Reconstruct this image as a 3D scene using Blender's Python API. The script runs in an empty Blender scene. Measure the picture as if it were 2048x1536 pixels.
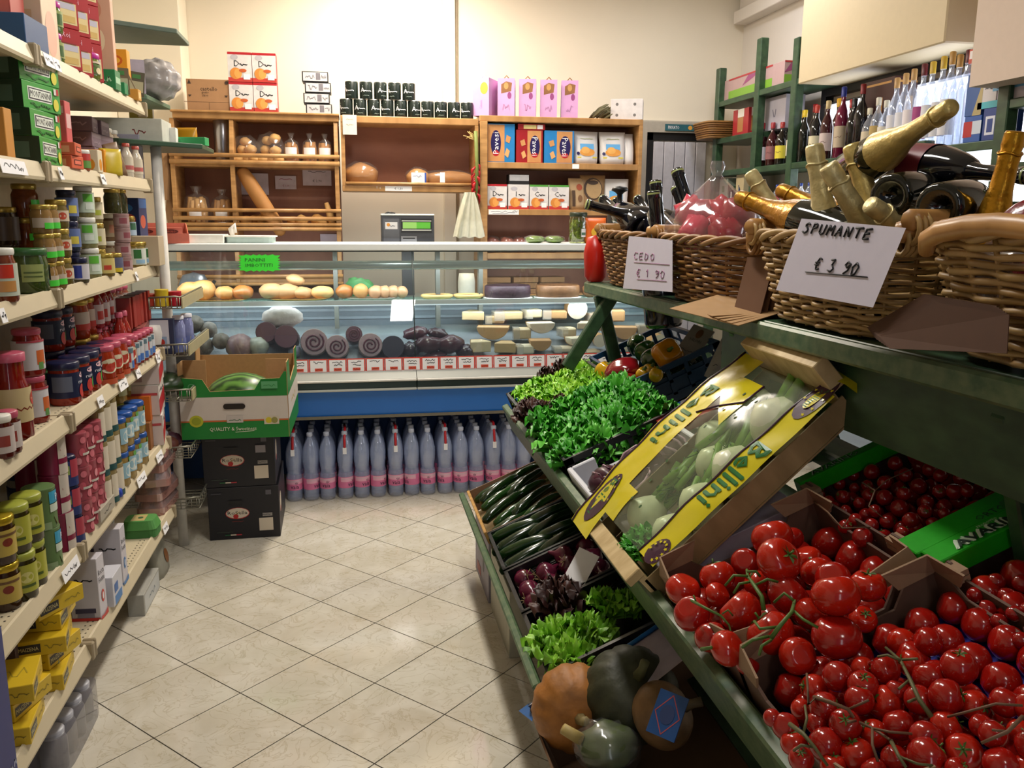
import bpy, math, random
from mathutils import Vector, Matrix
PI = math.pi
rnd = random.Random(11)
SC = bpy.context.scene
COL = SC.collection

# ------------------------------------------------------------------ camera
FPX = 1716.0
EYE = Vector((0.0, 0.0, 1.5))
def _cam_basis():
    r = math.radians(0.4)
    y = Vector((703 - 1024, -(426 - 768), -FPX)).normalized()
    h = Vector((math.cos(r), -math.sin(r), 0))
    u = h.cross(y).normalized()
    if u.y < 0: u = -u
    x = y.cross(u)
    return Matrix((x, y, u))          # world = CAM_R @ camera-space vector
CAM_R = _cam_basis()
cam_data = bpy.data.cameras.new('camera')
cam_data.sensor_width = 36.0
cam_data.lens = FPX / 2048 * 36
cam_data.clip_start = 0.05
cam = bpy.data.objects.new('camera', cam_data)
cam.matrix_world = Matrix.Translation(EYE) @ CAM_R.to_4x4()
COL.objects.link(cam)
SC.camera = cam

# ------------------------------------------------------------------ world, exposure, lamps
SC.view_settings.view_transform = 'Standard'
SC.view_settings.look = 'None'
SC.view_settings.gamma = 1.0
SC.view_settings.use_curve_mapping = False
SC.view_settings.exposure = 0.08
SC.cycles.transparent_max_bounces = 28
w = bpy.data.worlds.new('world'); SC.world = w; w.use_nodes = True
w.node_tree.nodes['Background'].inputs[0].default_value = (0.75, 0.8, 1.0, 1)
w.node_tree.nodes['Background'].inputs[1].default_value = 0.12

def area(name, loc, size, power, color, rot=(0, 0, 0)):
    l = bpy.data.lights.new(name, 'AREA'); l.shape = 'RECTANGLE'
    l.size, l.size_y = size; l.energy = power; l.color = color
    o = bpy.data.objects.new(name, l); o.location = loc; o.rotation_euler = rot
    COL.objects.link(o); return o
area('ceiling_lamp_counter', (0.30, 4.85, 3.05), (0.25, 1.2), 70, (1.0, 0.90, 0.76))
area('ceiling_lamp_aisle', (0.34, 2.5, 3.05), (0.2, 1.2), 33, (1.0, 0.96, 0.90))
area('ceiling_lamp_entrance', (0.58, -1.05, 3.08), (0.28, 0.75), 12, (1.0, 0.95, 0.88))
area('front_fill_light', (.15, -1.9, 1.5), (0.4, 1.9), 6, (0.92, 0.95, 1.0), (PI / 2, 0, 0))  # added low fill for upright front faces, standing in for a supposed door
area('ceiling_lamp_right', (2.0, 4.6, 3.05), (0.25, 1.0), 14, (0.93, 0.94, 1.0))

# ------------------------------------------------------------------ pixel <-> world helpers (for reading off real positions)
def ray(px, py):
    return CAM_R @ Vector((px - 1024, 768 - py, -FPX))
def at(px, py, ax, val):
    d = ray(px, py); t = (val - EYE[ax]) / d[ax]
    return EYE + d * t
def proj(p):
    c = CAM_R.transposed() @ (Vector(p) - EYE)
    return 1024 - FPX * c.x / c.z, 768 + FPX * c.y / c.z
def yat(px, x, z):
    lo, hi = 0.8, 12.0
    inc = proj((x, hi, z))[0] > proj((x, lo, z))[0]
    for _ in range(46):
        m = (lo + hi) / 2
        if (proj((x, m, z))[0] > px) == inc: hi = m
        else: lo = m
    return (lo + hi) / 2

# ------------------------------------------------------------------ materials
def lin(c):
    c /= 255.0
    return c / 12.92 if c <= 0.04045 else ((c + 0.055) / 1.055) ** 2.4
def rgb(h):
    h = h.lstrip('#')
    return tuple(lin(int(h[i:i + 2], 16)) for i in (0, 2, 4)) + (1.0,)
_mats = {}
def K(h, rough=0.5, metal=0.0, n=0.12, scale=30.0, bump=0.0, coat=0.0, em=0.0):
    key = (h, rough, metal, n, scale, bump, coat, em)
    if key in _mats: return _mats[key]
    m = bpy.data.materials.new('surface_' + h.strip('#')); m.use_nodes = True
    nt = m.node_tree; b = nt.nodes['Principled BSDF']
    c = rgb(h)
    b.inputs['Roughness'].default_value = rough
    b.inputs['Metallic'].default_value = metal
    if coat: b.inputs['Coat Weight'].default_value = coat; b.inputs['Coat Roughness'].default_value = 0.08
    if em:
        b.inputs['Emission Color'].default_value = c; b.inputs['Emission Strength'].default_value = em
    if n:
        tc = nt.nodes.new('ShaderNodeTexCoord'); no = nt.nodes.new('ShaderNodeTexNoise')
        no.inputs['Scale'].default_value = scale; no.inputs['Detail'].default_value = 3
        nt.links.new(tc.outputs['Object'], no.inputs['Vector'])
        mx = nt.nodes.new('ShaderNodeMix'); mx.data_type = 'RGBA'
        mx.inputs[6].default_value = tuple(min(1, v * (1 + n)) for v in c[:3]) + (1,)
        mx.inputs[7].default_value = tuple(v * (1 - 1.6 * n) for v in c[:3]) + (1,)
        nt.links.new(no.outputs['Fac'], mx.inputs[0]); nt.links.new(mx.outputs[2], b.inputs['Base Color'])
        if bump:
            bp = nt.nodes.new('ShaderNodeBump'); bp.inputs['Strength'].default_value = bump
            bp.inputs['Distance'].default_value = 0.004
            nt.links.new(no.outputs['Fac'], bp.inputs['Height']); nt.links.new(bp.outputs['Normal'], b.inputs['Normal'])
    else:
        b.inputs['Base Color'].default_value = c
    _mats[key] = m; return m
def wood(h1, h2, rough=0.45, stretch=(2, 30, 2), scale=3.0, name='wood'):
    key = ('wood', h1, h2, rough, stretch, scale)
    if key in _mats: return _mats[key]
    m = bpy.data.materials.new(name); m.use_nodes = True; nt = m.node_tree; b = nt.nodes['Principled BSDF']
    tc = nt.nodes.new('ShaderNodeTexCoord'); mp = nt.nodes.new('ShaderNodeMapping'); mp.inputs['Scale'].default_value = stretch
    no = nt.nodes.new('ShaderNodeTexNoise'); no.inputs['Scale'].default_value = scale; no.inputs['Detail'].default_value = 5
    cr = nt.nodes.new('ShaderNodeValToRGB'); cr.color_ramp.elements[0].position = .35; cr.color_ramp.elements[1].position = .68
    cr.color_ramp.elements[0].color = rgb(h1); cr.color_ramp.elements[1].color = rgb(h2)
    nt.links.new(tc.outputs['Object'], mp.inputs['Vector']); nt.links.new(mp.outputs['Vector'], no.inputs['Vector'])
    nt.links.new(no.outputs['Fac'], cr.inputs['Fac']); nt.links.new(cr.outputs['Color'], b.inputs['Base Color'])
    b.inputs['Roughness'].default_value = rough
    _mats[key] = m; return m
def clear(h='#ffffff', gloss=0.06, rough=0.05, opac=0.0, oh='#ffffff', name='clear_film'):
    """thin clear film, glass or bottle wall: tinted see-through + mirror gloss by view angle + a little milkiness"""
    key = ('clear', h, gloss, rough, opac, oh)
    if key in _mats: return _mats[key]
    m = bpy.data.materials.new(name); m.use_nodes = True; nt = m.node_tree
    nt.nodes.remove(nt.nodes['Principled BSDF']); out = nt.nodes['Material Output']
    tr = nt.nodes.new('ShaderNodeBsdfTransparent'); tr.inputs[0].default_value = rgb(h)
    df = nt.nodes.new('ShaderNodeBsdfDiffuse'); df.inputs[0].default_value = rgb(oh)
    gl = nt.nodes.new('ShaderNodeBsdfGlossy'); gl.inputs['Roughness'].default_value = rough
    lw = nt.nodes.new('ShaderNodeLayerWeight'); lw.inputs['Blend'].default_value = 0.35
    ma = nt.nodes.new('ShaderNodeMath'); ma.operation = 'MULTIPLY_ADD'
    ma.inputs[1].default_value = min(0.9, gloss * 5); ma.inputs[2].default_value = gloss
    nt.links.new(lw.outputs['Facing'], ma.inputs[0])
    pw = nt.nodes.new('ShaderNodeMath'); pw.operation = 'POWER'; pw.inputs[1].default_value = 2.0
    nt.links.new(lw.outputs['Facing'], pw.inputs[0]); nt.links.new(pw.outputs[0], ma.inputs[0])
    m1 = nt.nodes.new('ShaderNodeMixShader'); m1.inputs[0].default_value = opac
    nt.links.new(tr.outputs[0], m1.inputs[1]); nt.links.new(df.outputs[0], m1.inputs[2])
    m2 = nt.nodes.new('ShaderNodeMixShader')
    nt.links.new(ma.outputs[0], m2.inputs[0]); nt.links.new(m1.outputs[0], m2.inputs[1]); nt.links.new(gl.outputs[0], m2.inputs[2])
    nt.links.new(m2.outputs[0], out.inputs['Surface'])
    _mats[key] = m; return m
WHITE = K('#e9e6df', .55); PAPER = K('#f1f0f2', .6, n=.03); INK = K('#1c1b22', .6, n=0)
CREAM_METAL = K('#d9cdb2', .42, n=.05); BLACK = K('#111113', .45); DGREEN = wood('#1a3a1e', '#2a5230', .42, (2, 14, 2), 4, 'green_paint')
BEECH = wood('#a07545', '#ba8d58', .42, (2, 2, 12), 4, 'beech'); BEECH_H = wood('#a07545', '#ba8d58', .42, (12, 2, 2), 1.2, 'beech_h')
KRAFT = K('#8f6a45', .75, n=.1, scale=60); KRAFT_L = K('#b48c5c', .75, n=.1, scale=60)
GLASS = clear('#eef6f4', .05, .02, 0.0); FILM = clear('#fafafb', .05, .15, 0.03)

# ------------------------------------------------------------------ mesh builder
def Mx(loc=(0, 0, 0), rx=0, ry=0, rz=0, s=(1, 1, 1)):
    return Matrix.Translation(loc) @ Matrix.Rotation(rz, 4, 'Z') @ Matrix.Rotation(ry, 4, 'Y') @ Matrix.Rotation(rx, 4, 'X') @ Matrix.Diagonal((s[0], s[1], s[2], 1))
class MB:
    def __init__(s): s.v = []; s.f = []; s.m = []; s.s = []; s.mats = []
    def mi(s, mat):
        if mat not in s.mats: s.mats.append(mat)
        return s.mats.index(mat)
    def add(s, vs, fs, mat, smooth=False, M=None):
        o = len(s.v); k = s.mi(mat)
        if M is None: s.v.extend(tuple(v) for v in vs)
        else: s.v.extend(tuple(M @ Vector(v)) for v in vs)
        for f in fs: s.f.append(tuple(i + o for i in f)); s.m.append(k); s.s.append(smooth)
        return s
    def box(s, x0, x1, y0, y1, z0, z1, mat, M=None):
        vs = [(x, y, z) for z in (z0, z1) for y in (y0, y1) for x in (x0, x1)]
        fs = [(0, 2, 3, 1), (4, 5, 7, 6), (0, 1, 5, 4), (2, 6, 7, 3), (0, 4, 6, 2), (1, 3, 7, 5)]
        return s.add(vs, fs, mat, False, M)
    def cbox(s, cx, cy, cz, dx, dy, dz, mat, M=None):
        return s.box(cx - dx / 2, cx + dx / 2, cy - dy / 2, cy + dy / 2, cz - dz / 2, cz + dz / 2, mat, M)
    def lathe(s, prof, mat, n=14, M=None, smooth=True, cap=True, squash=1.0):
        vs = []; fs = []
        for r, z in prof:
            for i in range(n):
                a = 2 * PI * i / n; vs.append((r * math.cos(a), r * math.sin(a) * squash, z))
        for j in range(len(prof) - 1):
            for i in range(n):
                k = (i + 1) % n; fs.append((j * n + i, j * n + k, (j + 1) * n + k, (j + 1) * n + i))
        s.add(vs, fs, mat, smooth, M)
        if cap:
            if prof[0][0] > 1e-5: s.add([vs[i] for i in range(n)], [tuple(range(n - 1, -1, -1))], mat, False, M)
            if prof[-1][0] > 1e-5: s.add([vs[(len(prof) - 1) * n + i] for i in range(n)], [tuple(range(n))], mat, False, M)
        return s
    def cyl(s, p, q, r, mat, n=10, r2=None, cap=True, smooth=True):
        p, q = Vector(p), Vector(q); d = q - p; L = d.length
        M = Matrix.Translation(p) @ d.to_track_quat('Z', 'Y').to_matrix().to_4x4()
        return s.lathe([(r, 0), (r if r2 is None else r2, L)], mat, n, M, smooth, cap)
    def tube(s, pts, r, mat, n=6, closed=False, cap=True):
        pts = [Vector(p) for p in pts]; N = len(pts); vs = []; fs = []
        up = Vector((0, 0, 1)); prev = None
        rr = r if isinstance(r, (list, tuple)) else [r] * N
        for i, p in enumerate(pts):
            if closed: t = pts[(i + 1) % N] - pts[i - 1]
            else: t = pts[min(i + 1, N - 1)] - pts[max(i - 1, 0)]
            if t.length < 1e-9: t = Vector((0, 0, 1))
            t.normalize()
            if prev is None:
                a = t.cross(up)
                if a.length < .1: a = t.cross(Vector((1, 0, 0)))
            else: a = prev - t * prev.dot(t)
            if a.length < 1e-6: a = t.cross(Vector((1, 0, .3)))
            a.normalize(); prev = a; b = t.cross(a)
            for k in range(n):
                an = 2 * PI * k / n; vs.append(p + (a * math.cos(an) + b * math.sin(an)) * rr[i])
        for i in range(N if closed else N - 1):
            j = (i + 1) % N
            for k in range(n):
                l = (k + 1) % n; fs.append((i * n + k, i * n + l, j * n + l, j * n + k))
        if cap and not closed:
            fs.append(tuple(range(n - 1, -1, -1))); fs.append(tuple((N - 1) * n + k for k in range(n)))
        return s.add(vs, fs, mat, True)
    def sphere(s, c, r, mat, nu=14, nv=9, M=None, fn=None, smooth=True):
        if not isinstance(r, (tuple, list)): r = (r, r, r)
        vs = [(c[0], c[1], c[2] - r[2])]; fs = []
        if fn: vs[0] = fn(Vector((0, 0, -1)), c, r)
        for j in range(1, nv):
            th = PI * j / nv - PI / 2
            for i in range(nu):
                a = 2 * PI * i / nu; d = Vector((math.cos(th) * math.cos(a), math.cos(th) * math.sin(a), math.sin(th)))
                vs.append(fn(d, c, r) if fn else (c[0] + r[0] * d.x, c[1] + r[1] * d.y, c[2] + r[2] * d.z))
        vs.append(fn(Vector((0, 0, 1)), c, r) if fn else (c[0], c[1], c[2] + r[2]))
        for i in range(nu):
            k = (i + 1) % nu; fs.append((0, 1 + k, 1 + i))
            for j in range(nv - 2): fs.append((1 + j * nu + i, 1 + j * nu + k, 1 + (j + 1) * nu + k, 1 + (j + 1) * nu + i))
            fs.append((1 + (nv - 2) * nu + i, 1 + (nv - 2) * nu + k, len(vs) - 1))
        return s.add(vs, fs, mat, smooth, M)
    def prism(s, pts, z0, z1, mat, M=None, smooth=False):
        n = len(pts); vs = [(p[0], p[1], z0) for p in pts] + [(p[0], p[1], z1) for p in pts]
        fs = [tuple(range(n - 1, -1, -1)), tuple(range(n, 2 * n))] + [(i, (i + 1) % n, n + (i + 1) % n, n + i) for i in range(n)]
        return s.add(vs, fs, mat, smooth, M)
    def mesh(s, name):
        me = bpy.data.meshes.new(name); me.from_pydata(s.v, [], s.f)
        for m in s.mats: me.materials.append(m)
        me.polygons.foreach_set('material_index', s.m); me.polygons.foreach_set('use_smooth', s.s)
        me.update(); return me
    def build(s, name, parent=None, loc=None, rot=None, bevel=0, **kw):
        o = bpy.data.objects.new(name, s.mesh(name)); COL.objects.link(o)
        if parent is not None: o.parent = parent
        if loc is not None: o.location = loc
        if rot is not None: o.rotation_euler = rot
        if bevel:
            b = o.modifiers.new('bevel', 'BEVEL'); b.width = bevel; b.segments = 1; b.limit_method = 'ANGLE'
        for k, v in kw.items():
            if v is not None: o[k] = v
        return o
def tag(o, label, cat, group=None, kind=None):
    o['label'] = label; o['category'] = cat
    if group: o['group'] = group
    if kind: o['kind'] = kind
    return o
def thing(name, label, cat, loc=(0, 0, 0), rot=(0, 0, 0), group=None):
    o = bpy.data.objects.new(name, None); o.empty_display_size = .05; COL.objects.link(o)
    o.location = loc; o.rotation_euler = rot
    return tag(o, label, cat, group)
def kids(o): return [c for c in _all_children.get(o.name, [])]
def dup(o, loc=None, rot=None, label=None, parent=None, scale=None, src_kids=None):
    c = o.copy(); COL.objects.link(c)
    if parent is not None: c.parent = parent
    if loc is not None: c.location = loc
    if rot is not None: c.rotation_euler = rot
    if scale is not None: c.scale = (scale,) * 3 if isinstance(scale, (int, float)) else scale
    if label: c['label'] = label
    for ch in list(o.children): dup(ch, parent=c)
    return c
def blocks(*a): pass

# ------------------------------------------------------------------ flat print and lettering (thin real geometry on the faces)
_txt = {}
def text_mesh(t):
    if t in _txt: return _txt[t]
    cu = bpy.data.curves.new('t', 'FONT'); cu.body = t; cu.size = 1.0; cu.resolution_u = 1
    ob = bpy.data.objects.new('t', cu); COL.objects.link(ob)
    dg = bpy.context.evaluated_depsgraph_get(); me = bpy.data.meshes.new_from_object(ob.evaluated_get(dg))
    vs = [(v.co.x, v.co.y) for v in me.vertices]; fs = [tuple(p.vertices) for p in me.polygons]
    bpy.data.objects.remove(ob); bpy.data.curves.remove(cu); bpy.data.meshes.remove(me)
    if vs:
        x0 = min(v[0] for v in vs); x1 = max(v[0] for v in vs); y0 = min(v[1] for v in vs); y1 = max(v[1] for v in vs)
        h = max(.3, y1 - y0); vs = [((v[0] - (x0 + x1) / 2) / h, (v[1] - (y0 + y1) / 2) / h) for v in vs]
        _txt[t] = (vs, fs, (x1 - x0) / h)
    else: _txt[t] = ([], [], 1)
    return _txt[t]
def flat_map(o, ux, uy):
    o, ux, uy = Vector(o), Vector(ux).normalized(), Vector(uy).normalized(); nn = ux.cross(uy)
    return lambda u, v, n: o + ux * u + uy * v + nn * n
def cyl_map(r, a0=-PI / 2, c=(0, 0, 0)):
    return lambda u, v, n: Vector((c[0] + (r + n) * math.cos(a0 + u / r), c[1] + (r + n) * math.sin(a0 + u / r), c[2] + v))
def art(mb, fm, items, curved=False, base=.0004, step=.0004):
    """items: ('r',u0,v0,u1,v1,mat) rect, ('e',cu,cv,ru,rv,mat) ellipse, ('t',text,cu,cv,h,mat[,width[,angle]]), ('p',pts,mat) polygon, ('s',polylines,width,mat) strokes"""
    lay = 0
    for it in items:
        n = base + step * lay; lay += 1; k = it[0]
        if k == 'r':
            _, u0, v0, u1, v1, m = it
            if curved:
                N = max(2, int(abs(u1 - u0) / .006)); vs = []
                for i in range(N + 1):
                    u = u0 + (u1 - u0) * i / N; vs += [fm(u, v0, n), fm(u, v1, n)]
                mb.add(vs, [(2 * i, 2 * i + 2, 2 * i + 3, 2 * i + 1) for i in range(N)], m, True)
            else: mb.add([fm(u0, v0, n), fm(u1, v0, n), fm(u1, v1, n), fm(u0, v1, n)], [(0, 1, 2, 3)], m)
        elif k == 'e':
            _, cu, cv, ru, rv, m = it; N = 16
            vs = [fm(cu, cv, n)] + [fm(cu + ru * math.cos(2 * PI * i / N), cv + rv * math.sin(2 * PI * i / N), n) for i in range(N)]
            mb.add(vs, [(0, 1 + i, 1 + (i + 1) % N) for i in range(N)], m)
        elif k == 't':
            t, cu, cv, h, m = it[1:6]; vs, fs, w = text_mesh(t)
            sx = h if len(it) < 7 or not it[6] else it[6] / w
            an = it[7] if len(it) > 7 else 0; ca, sa = math.cos(an), math.sin(an)
            mb.add([fm(cu + x * sx * ca - y * h * sa, cv + x * sx * sa + y * h * ca, n) for x, y in vs], fs, m)
        elif k == 'p':
            _, pts, m = it
            mb.add([fm(u, v, n) for u, v in pts], [tuple(range(len(pts)))], m)
        elif k == 's':
            _, lines, wd, m = it
            for ln in lines:
                for (a, b) in zip(ln[:-1], ln[1:]):
                    dx, dy = b[0] - a[0], b[1] - a[1]; L = math.hypot(dx, dy) or 1e-6
                    ex, ey = dx / L * wd * .4, dy / L * wd * .4; px, py = -dy / L * wd / 2, dx / L * wd / 2
                    mb.add([fm(a[0] - ex + px, a[1] - ey + py, n), fm(a[0] - ex - px, a[1] - ey - py, n), fm(b[0] + ex - px, b[1] + ey - py, n), fm(b[0] + ex + px, b[1] + ey + py, n)], [(0, 1, 2, 3)], m)
    return mb
def bold(t, u, v, h, m, w, an=0, off=.0016):
    return [('t', t, u + dx, v + dy, h, m, w, an) for dx, dy in ((-off, 0), (off, 0), (0, -off), (0, off))]
def scribble(cx, cy, w, h, seed=0):
    r = random.Random(seed); pts = []; n = 9
    for i in range(n): pts.append((cx - w / 2 + w * i / (n - 1), cy + (r.random() - .5) * h))
    return [pts]
def ordinal(i, n=None, side='left'):
    w = ['leftmost', 'second', 'third', 'fourth', 'fifth', 'sixth', 'seventh', 'eighth', 'ninth', 'tenth', 'eleventh', 'twelfth', 'thirteenth', 'fourteenth', 'fifteenth', 'sixteenth', 'seventeenth', 'eighteenth', 'nineteenth', 'twentieth']
    if n and i == n - 1 and n > 1: return 'rightmost'
    if i == 0: return 'leftmost'
    return w[i] + ' from the left'
NTH = ['first', 'second', 'third', 'fourth', 'fifth', 'sixth', 'seventh', 'eighth', 'ninth', 'tenth', 'eleventh', 'twelfth']
def roundbox(rx, ry, h, top=.7, n=20, pw=4):
    """superellipse outline points"""
    return [(rx * math.copysign(abs(math.cos(a)) ** (2 / pw), math.cos(a)), ry * math.copysign(abs(math.sin(a)) ** (2 / pw), math.sin(a))) for a in (2 * PI * i / n for i in range(n))]
# ================================================================== THE ROOM
X0, X1, Y0, Y1, ZC = -1.35, 2.70, -2.0, 5.90, 3.15
def marble():
    m = bpy.data.materials.new('beige_marble_tile'); m.use_nodes = True; nt = m.node_tree; b = nt.nodes['Principled BSDF']
    tc = nt.nodes.new('ShaderNodeNewGeometry')
    n1 = nt.nodes.new('ShaderNodeTexNoise'); n1.inputs['Scale'].default_value = 5; n1.inputs['Detail'].default_value = 6; n1.inputs['Distortion'].default_value = 1.3
    n2 = nt.nodes.new('ShaderNodeTexNoise'); n2.inputs['Scale'].default_value = 9; n2.inputs['Detail'].default_value = 5; n2.inputs['Distortion'].default_value = 2.2
    for q in (n1, n2): nt.links.new(tc.outputs['Position'], q.inputs['Vector'])
    c1 = nt.nodes.new('ShaderNodeValToRGB'); c1.color_ramp.elements[0].position = .35; c1.color_ramp.elements[1].position = .7
    c1.color_ramp.elements[0].color = rgb('#d0cabc'); c1.color_ramp.elements[1].color = rgb('#c0b8a6')
    c2 = nt.nodes.new('ShaderNodeValToRGB'); e = c2.color_ramp.elements
    e[0].position = .475; e[0].color = (0, 0, 0, 1); e[1].position = .5; e[1].color = (.45, .45, .45, 1); x = e.new(.525); x.color = (0, 0, 0, 1)
    nt.links.new(n1.outputs['Fac'], c1.inputs['Fac']); nt.links.new(n2.outputs['Fac'], c2.inputs['Fac'])
    mx = nt.nodes.new('ShaderNodeMix'); mx.data_type = 'RGBA'; mx.inputs[7].default_value = rgb('#a09274')
    nt.links.new(c1.outputs['Color'], mx.inputs[6]); nt.links.new(c2.outputs['Color'], mx.inputs[0]); nt.links.new(mx.outputs[2], b.inputs['Base Color'])
    b.inputs['Roughness'].default_value = .09; b.inputs['Specular IOR Level'].default_value = .5
    return m
MARBLE = marble(); GROUT = K('#2e2820', .8)
floor = MB().box(X0, X1, Y0, Y1, -.06, -.0025, GROUT).build('floor', kind='structure')
# diagonal tiles: grid fitted to the joints in the photograph
TP = 0.2985; TA = math.radians(45 - 1.6)
eu = Vector((math.cos(TA), math.sin(TA))); ev = Vector((-math.sin(TA), math.cos(TA)))
OR = Vector((-0.391, 2.599))          # one joint crossing
def clip(poly, ax, val, keep_less):
    out = []
    for i in range(len(poly)):
        a, b = poly[i - 1], poly[i]; ia = (a[ax] <= val) == keep_less; ib = (b[ax] <= val) == keep_less
        if ia != ib:
            t = (val - a[ax]) / (b[ax] - a[ax]); out.append(a.lerp(b, t))
        if ib: out.append(b)
    return out
tile_me = None; rest = MB(); g = .0019
for i in range(-20, 20):
    for j in range(-20, 20):
        o = OR + eu * (TP * i) + ev * (TP * j); c = o + (eu + ev) * TP / 2
        pts = [o + (eu + ev) * g, o + eu * (TP - g) + ev * g, o + (eu + ev) * (TP - g), o + eu * g + ev * (TP - g)]
        full = all(X0 < p.x < X1 and Y0 < p.y < Y1 for p in pts)
        if not full:
            q = pts
            for ax, val, kl in ((0, X0, True), (0, X1, False), (1, Y0, True), (1, Y1, False)):
                q = clip(q, ax, val, not kl) if q else q
            if len(q) > 2: rest.prism([(p.x, p.y) for p in q], -.0024, 0, MARBLE)
            continue
        if -.95 < c.x < 1.15 and 1.3 < c.y < 4.8:
            if tile_me is None:
                h = TP / 2 - g
                tile_me = MB().prism([(-h, -h), (h, -h), (h, h), (-h, h)], -.0024, 0, MARBLE).mesh('floor_tile')
            t = bpy.data.objects.new('floor_tile', tile_me); t.location = (c.x, c.y, 0); t.rotation_euler = (0, 0, TA); t.parent = floor; COL.objects.link(t)
        else: rest.prism([(p.x, p.y) for p in pts], -.0024, 0, MARBLE)
rest.build('tile_field', floor, kind='stuff')
WALL = K('#ece3cf', .8, n=.03, scale=3); WALLR = K('#d9d2c8', .8, n=.03, scale=3)
MB().box(X0 - .1, X0, Y0, Y1, -.05, ZC, WALL).build('wall_left', kind='structure')
MB().box(X0 - .1, X1 + .1, Y1, Y1 + .1, -.05, ZC, WALL).build('wall_back', kind='structure')
MB().box(X1, X1 + .1, Y0, Y1, -.05, ZC, WALLR).build('wall_right', kind='structure')
MB().box(X0 - .1, X1 + .1, Y0 - .1, Y1 + .1, ZC, ZC + .1, K('#e9e2d2', .85)).build('ceiling', kind='structure')
# boxed-in pier in the back left corner and the pipe chase on the back wall
MB().box(X0 + .002, -.965, 5.64, Y1 - .002, 0, ZC - .002, WALL).build('trim_1', kind='structure', bevel=.006)
MB().box(.612, .694, Y1 - .045, Y1 - .001, 0, ZC - .002, WALL).box(.695, .712, Y1 - .02, Y1 - .001, 0, ZC - .002, K('#b9ab90', .7)).build('trim_2', kind='structure', bevel=.004)
# beam above the recess on the right wall
MB().box(X1 - .10, X1 - .002, 4.62, Y1 - .05, 2.78, 2.86, WALLR).box(X1 - .06, X1 - .002, 4.62, Y1 - .05, 2.86, ZC - .01, WALLR).build('trim_3', kind='structure', bevel=.004)
# roller shutter box over the bright window on the right wall
sb = MB().box(2.40, X1 - .002, 3.33, 4.52, 2.2, ZC - .003, K('#cfbd99', .6, n=.03)).build('trim_4', kind='structure', bevel=.006)
MB().box(2.30, X1 - .002, 1.9, 3.02, 1.98, ZC - .003, K('#d8c4b4', .7, n=.03)).build('trim_5', kind='structure')
wf = MB()
wy0, wy1, wz0, wz1 = 3.05, 4.66, 1.35, 2.16
DK = K('#15171c', .4)
wf.box(X1 - .05, X1 - .001, wy0, wy1, wz1, wz1 + .05, DK).box(X1 - .05, X1 - .001, wy0, wy1, wz0 - .05, wz0, DK)
wf.box(X1 - .05, X1 - .001, wy0 - .05, wy0, wz0 - .05, wz1 + .05, DK).box(X1 - .05, X1 - .001, wy1, wy1 + .05, wz0 - .05, wz1 + .05, DK)
wf.box(X1 - .06, X1 - .001, wy0, wy1, wz1 - .05, wz1 - .04, K('#50545e', .4))
win = wf.build('window_1', kind='structure')
MB().box(X1 - .012, X1 - .006, wy0, wy1, wz0, wz1 - .05, K('#f2f6ff', .3, n=0, em=4.5)).build('lit_pane', win)
# doorway with a pale folding door in the back wall
dr = MB()
dx0, dx1, dz = 1.965, 2.56, 2.06
FR = K('#b3ab9d', .6)
dr.box(dx0, dx0 + .05, Y1 - .05, Y1 - .001, 0, dz, FR).box(dx1 - .05, dx1, Y1 - .05, Y1 - .001, 0, dz, FR).box(dx0, dx1, Y1 - .05, Y1 - .001, dz, dz + .07, FR)
dr.box(dx0 + .05, dx0 + .10, Y1 - .03, Y1 - .002, 0, dz, BLACK).box(dx0 + .05, dx1 - .05, Y1 - .03, Y1 - .002, dz - .05, dz, BLACK)
door = dr.build('door_1', kind='structure')
for i in range(5):
    x = dx0 + .105 + i * .078
    MB().box(x, x + .074, Y1 - .035, Y1 - .006, .02, dz - .06, K('#c9c6cc', .45)).build('folding_panel', door, bevel=.004)
sg = MB().box(2.14, 2.44, Y1 - .06, Y1 - .052, dz + .012, dz + .055, K('#27606a', .5))
art(sg, flat_map((2.29, Y1 - .06, dz + .033), (1, 0, 0), (0, 0, 1)), [('t', 'PRIVATO', -.09, 0, .022, PAPER, .08), ('e', .03, 0, .016, .014, K('#d8a040')), ('t', 'P', .09, 0, .02, PAPER)])
tag(sg.build('door_sign'), 'small teal sign with white letters above the folding door', 'sign')
MB().box(1.2, X1 - .002, Y1 - .03, Y1 - .001, 2.12, 2.14, K('#bdb5a6', .6)).build('trim_6', kind='structure')
# ================================================================== generic goods
def carton(name, label, cat, c, d, mat, arts=None, rz=0, group=None, rx=0, ry=0, artname='printed_face', flaps=None):
    """box of size d=(dx,dy,h) standing on c (base centre); arts: face -> list of art items around the face centre"""
    dx, dy, h = d
    o = MB().cbox(0, 0, h / 2, dx, dy, h, mat).build(name, None, c, (rx, ry, rz), bevel=min(.0015, min(d) * .08))
    tag(o, label, cat, group)
    if arts:
        m = MB()
        for f, it in arts.items():
            fm = {'-y': flat_map((0, -dy / 2, h / 2), (1, 0, 0), (0, 0, 1)), '+x': flat_map((dx / 2, 0, h / 2), (0, 1, 0), (0, 0, 1)),
                  '-x': flat_map((-dx / 2, 0, h / 2), (0, -1, 0), (0, 0, 1)), '+z': flat_map((0, 0, h), (1, 0, 0), (0, 1, 0))}[f]
            art(m, fm, it)
        m.build(artname, o)
    return o
def lump(seed, amp=.08, fr=3.0):
    r = random.Random(seed); ph = [r.random() * 6 for _ in range(6)]
    def fn(d, c, rr):
        k = 1 + amp * (math.sin(fr * d.x * 2 + ph[0]) * math.cos(fr * d.y * 1.7 + ph[1]) + .6 * math.sin(fr * 2 * d.z + ph[2] + d.x * 3) + .4 * math.sin(fr * 3.1 * d.y + ph[3]))
        return (c[0] + rr[0] * d.x * k, c[1] + rr[1] * d.y * k, c[2] + rr[2] * d.z * k)
    return fn
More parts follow.
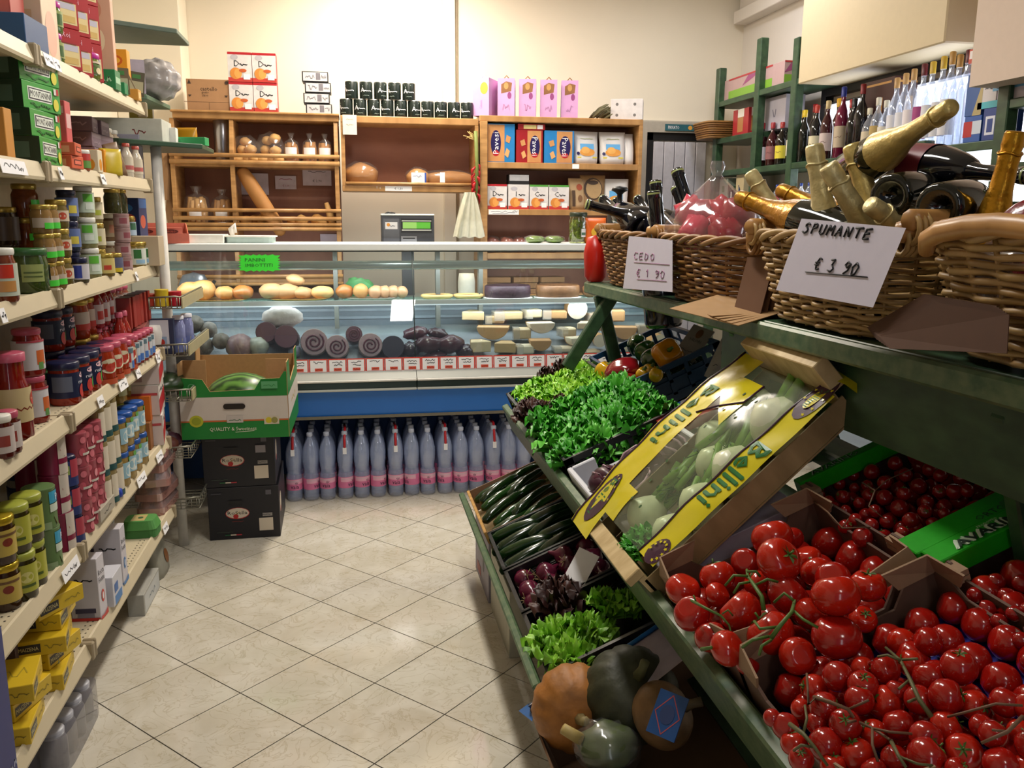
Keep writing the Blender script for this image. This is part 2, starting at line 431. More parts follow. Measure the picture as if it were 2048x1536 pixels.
# ================================================================== shelving behind the counter
YF, YB = 5.34, 5.62
BACKP = wood('#7c4c37', '#96644a', .55, (3, 3, 1), 2, 'brown_backing')
def zf(py, Y=YF, px=800): return at(px, py, 1, Y).z
def xf(px, Y=YF, py=350): return at(px, py, 1, Y).x
# ---- left bread rack
rk = thing('bread_rack', 'wide beech bread rack with rounded rails and brown back, left of the scale', 'shelf', (0, 0, 0))
xl, xm, xr = xf(343), xf(466), xf(680)
ztop = zf(222, YF, 500)
MB().box(xl + .02, xr, YF + .03, YB, ztop - .045, ztop, BEECH_H).box(xl + .01, xr + .005, YF + .015, YB, ztop - .012, ztop, BEECH_H).build('top_board', rk, bevel=.003)
MB().box(xl + .02, xr, YB - .008, YB, .9, ztop - .045, BACKP).build('back_panel', rk)
for x, nm in ((xl, 'side_panel'), (xm - .012, 'divider'), (xr - .03, 'side_panel')):
    m = MB(); pr = [(YB - .008, .86), (YF - .02, .86), (YF - .02, 1.85), (YF + .04, ztop - .045), (YB - .008, ztop - .045)]
    vs = [(x, a, b) for a, b in pr] + [(x + .024, a, b) for a, b in pr]
    m.add(vs, [(0, 1, 2, 3, 4), (9, 8, 7, 6, 5)] + [(i, i + 5, (i + 1) % 5 + 5, (i + 1) % 5) for i in range(5)], BEECH); m.build(nm, rk, bevel=.002)
rails_z = []
for (y0, r) in ((312, .012), (326, .014), (421, .011), (437, .012), (449, .010), (458, .012), (553, .012), (568, .010)):
    z = zf(y0, YF - .03, 560)
    MB().tube([(xl, YF - .03, z), (xr, YF - .03, z)], r, BEECH_H, 8).build('rail', rk); rails_z.append(z)
sh_z = [rails_z[1] - .005, rails_z[4] - .01, rails_z[6] - .02]
for z in sh_z: MB().box(xl + .024, xr - .03, YF, YB - .01, z - .02, z, BEECH_H).build('shelf_board', rk)
RZ = sh_z
# ---- middle hanging cabinet
mk = thing('wall_cabinet', 'open beech cabinet with bare brown back above the weighing scale', 'cabinet', (0, 0, 0))
a0, a1 = xf(684), xf(957); zt, zb = zf(234, YF, 820), zf(372, YF, 820)
MB().box(a0, a1, YF, YB, zt - .04, zt, BEECH_H).build('top_board', mk, bevel=.003)
MB().box(a0, a1, YF, YB, zb - .035, zb, BEECH_H).build('bottom_board', mk, bevel=.003)
MB().box(a0, a0 + .022, YF, YB, zb, zt - .04, BEECH).build('side_panel', mk); MB().box(a1 - .022, a1, YF, YB, zb, zt - .04, BEECH).build('side_panel', mk)
MB().box(a0 + .022, a1 - .022, YB - .01, YB, zb, zt - .04, wood('#8a5640', '#a46e55', .55, (1, 1, 3), 2, 'brown_backing_2')).build('back_panel', mk)
MB().tube([(a0 + .02, YF - .008, zb + .012), (a1 - .02, YF - .008, zb + .012)], .009, BEECH_H, 8).build('rail', mk)
m = MB(); art(m, flat_map((xf(790), YF - .001, zb - .017), (1, 0, 0), (0, 0, 1)), [('r', -.06, -.014, .1, .014, PAPER), ('t', '€ 1,30', .02, 0, .016, INK), ('t', 'T  6', -.1, 0.004, .012, PAPER)]); m.build('price_strip', mk)
# ---- right shelf unit
rg = thing('grocery_shelf', 'tall beech shelf unit of rusks and pasta bags, right of the scale', 'shelf', (0, 0, 0))
b0, b1 = xf(960), xf(1283); zt2 = zf(234, YF, 1100)
MB().box(b0, b1, YF, YB, zt2 - .035, zt2, BEECH_H).build('top_board', rg, bevel=.003)
MB().box(b0, b0 + .045, YF - .01, YB, .86, zt2 - .035, BEECH).build('side_panel', rg, bevel=.002)
MB().box(b1 - .024, b1, YF, YB, .86, zt2 - .035, BEECH).build('side_panel', rg, bevel=.002)
MB().box(b0 + .045, b1 - .024, YB - .01, YB, .86, zt2 - .035, BACKP).build('back_panel', rg)
SZ = [zf(326, YF, 1100), zf(419, YF, 1100), 1.26, 1.0]
for z in SZ: MB().box(b0 + .045, b1 - .024, YF, YB - .01, z - .035, z, BEECH_H).build('shelf_board', rg, bevel=.002)
m = MB(); art(m, flat_map((xf(1151), YF, SZ[0] - .018), (1, 0, 0), (0, 0, 1)), [('r', -.022, -.014, .022, .014, PAPER)])
art(m, flat_map((xf(1008), YF, SZ[1] - .018), (1, 0, 0), (0, 0, 1)), [('r', -.095, -.015, .095, .015, PAPER), ('s', scribble(-.03, .004, .1, .01, 3), .002, INK), ('s', scribble(.0, -.006, .14, .008, 4), .002, INK), ('s', scribble(.07, .004, .03, .01, 5), .002, INK)])
m.build('price_strip', rg)

# ---- goods on top of the units
z = ztop
x0, x1 = xf(377), xf(465); h = zf(150, YF + .05) - zf(211, YF + .05)
KB = K('#a97f59', .8, n=.06)
DK_P = K('#3a2a20', .7, n=0)
carton('cardboard_box', 'plain brown cardboard box at the left end of the top of the bread rack', 'box', ((x0 + x1) / 2 + .01, YF + .15, z), (x1 - x0, .2, h), KB,
       {'-y': [('r', -.14, -.04, .14, -.037, K('#7d5c3f')), ('t', 'castello', .0, .035, .022, DK_P), ('t', 'gusto', -.02, .012, .014, DK_P), ('p', [(-.115, .06), (-.095, .06), (-.105, .085)], DK_P), ('e', .1, .07, .01, .01, DK_P), ('p', [(-.115, 0), (-.095, 0), (-.105, -.012)], DK_P), ('p', [(.085, 0), (.105, 0), (.095, -.012)], DK_P), ('t', '7890', -.02, -.003, .012, DK_P), ('r', -.002, -.11, .0, -.04, K('#6e4f36'))]})
ORNG = K('#d98a3a', .5); REDP = K('#b4202a', .4); WPK = K('#ded9d8', .4)
def rusk_art(w, h, t, word='D'):
    return [('r', -w / 2, -h / 2, w / 2, h / 2, WPK), ('r', -w / 2, h * .42, w / 2, h / 2, REDP), ('e', -w * .22, h * .33, w * .16, h * .09, K('#b9b4bb')), ('t', word, -w * .12, h * .12, h * .2, INK), ('s', scribble(w * .16, h * .08, w * .3, h * .05, 2), h * .03, INK),
            ('r', -w / 2, -h / 2, w / 2, -h * .36, K('#c23a32')), ('e', -w * .18, -h * .22, w * .24, h * .2, ORNG), ('e', -w * .08, -h * .22, w * .16, h * .17, K('#e7a150')), ('e', w * .12, -h * .12, w * .16, h * .06, K('#c25b2a')), ('r', w * .14, -h * .42, w * .42, -h * .24, PAPER)]
xa, xb = xf(463), xf(559); H = (zf(98, YF + .04) - zf(214, YF + .04)) / 2; W = (xb - xa) / 2
for j in range(2):
    for i in range(2):
        carton('rusk_packet', '%s %s packet of the four red and white rusk packets stacked on the bread rack' % (('lower', 'upper')[j], ('left', 'right')[i]), 'packet', (xa + W * (i + .5) + .005, YF + .09, z + H * j + .0005), (W - .002, .09, H - .001), K('#a8262c', .4), {'-y': rusk_art(W - .003, H - .003, 'D')}, group='rusk packets stacked on the bread rack')
xa = xf(640, YF + .08); H = (zf(133) - zf(218)) / 4
for j in range(4):
    carton('small_box', '%s of four flat white and black boxes stacked alone on the bread rack' % ('lowest', 'second', 'third', 'topmost')[j], 'box', (xa + (.008, -.004, .006, -.008)[j], YF + .12, z + (H + .0005) * j), (.15, .12, H - .003), K('#232326', .5),
           {'-y': [('r', -.068, -H * .4, .07, H * .4, K('#c9c6c8')), ('r', .005, -H * .3, .03, H * .35, K('#77737a')), ('s', scribble(-.03, 0, .05, H * .4, j), .004, K('#8d8a90')), ('s', scribble(.05, 0, .03, H * .3, j + 5), .003, K('#8d8a90'))]}, group='flat boxes stacked on the bread rack')
# black cans
def can(name, r, h, body, bands, a0=-PI / 2, lidm=None):
    m = MB(); m.lathe([(r * .96, 0), (r, .003), (r, h - .003), (r * .96, h)], body, 16)
    o = m.build(name)
    if lidm: MB().lathe([(r * .97, h - .002), (r * .97, h + .002), (r * .9, h + .0025), (r * .88, h + .001), (.0, h + .001)], lidm, 16).build('rim', o)
    if bands: MB_ = MB(); art(MB_, cyl_map(r, a0, (0, 0, 0)), bands, True); MB_.build('printed_label', o)
    return o
cw = (xf(950) - xf(683)) / 10; ch = zf(201) - zf(236)
TIN = K('#b9b9b6', .3, .9, n=0)
def blackcan():
    r = cw / 2 - .002
    return can('coffee_tin', r, ch - .004, K('#17211c', .35), [('s', [[(-.02, ch * .72), (.008, ch * .82)]], .006, K('#93a39a')), ('t', 'A', -.022, ch * .5, ch * .26, PAPER), ('s', scribble(.008, ch * .44, .045, .004, 1), .0035, PAPER), ('s', scribble(0, ch * .18, .03, .003, 1), .002, K('#93a39a'))], lidm=TIN)
c0 = blackcan()
tag(c0, 'x', 'tin', 'black tins on the middle cabinet')
k = 0
for row, n, xs in ((0, 10, xf(683) + cw / 2), (1, 5, xf(693) + cw / 2 + .004)):
    for i in range(n):
        o = c0 if k == 0 else dup(c0)
        o.location = (xs + (cw + (.004 if row else 0)) * i, YF + .06, zt + row * (ch + .001)); o.rotation_euler = (0, 0, (i % 3 - 1) * .5)
        o['label'] = 'black coffee tin, %s in the %s row on the cabinet' % (ordinal(i, n), ('lower', 'upper')[row]); k += 1
# pink cake cartons
PK = K('#cf9ccb', .45, n=.04); PKL = K('#e6b9df', .45, n=.04); PKD = K('#8d3f78', .5)
pw = (xf(1161) - xf(951)) / 5; ph = zf(151, YF) - zf(229, YF)
for i in range(5):
    w_ = pw * .78
    if i == 0: it = [('e', .02, ph * .22, .025, .035, K('#c9a23f')), ('t', 'Colomba', .0, -ph * .2, .018, K('#b985b2'), .05, PI / 2)]
    else: it = [('p', [(-.03, ph * .1), (.03, ph * .16), (.035, ph * .38), (.0, ph * .42), (-.03, ph * .34)], K('#8a5c33')), ('e', .02, ph * .05, .012, .02, PKD), ('e', .0, ph * .3, .014, .02, K('#b98a52')), ('s', scribble(-.0, -ph * .25, .04, .04, i), .004, K('#b985b2'))]
    o = carton('cake_carton', 'pink cake carton, %s of five on the right shelf unit' % ordinal(i, 5), 'carton', (xf(951) + pw * (i + .5) + .01, YF + .10, zt2), (w_, .16, ph), PKL if i else PK,
               {'-y': [('r', -w_ / 2, -ph / 2, w_ / 2, ph / 2, PK)] + it, '-x': [('r', -.08, -ph / 2, .08, ph / 2, PKL), ('t', 'Colomba', 0, ph * .25, .03, PKD if i == 0 else INK, .1), ('r', -.08, -ph * .42, .05, -ph * .39, REDP), ('e', .0, -ph * .25, .025, .03, K('#d8b648') if i == 0 else PKD), ('e', -.04, .0, .008, .008, PKD)]}, rz=-.22 if i else -.5, group='pink cake cartons')
    MB().tube([(-.02, -.03, ph), (0, -.03, ph + .022), (.02, -.03, ph)], .0035, K('#8a5c33') if i else PKL, 5).build('carry_handle', o)
# dried twigs and white polystyrene box
br = MB()
r2 = random.Random(5)
for i in range(26):
    p = Vector((xf(1188) + r2.random() * .13, YF + .06 + r2.random() * .12, zt2 + .008 + r2.random() * .02))
    q = p + Vector((.05 + r2.random() * .05, (r2.random() - .5) * .05, .02 + r2.random() * .06))
    br.tube([p, (p + q) / 2 + Vector((0, 0, .01)), q], [.006, .009, .004], K('#6f6a4c', .8), 5)
tag(br.build('herb_bunch'), 'dry grey green twig bunch beside the white polystyrene box', 'herbs')
pb = carton('polystyrene_box', 'white polystyrene box with four dimples at the right end of the shelf top', 'box', (xf(1262), YF + .12, zt2), (.2, .19, .125), K('#d5cfcd', .7), None, rz=-.35)
m = MB()
for u in (-.06, .05):
    for v in (-.035, .03): art(m, flat_map((0, -.095, .0625), (1, 0, 0), (0, 0, 1)), [('e', u, v, .009, .009, K('#6f6a68'))])
m.build('dimples', pb)
# ---- goods in the bread rack
Z = RZ[0]
cy = lambda px, py, Y: at(px, py, 1, Y)
cont = tag(MB().lathe([(.046, 0), (.05, .006), (.05, .25), (.046, .256), (.046, .01), (0, .01)], K('#9a9aa0', .25, .9, n=0), 18).build('steel_canister', None, (xf(443), YF + .13, Z)), 'tall steel canister in the upper left bay of the bread rack', 'canister')
BRD = K('#c08b4c', .75, n=.2, scale=14, bump=.4); BRD2 = K('#a9743b', .75, n=.2, scale=14, bump=.4); BRL = K('#d3a565', .7, n=.15, scale=14, bump=.3)
def loaf(name, label, cat, c, r, mat, seed=0, rot=None, group=None, bag=False, amp=.07):
    o = MB().sphere((0, 0, r[2] * .92), r, mat, 16, 10, fn=lump(seed, amp)).build(name, None, c, rot)
    tag(o, label, cat, group)
    if bag: MB().sphere((0, 0, r[2]), (r[0] * 1.13, r[1] * 1.13, r[2] * 1.12), FILM, 14, 9, fn=lump(seed + 1, .08, 6)).build('clear_bag', o)
    return o
# round rolls in two clear bags
for i, (px, ys) in enumerate(((490, ((-.05, .0), (.0, .0), (.05, .0), (-.02, .055), (.03, .055), (0, .10))), (540, ((-.05, 0), (.0, .0), (.05, 0), (-.03, .055), (.03, .05), (-.015, .11), (.03, .12))))):
    t = thing('bag_of_rolls', ('lower', 'taller')[i] + ' clear bag of light round rolls on the upper bread rack rail', 'bread', (xf(px), YF + .1, Z))
    for j, (dx, dz) in enumerate(ys):
        MB().sphere((dx, (j % 2) * .03 - .02, .03 + dz), (.034, .034, .028), BRL, 10, 7, fn=lump(j)).build('roll', t)
    MB().sphere((0, 0, .085), (.09, .07, .085 + .02 * i), FILM, 14, 9, fn=lump(i + 3, .07, 5)).build('clear_bag', t)
def stick_bag(px, label, Z, seed, n=7, tall=.16, w=.05, mat=BRD, tagw=True, tip=True, Y=YF + .09):
    t = thing('breadstick_bag', label, 'bread', (xf(px), Y, Z)); r = random.Random(seed)
    for k in range(n):
        a = 2 * PI * k / n; x, y = w * .6 * math.cos(a), w * .5 * math.sin(a)
        MB().tube([(x, y, .004), (x * 1.1, y, tall * .55), (x * .85, y * .8, tall * (.9 + .15 * r.random()))], [.014, .016, .013], mat, 7).build('breadstick', t)
    MB().lathe([(w * 1.05, .0), (w * 1.2, .03), (w * 1.15, tall * .7), (w * .95, tall * 1.02), (w * .25, tall * 1.18), (w * .5, tall * 1.42)], FILM, 14, cap=False).build('clear_bag', t)
    if tagw:
        m = MB(); art(m, cyl_map(w * 1.2), [('r', -.035, .05, .035, .1, PAPER)], True); m.build('paper_label', t)
for px, lb, sd in ((583, 'bag of dark breadsticks, left of three on the upper rail', 1), (620, 'bag of dark breadsticks, middle of three on the upper rail', 2), (651, 'bag of pale breadsticks, right of three on the upper rail', 3)):
    stick_bag(px, lb, Z, sd, 6, .13, .042, BRD2)
stick_bag(385, 'bag of golden breadsticks, left of two in the lower left bay of the rack', RZ[1], 5, 9, .16, .07, BRL)
stick_bag(437, 'bag of breadsticks, right of two in the lower left bay of the rack', RZ[1], 6, 9, .15, .06, BRD)
# long baguette leaning in the middle bay, rolls behind the rails
p, q = cy(480, 335, YF + .05), cy(566, 470, YF + .0)
bg = MB().tube([p.lerp(q, t) for t in (0, .04, .2, .5, .8, .96, 1)], [.012, .035, .043, .045, .043, .035, .012], K('#b07a40', .7, n=.25, scale=9, bump=.3), 12).build('baguette')
tag(bg, 'very long baguette leaning diagonally across the middle of the bread rack', 'bread')
for i, px in enumerate((485, 502, 520, 580, 597, 630, 640)):
    loaf('bread_roll', 'golden roll behind the double rail of the bread rack, %s' % ordinal(i, 7), 'bread', (xf(px), YF + .10 + .02 * (i % 2), RZ[1]), (.04, .035, .03 + .004 * (i % 3)), (BRL, BRD)[i % 2], i, group='rolls behind the double rail')
o = tag(MB().tube([(0, 0, 0.003), (-.015, 0, .07), (-.035, 0, .14)], [.02, .022, .012], BRL, 8).build('wrapped_bread', None, (xf(662), YF + .07, RZ[1])), 'small wrapped breadstick standing at the right end of the double rail', 'bread')
for i, (u0, v0, u1, v1, txt) in enumerate(((478, 347, 536, 389, None), (551, 352, 592, 378, '€ 1,50'), (606, 335, 662, 371, '€ 2,90'), (641, 468, 676, 489, None))):
    P, Q = cy(u0, v1, YB - .02), cy(u1, v0, YB - .02); W_, H_ = Q.x - P.x, Q.z - P.z; C_ = (P + Q) / 2
    pa = MB().cbox(0, 0, 0, W_, .001, H_, K('#cfc6d2', .6)).build('paper_sign', None, C_)
    tag(pa, ('large blank pale sheet taped behind the long baguette', 'small pink written note taped to the middle of the rack back', 'pale handwritten price sheet at the right of the rack back', 'small pale note low on the rack back near the counter')[i], 'sign')
    if txt:
        m = MB(); art(m, flat_map((0, -.0006, 0), (1, 0, 0), (0, 0, 1)), [('s', scribble(0, H_ * .25, W_ * .6, H_ * .08, i), .003, K('#a04a66') if i == 1 else INK), ('t', txt, 0, -H_ * .25, H_ * .16, K('#a04a66') if i == 1 else INK)]); m.build('handwriting', pa)
# folded brown paper bags hung at the left side of the rack
t = thing('paper_bag_bundle', 'bundle of folded brown paper bags hanging left of the bread rack', 'bags', (0, 0, 0))
for i in range(7):
    px = 322 + i * 3.0; P = cy(px, 300 if i < 4 else 385, YF - .02 + i * .012); Q = cy(px + 3, 400 if i < 4 else 455, YF - .02 + i * .012)
    MB().add([P, P + Vector((.03, .012, .01)), (P + Q) / 2 + Vector((.035, 0, 0)), Q + Vector((.025, 0, 0)), Q, (P + Q) / 2 - Vector((.012, 0, 0))], [(0, 1, 2, 5), (5, 2, 3, 4)], KRAFT).build('paper_bag', t).modifiers.new('thick', 'SOLIDIFY').thickness = .004
# ---- middle cabinet: two wrapped loaves, note, garlic and chilli string, white carrier bags
z = zb
lf = MB()
o = loaf('wrapped_loaf', 'round rustic loaf in clear film at the left of the middle cabinet', 'bread', (xf(722), YF + .12, z), (.1, .08, .07), BRD2, 4, bag=True)
o = loaf('wrapped_loaf', 'small round loaf in clear film with a white label, middle cabinet', 'bread', (xf(838), YF + .1, z), (.07, .07, .055), BRD, 6, bag=True)
m = MB(); art(m, flat_map((-.0, -.083, .05), (1, 0, 0), (0, 0, 1)), [('r', -.045, -.03, .045, .03, PAPER), ('r', .035, -.03, .045, .03, K('#3a55a8')), ('s', scribble(-.01, .01, .05, .012, 3), .003, K('#8a8fae'))]); m.build('paper_label', o)
o = loaf('wrapped_loaf', 'long brown loaf in clear film at the right of the middle cabinet', 'bread', (xf(902), YF + .12, z), (.17, .06, .05), BRD2, 8, bag=True)
m = MB(); art(m, flat_map((-.05, -.069, .055), (1, 0, 0), (0, 0, 1)), [('r', -.012, -.03, .018, .03, PAPER)]); m.build('paper_label', o)
P, Q = cy(686, 269, YF - .012), cy(713, 230, YF - .012)
pn = tag(MB().cbox(0, 0, 0, Q.x - P.x, .001, Q.z - P.z, K('#e8dcc8', .6)).build('paper_note', None, (P + Q) / 2), 'small cream note hanging from the left corner of the middle cabinet', 'note')
m = MB(); art(m, flat_map((0, -.0006, 0), (1, 0, 0), (0, 0, 1)), [('s', scribble(0, .03, .04, .008, 1), .002, K('#a08c7c')), ('s', scribble(0, .0, .04, .006, 2), .002, K('#a08c7c'))]); m.build('handwriting', pn)
t = thing('chilli_garland', 'hanging string of garlic tops and red chillies beside the white carrier bags', 'garland', (xf(950), YF - .03, 0))
zz = zf(262, YF - .03, 950)
MB().tube([(0, 0, zz), (.008, 0, zz - .2), (0, 0, zz - .42)], .012, K('#6f7a3a', .7), 6).build('green_stem', t)
r2 = random.Random(9); m = MB()
for i in range(16): m.tube([(-.005, 0, zz - .02 - r2.random() * .04), (-.03 - r2.random() * .05, -.01, zz + .0 - r2.random() * .05)], .002, K('#c3a566', .7), 4)
m.build('straw_tuft', t)
for i in range(18):
    a = r2.random() * 2 * PI; zc = zz - .17 - .23 * i / 18
    MB().tube([(0, 0, zc), (.022 * math.cos(a), .018 * math.sin(a), zc - .02), (.026 * math.cos(a), .02 * math.sin(a), zc - .055)], [.006, .010, .002], K('#a3141a', .3, n=0), 6).build('red_chilli', t)
t = thing('carrier_bag_bundle', 'bundle of white plastic carrier bags hanging below the chilli string', 'bags', (xf(936), YF - .04, 0))
zt_, zb_ = zf(385, YF, 936), zf(474, YF, 936)
for i in range(5):
    w0, w1 = .018, .085; x_ = (i - 2) * .006; y_ = -.008 * i
    vs = []; N = 10; rows = 7
    for j in range(rows):
        f = j / (rows - 1); ww = w0 + (w1 - w0) * f ** .8
        for k in range(N + 1):
            u = k / N * 2 - 1; vs.append((x_ + u * ww, y_ + .014 * math.sin(k * 2.1 + i + f) * (.4 + f), zt_ + (zb_ - zt_) * f + (.006 * math.sin(k * 1.7 + i) if j == rows - 1 else 0)))
    MB().add(vs, [(j * (N + 1) + k, j * (N + 1) + k + 1, (j + 1) * (N + 1) + k + 1, (j + 1) * (N + 1) + k) for j in range(rows - 1) for k in range(N)], K('#cfcdb8', .45), True).build('carrier_bag', t)
# ---- right unit: biscuit packets, pasta bags
BLU = K('#2a7fc0', .35, n=.05); REDB = K('#9c1f26', .35); BISC = K('#c98f57', .6); NAVY = K('#241c55', .35)
def pavesi(w, h, col, side):
    s = -1 if side == 'r' else 1
    a = [('r', -w / 2, -h / 2, w / 2, h / 2, col), ('r', -w / 2 if s < 0 else -w * .08, -h * .48, w * .12 if s < 0 else w / 2 - .01, h * .48, BISC), ('e', s * w * .2, 0, w * .19, h * .34, NAVY), ('e', s * w * .2, -h * .26, w * .12, h * .08, REDP), ('t', 'Pavesi', s * w * .2, 0, w * .2, PAPER, h * .56, PI / 2 if s < 0 else -PI / 2),
         ('p', [(-s * w * .3, h * .0), (-s * w * .15, h * .05), (-s * w * .2, h * .22), (-s * w * .36, h * .16)], BISC), ('p', [(-s * w * .25, -h * .38), (-s * w * .12, -h * .3), (-s * w * .2, -h * .12), (-s * w * .32, -h * .2)], K('#dba468'))]
    return a
hh = zf(243, YF) - zf(322, YF)
for i, (p0, p1, col, sd, lb) in enumerate(((976, 1031, BLU, 'r', 'blue biscuit packet at the left end of the upper shelf'), (1033, 1087, REDB, 'l', 'red biscuit packet between two blue ones on the upper shelf'), (1089, 1149, BLU, 'l', 'blue biscuit packet beside the white pasta bags'))):
    x0, x1 = xf(p0), xf(p1); h_ = hh if i != 1 else hh * .86
    if i == 2: h_ = hh * .86
    carton('biscuit_packet', lb, 'packet', ((x0 + x1) / 2, YF + .07, SZ[0]), (x1 - x0 - .004, .09, h_), col, {'-y': pavesi(x1 - x0 - .004, h_, col, sd)}, group='biscuit packets on the upper shelf')
carton('biscuit_packet', 'flat red packet lying on top of the red biscuit packet', 'packet', (xf(1064), YF + .07, SZ[0] + hh * .86 + .001), (.17, .09, .035), REDB, {'-y': [('r', -.05, -.012, .03, .012, K('#e0cf8a')), ('r', .035, -.012, .07, .012, PAPER)]}, group='biscuit packets on the upper shelf')
WB = K('#d6d3d2', .35, n=.03); SKY = K('#5aa3d8', .5); PAS = K('#d8923a', .6)
def pillow(name, label, cat, c, w, dp, h, mat, arts=None, rz=0, group=None, top=.75, seed=0, rx=0):
    """soft flat-bottomed bag with crimped top"""
    m = MB(); vs = []; N = 12; rows = 7; r = random.Random(seed)
    for j in range(rows):
        f = j / (rows - 1); ww = w / 2 * (1 - (.10 if j in (0,) else 0) - .04 * math.sin(f * PI * 1.0) + .03 * f); dd = dp / 2 * (1 - f ** 2.2 * .97) + .0015
        for x, y in roundbox(ww, dd, 0, n=N, pw=3.4): vs.append((x + r.uniform(-.002, .002), y + r.uniform(-.002, .002), h * f))
    fs = [(j * N + k, j * N + (k + 1) % N, (j + 1) * N + (k + 1) % N, (j + 1) * N + k) for j in range(rows - 1) for k in range(N)]
    fs += [tuple(range(N - 1, -1, -1)), tuple((rows - 1) * N + k for k in range(N))]
    m.add(vs, fs, mat, True)
    o = m.build(name, None, c, (rx, 0, rz)); tag(o, label, cat, group)
    if arts:
        mm = MB()
        def fm(u, v, n):      # follows the sloping front of the bag
            f = max(0, min(1, v / h)); return Vector((u, -(dp / 2 * (1 - f ** 2.2 * .97) * (1 - .25 * abs(2 * u / w) ** 3)) - .003 - n, v))
        for it in arts:       # subdivide rects so that they follow the curve
            if it[0] == 'r':
                _, u0, v0, u1, v1, mt = it; n = 5
                for q in range(n): art(mm, fm, [('r', u0, v0 + (v1 - v0) * q / n, u1, v0 + (v1 - v0) * (q + 1) / n, mt)], base=.0004 + .0004 * arts.index(it))
            else: art(mm, fm, [it], base=.0006 + .0004 * arts.index(it))
        mm.build('printed_front', o)
    return o
hb = zf(254, YF) - zf(323, YF)
for i, (px, lb, rz) in enumerate(((1175, 'left white pasta bag on the upper shelf of the right unit', .1), (1229, 'right white pasta bag on the upper shelf of the right unit', -.05))):
    pillow('pasta_bag', lb, 'bag', (xf(px), YF + .08, SZ[0]), .165, .10, hb, WB, [('r', -.045, hb * .45, .045, hb * .62, SKY), ('e', 0, hb * .36, .05, hb * .12, PAS), ('e', -.012, hb * .42, .028, hb * .11, K('#e0a552')), ('r', -.065, hb * .18, .065, hb * .22, K('#d8c83a')), ('e', -.06, hb * .32, .01, .01, NAVY), ('s', scribble(0, hb * .78, .08, .006, i), .004, K('#b0b48c'))], rz, 'white pasta bags')
pillow('pasta_bag', 'white pasta bag turned side-on at the right end of the upper shelf', 'bag', (xf(1262), YF + .1, SZ[0]), .07, .13, hb * .97, WB, None, .0, 'white pasta bags')
h2 = zf(367, YF) - zf(418, YF)
for i, (p0, p1, wd, top) in enumerate(((976, 1016, 'D', REDP), (1018, 1060, 'I', WPK), (1061, 1099, 'C', K('#4f9a3a')), (1100, 1141, 'C', K('#4f9a3a')))):
    x0, x1 = xf(p0), xf(p1); w_ = x1 - x0 - .003
    a = rusk_art(w_, h2, wd, wd); a[1] = ('r', -w_ / 2, h2 * .42, w_ / 2, h2 / 2, top)
    carton('rusk_packet', '%s of four square rusk packets on the lower shelf' % ordinal(i, 4), 'packet', ((x0 + x1) / 2, YF + .07, SZ[1]), (w_, .09, h2), WPK, {'-y': a}, group='rusk packets on the lower shelf')
carton('small_box', 'flat white topped black box on the second rusk packet', 'box', (xf(1040), YF + .07, SZ[1] + h2 + .0005), (.13, .08, .06), K('#1c1a1c'), {'-y': [('r', -.06, -.008, .062, .028, K('#b9b7bb'))]})
pillow('biscuit_bag', 'tan bag with dark lettering beside the rusk packets', 'bag', (xf(1160), YF + .08, SZ[1]), .11, .08, zf(352) - zf(418), K('#b99a72', .5), [('e', 0.01, .14, .02, .02, K('#a34a2a')), ('r', -.04, .02, -.02, .12, K('#4a3423')), ('e', .012, .07, .015, .022, K('#7b5636'))], .1)
pillow('biscuit_bag', 'brown bag with a large round label left of the white bag', 'bag', (xf(1192), YF + .08, SZ[1]), .16, .08, zf(345) - zf(418), K('#8a6a46', .4), [('e', 0.0, .13, .06, .07, K('#3d2a1c')), ('e', 0.005, .13, .05, .06, K('#a88a60')), ('e', 0, .17, .035, .014, K('#3d2a1c'))], -.1)
pillow('pasta_bag', 'white pasta bag on the lower shelf above the dark bottles', 'bag', (xf(1238), YF + .08, SZ[1]), .17, .10, zf(352) - zf(418), WB, [('r', -.04, .06, .045, .12, SKY), ('e', 0, .06, .045, .03, PAS)], -.15)
# bagged cakes low in the right unit
for i, (px, cl) in enumerate(((990, '#8c4a3a'), (1020, '#a5604c'), (1046, '#9a5140'), (1085, '#a0713c'), (1112, '#7d4c38'))):
    loaf('bagged_cake', 'small cake in clear film on the lowest shelf, %s' % ordinal(i, 5), 'cake', (xf(px), YF + .1, SZ[2]), (.055, .05, .05), K(cl, .6), i + 20, group='bagged cakes on the lowest shelf', bag=True)
# stacks of flat kraft paper seen through the case
for i, px in enumerate((1000, 1056, 1110)):
    t = thing('paper_stack', 'stack of flat brown wrapping paper seen through the glass, %s' % ordinal(i, 3), 'paper', (xf(px, 5.3), 5.44, SZ[3]), (0, 0, (i - 1) * .12), 'brown paper stacks')
    for k in range(3): MB().cbox(.004 * k, 0, .018 + .036 * k, .16, .12, .032, KRAFT).build('paper_bundle', t, rot=(0, 0, .05 * (k - 1)))
# ================================================================== THE DELI COUNTER
CX0, CX1 = -1.30, 1.80
YC = 4.46
ct = thing('deli_counter', 'long glass fronted deli counter with blue base panel and white top', 'counter', (0, 0, 0))
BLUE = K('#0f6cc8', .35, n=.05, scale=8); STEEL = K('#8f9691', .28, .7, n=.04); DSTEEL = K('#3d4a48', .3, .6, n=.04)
LGREY = K('#c2c5be', .45, n=.03)
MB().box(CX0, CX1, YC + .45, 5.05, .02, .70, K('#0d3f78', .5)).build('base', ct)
m = MB(); m.add([(CX0, YC + .03, .452), (CX1, YC + .03, .452), (CX1, YC - .0, .59), (CX0, YC - .0, .59), (CX0, YC + .06, .452), (CX1, YC + .06, .452), (CX1, YC + .04, .59), (CX0, YC + .04, .59)],
      [(0, 1, 2, 3), (7, 6, 5, 4), (0, 4, 5, 1), (0, 3, 7, 4), (1, 5, 6, 2)], BLUE); m.build('blue_panel', ct)
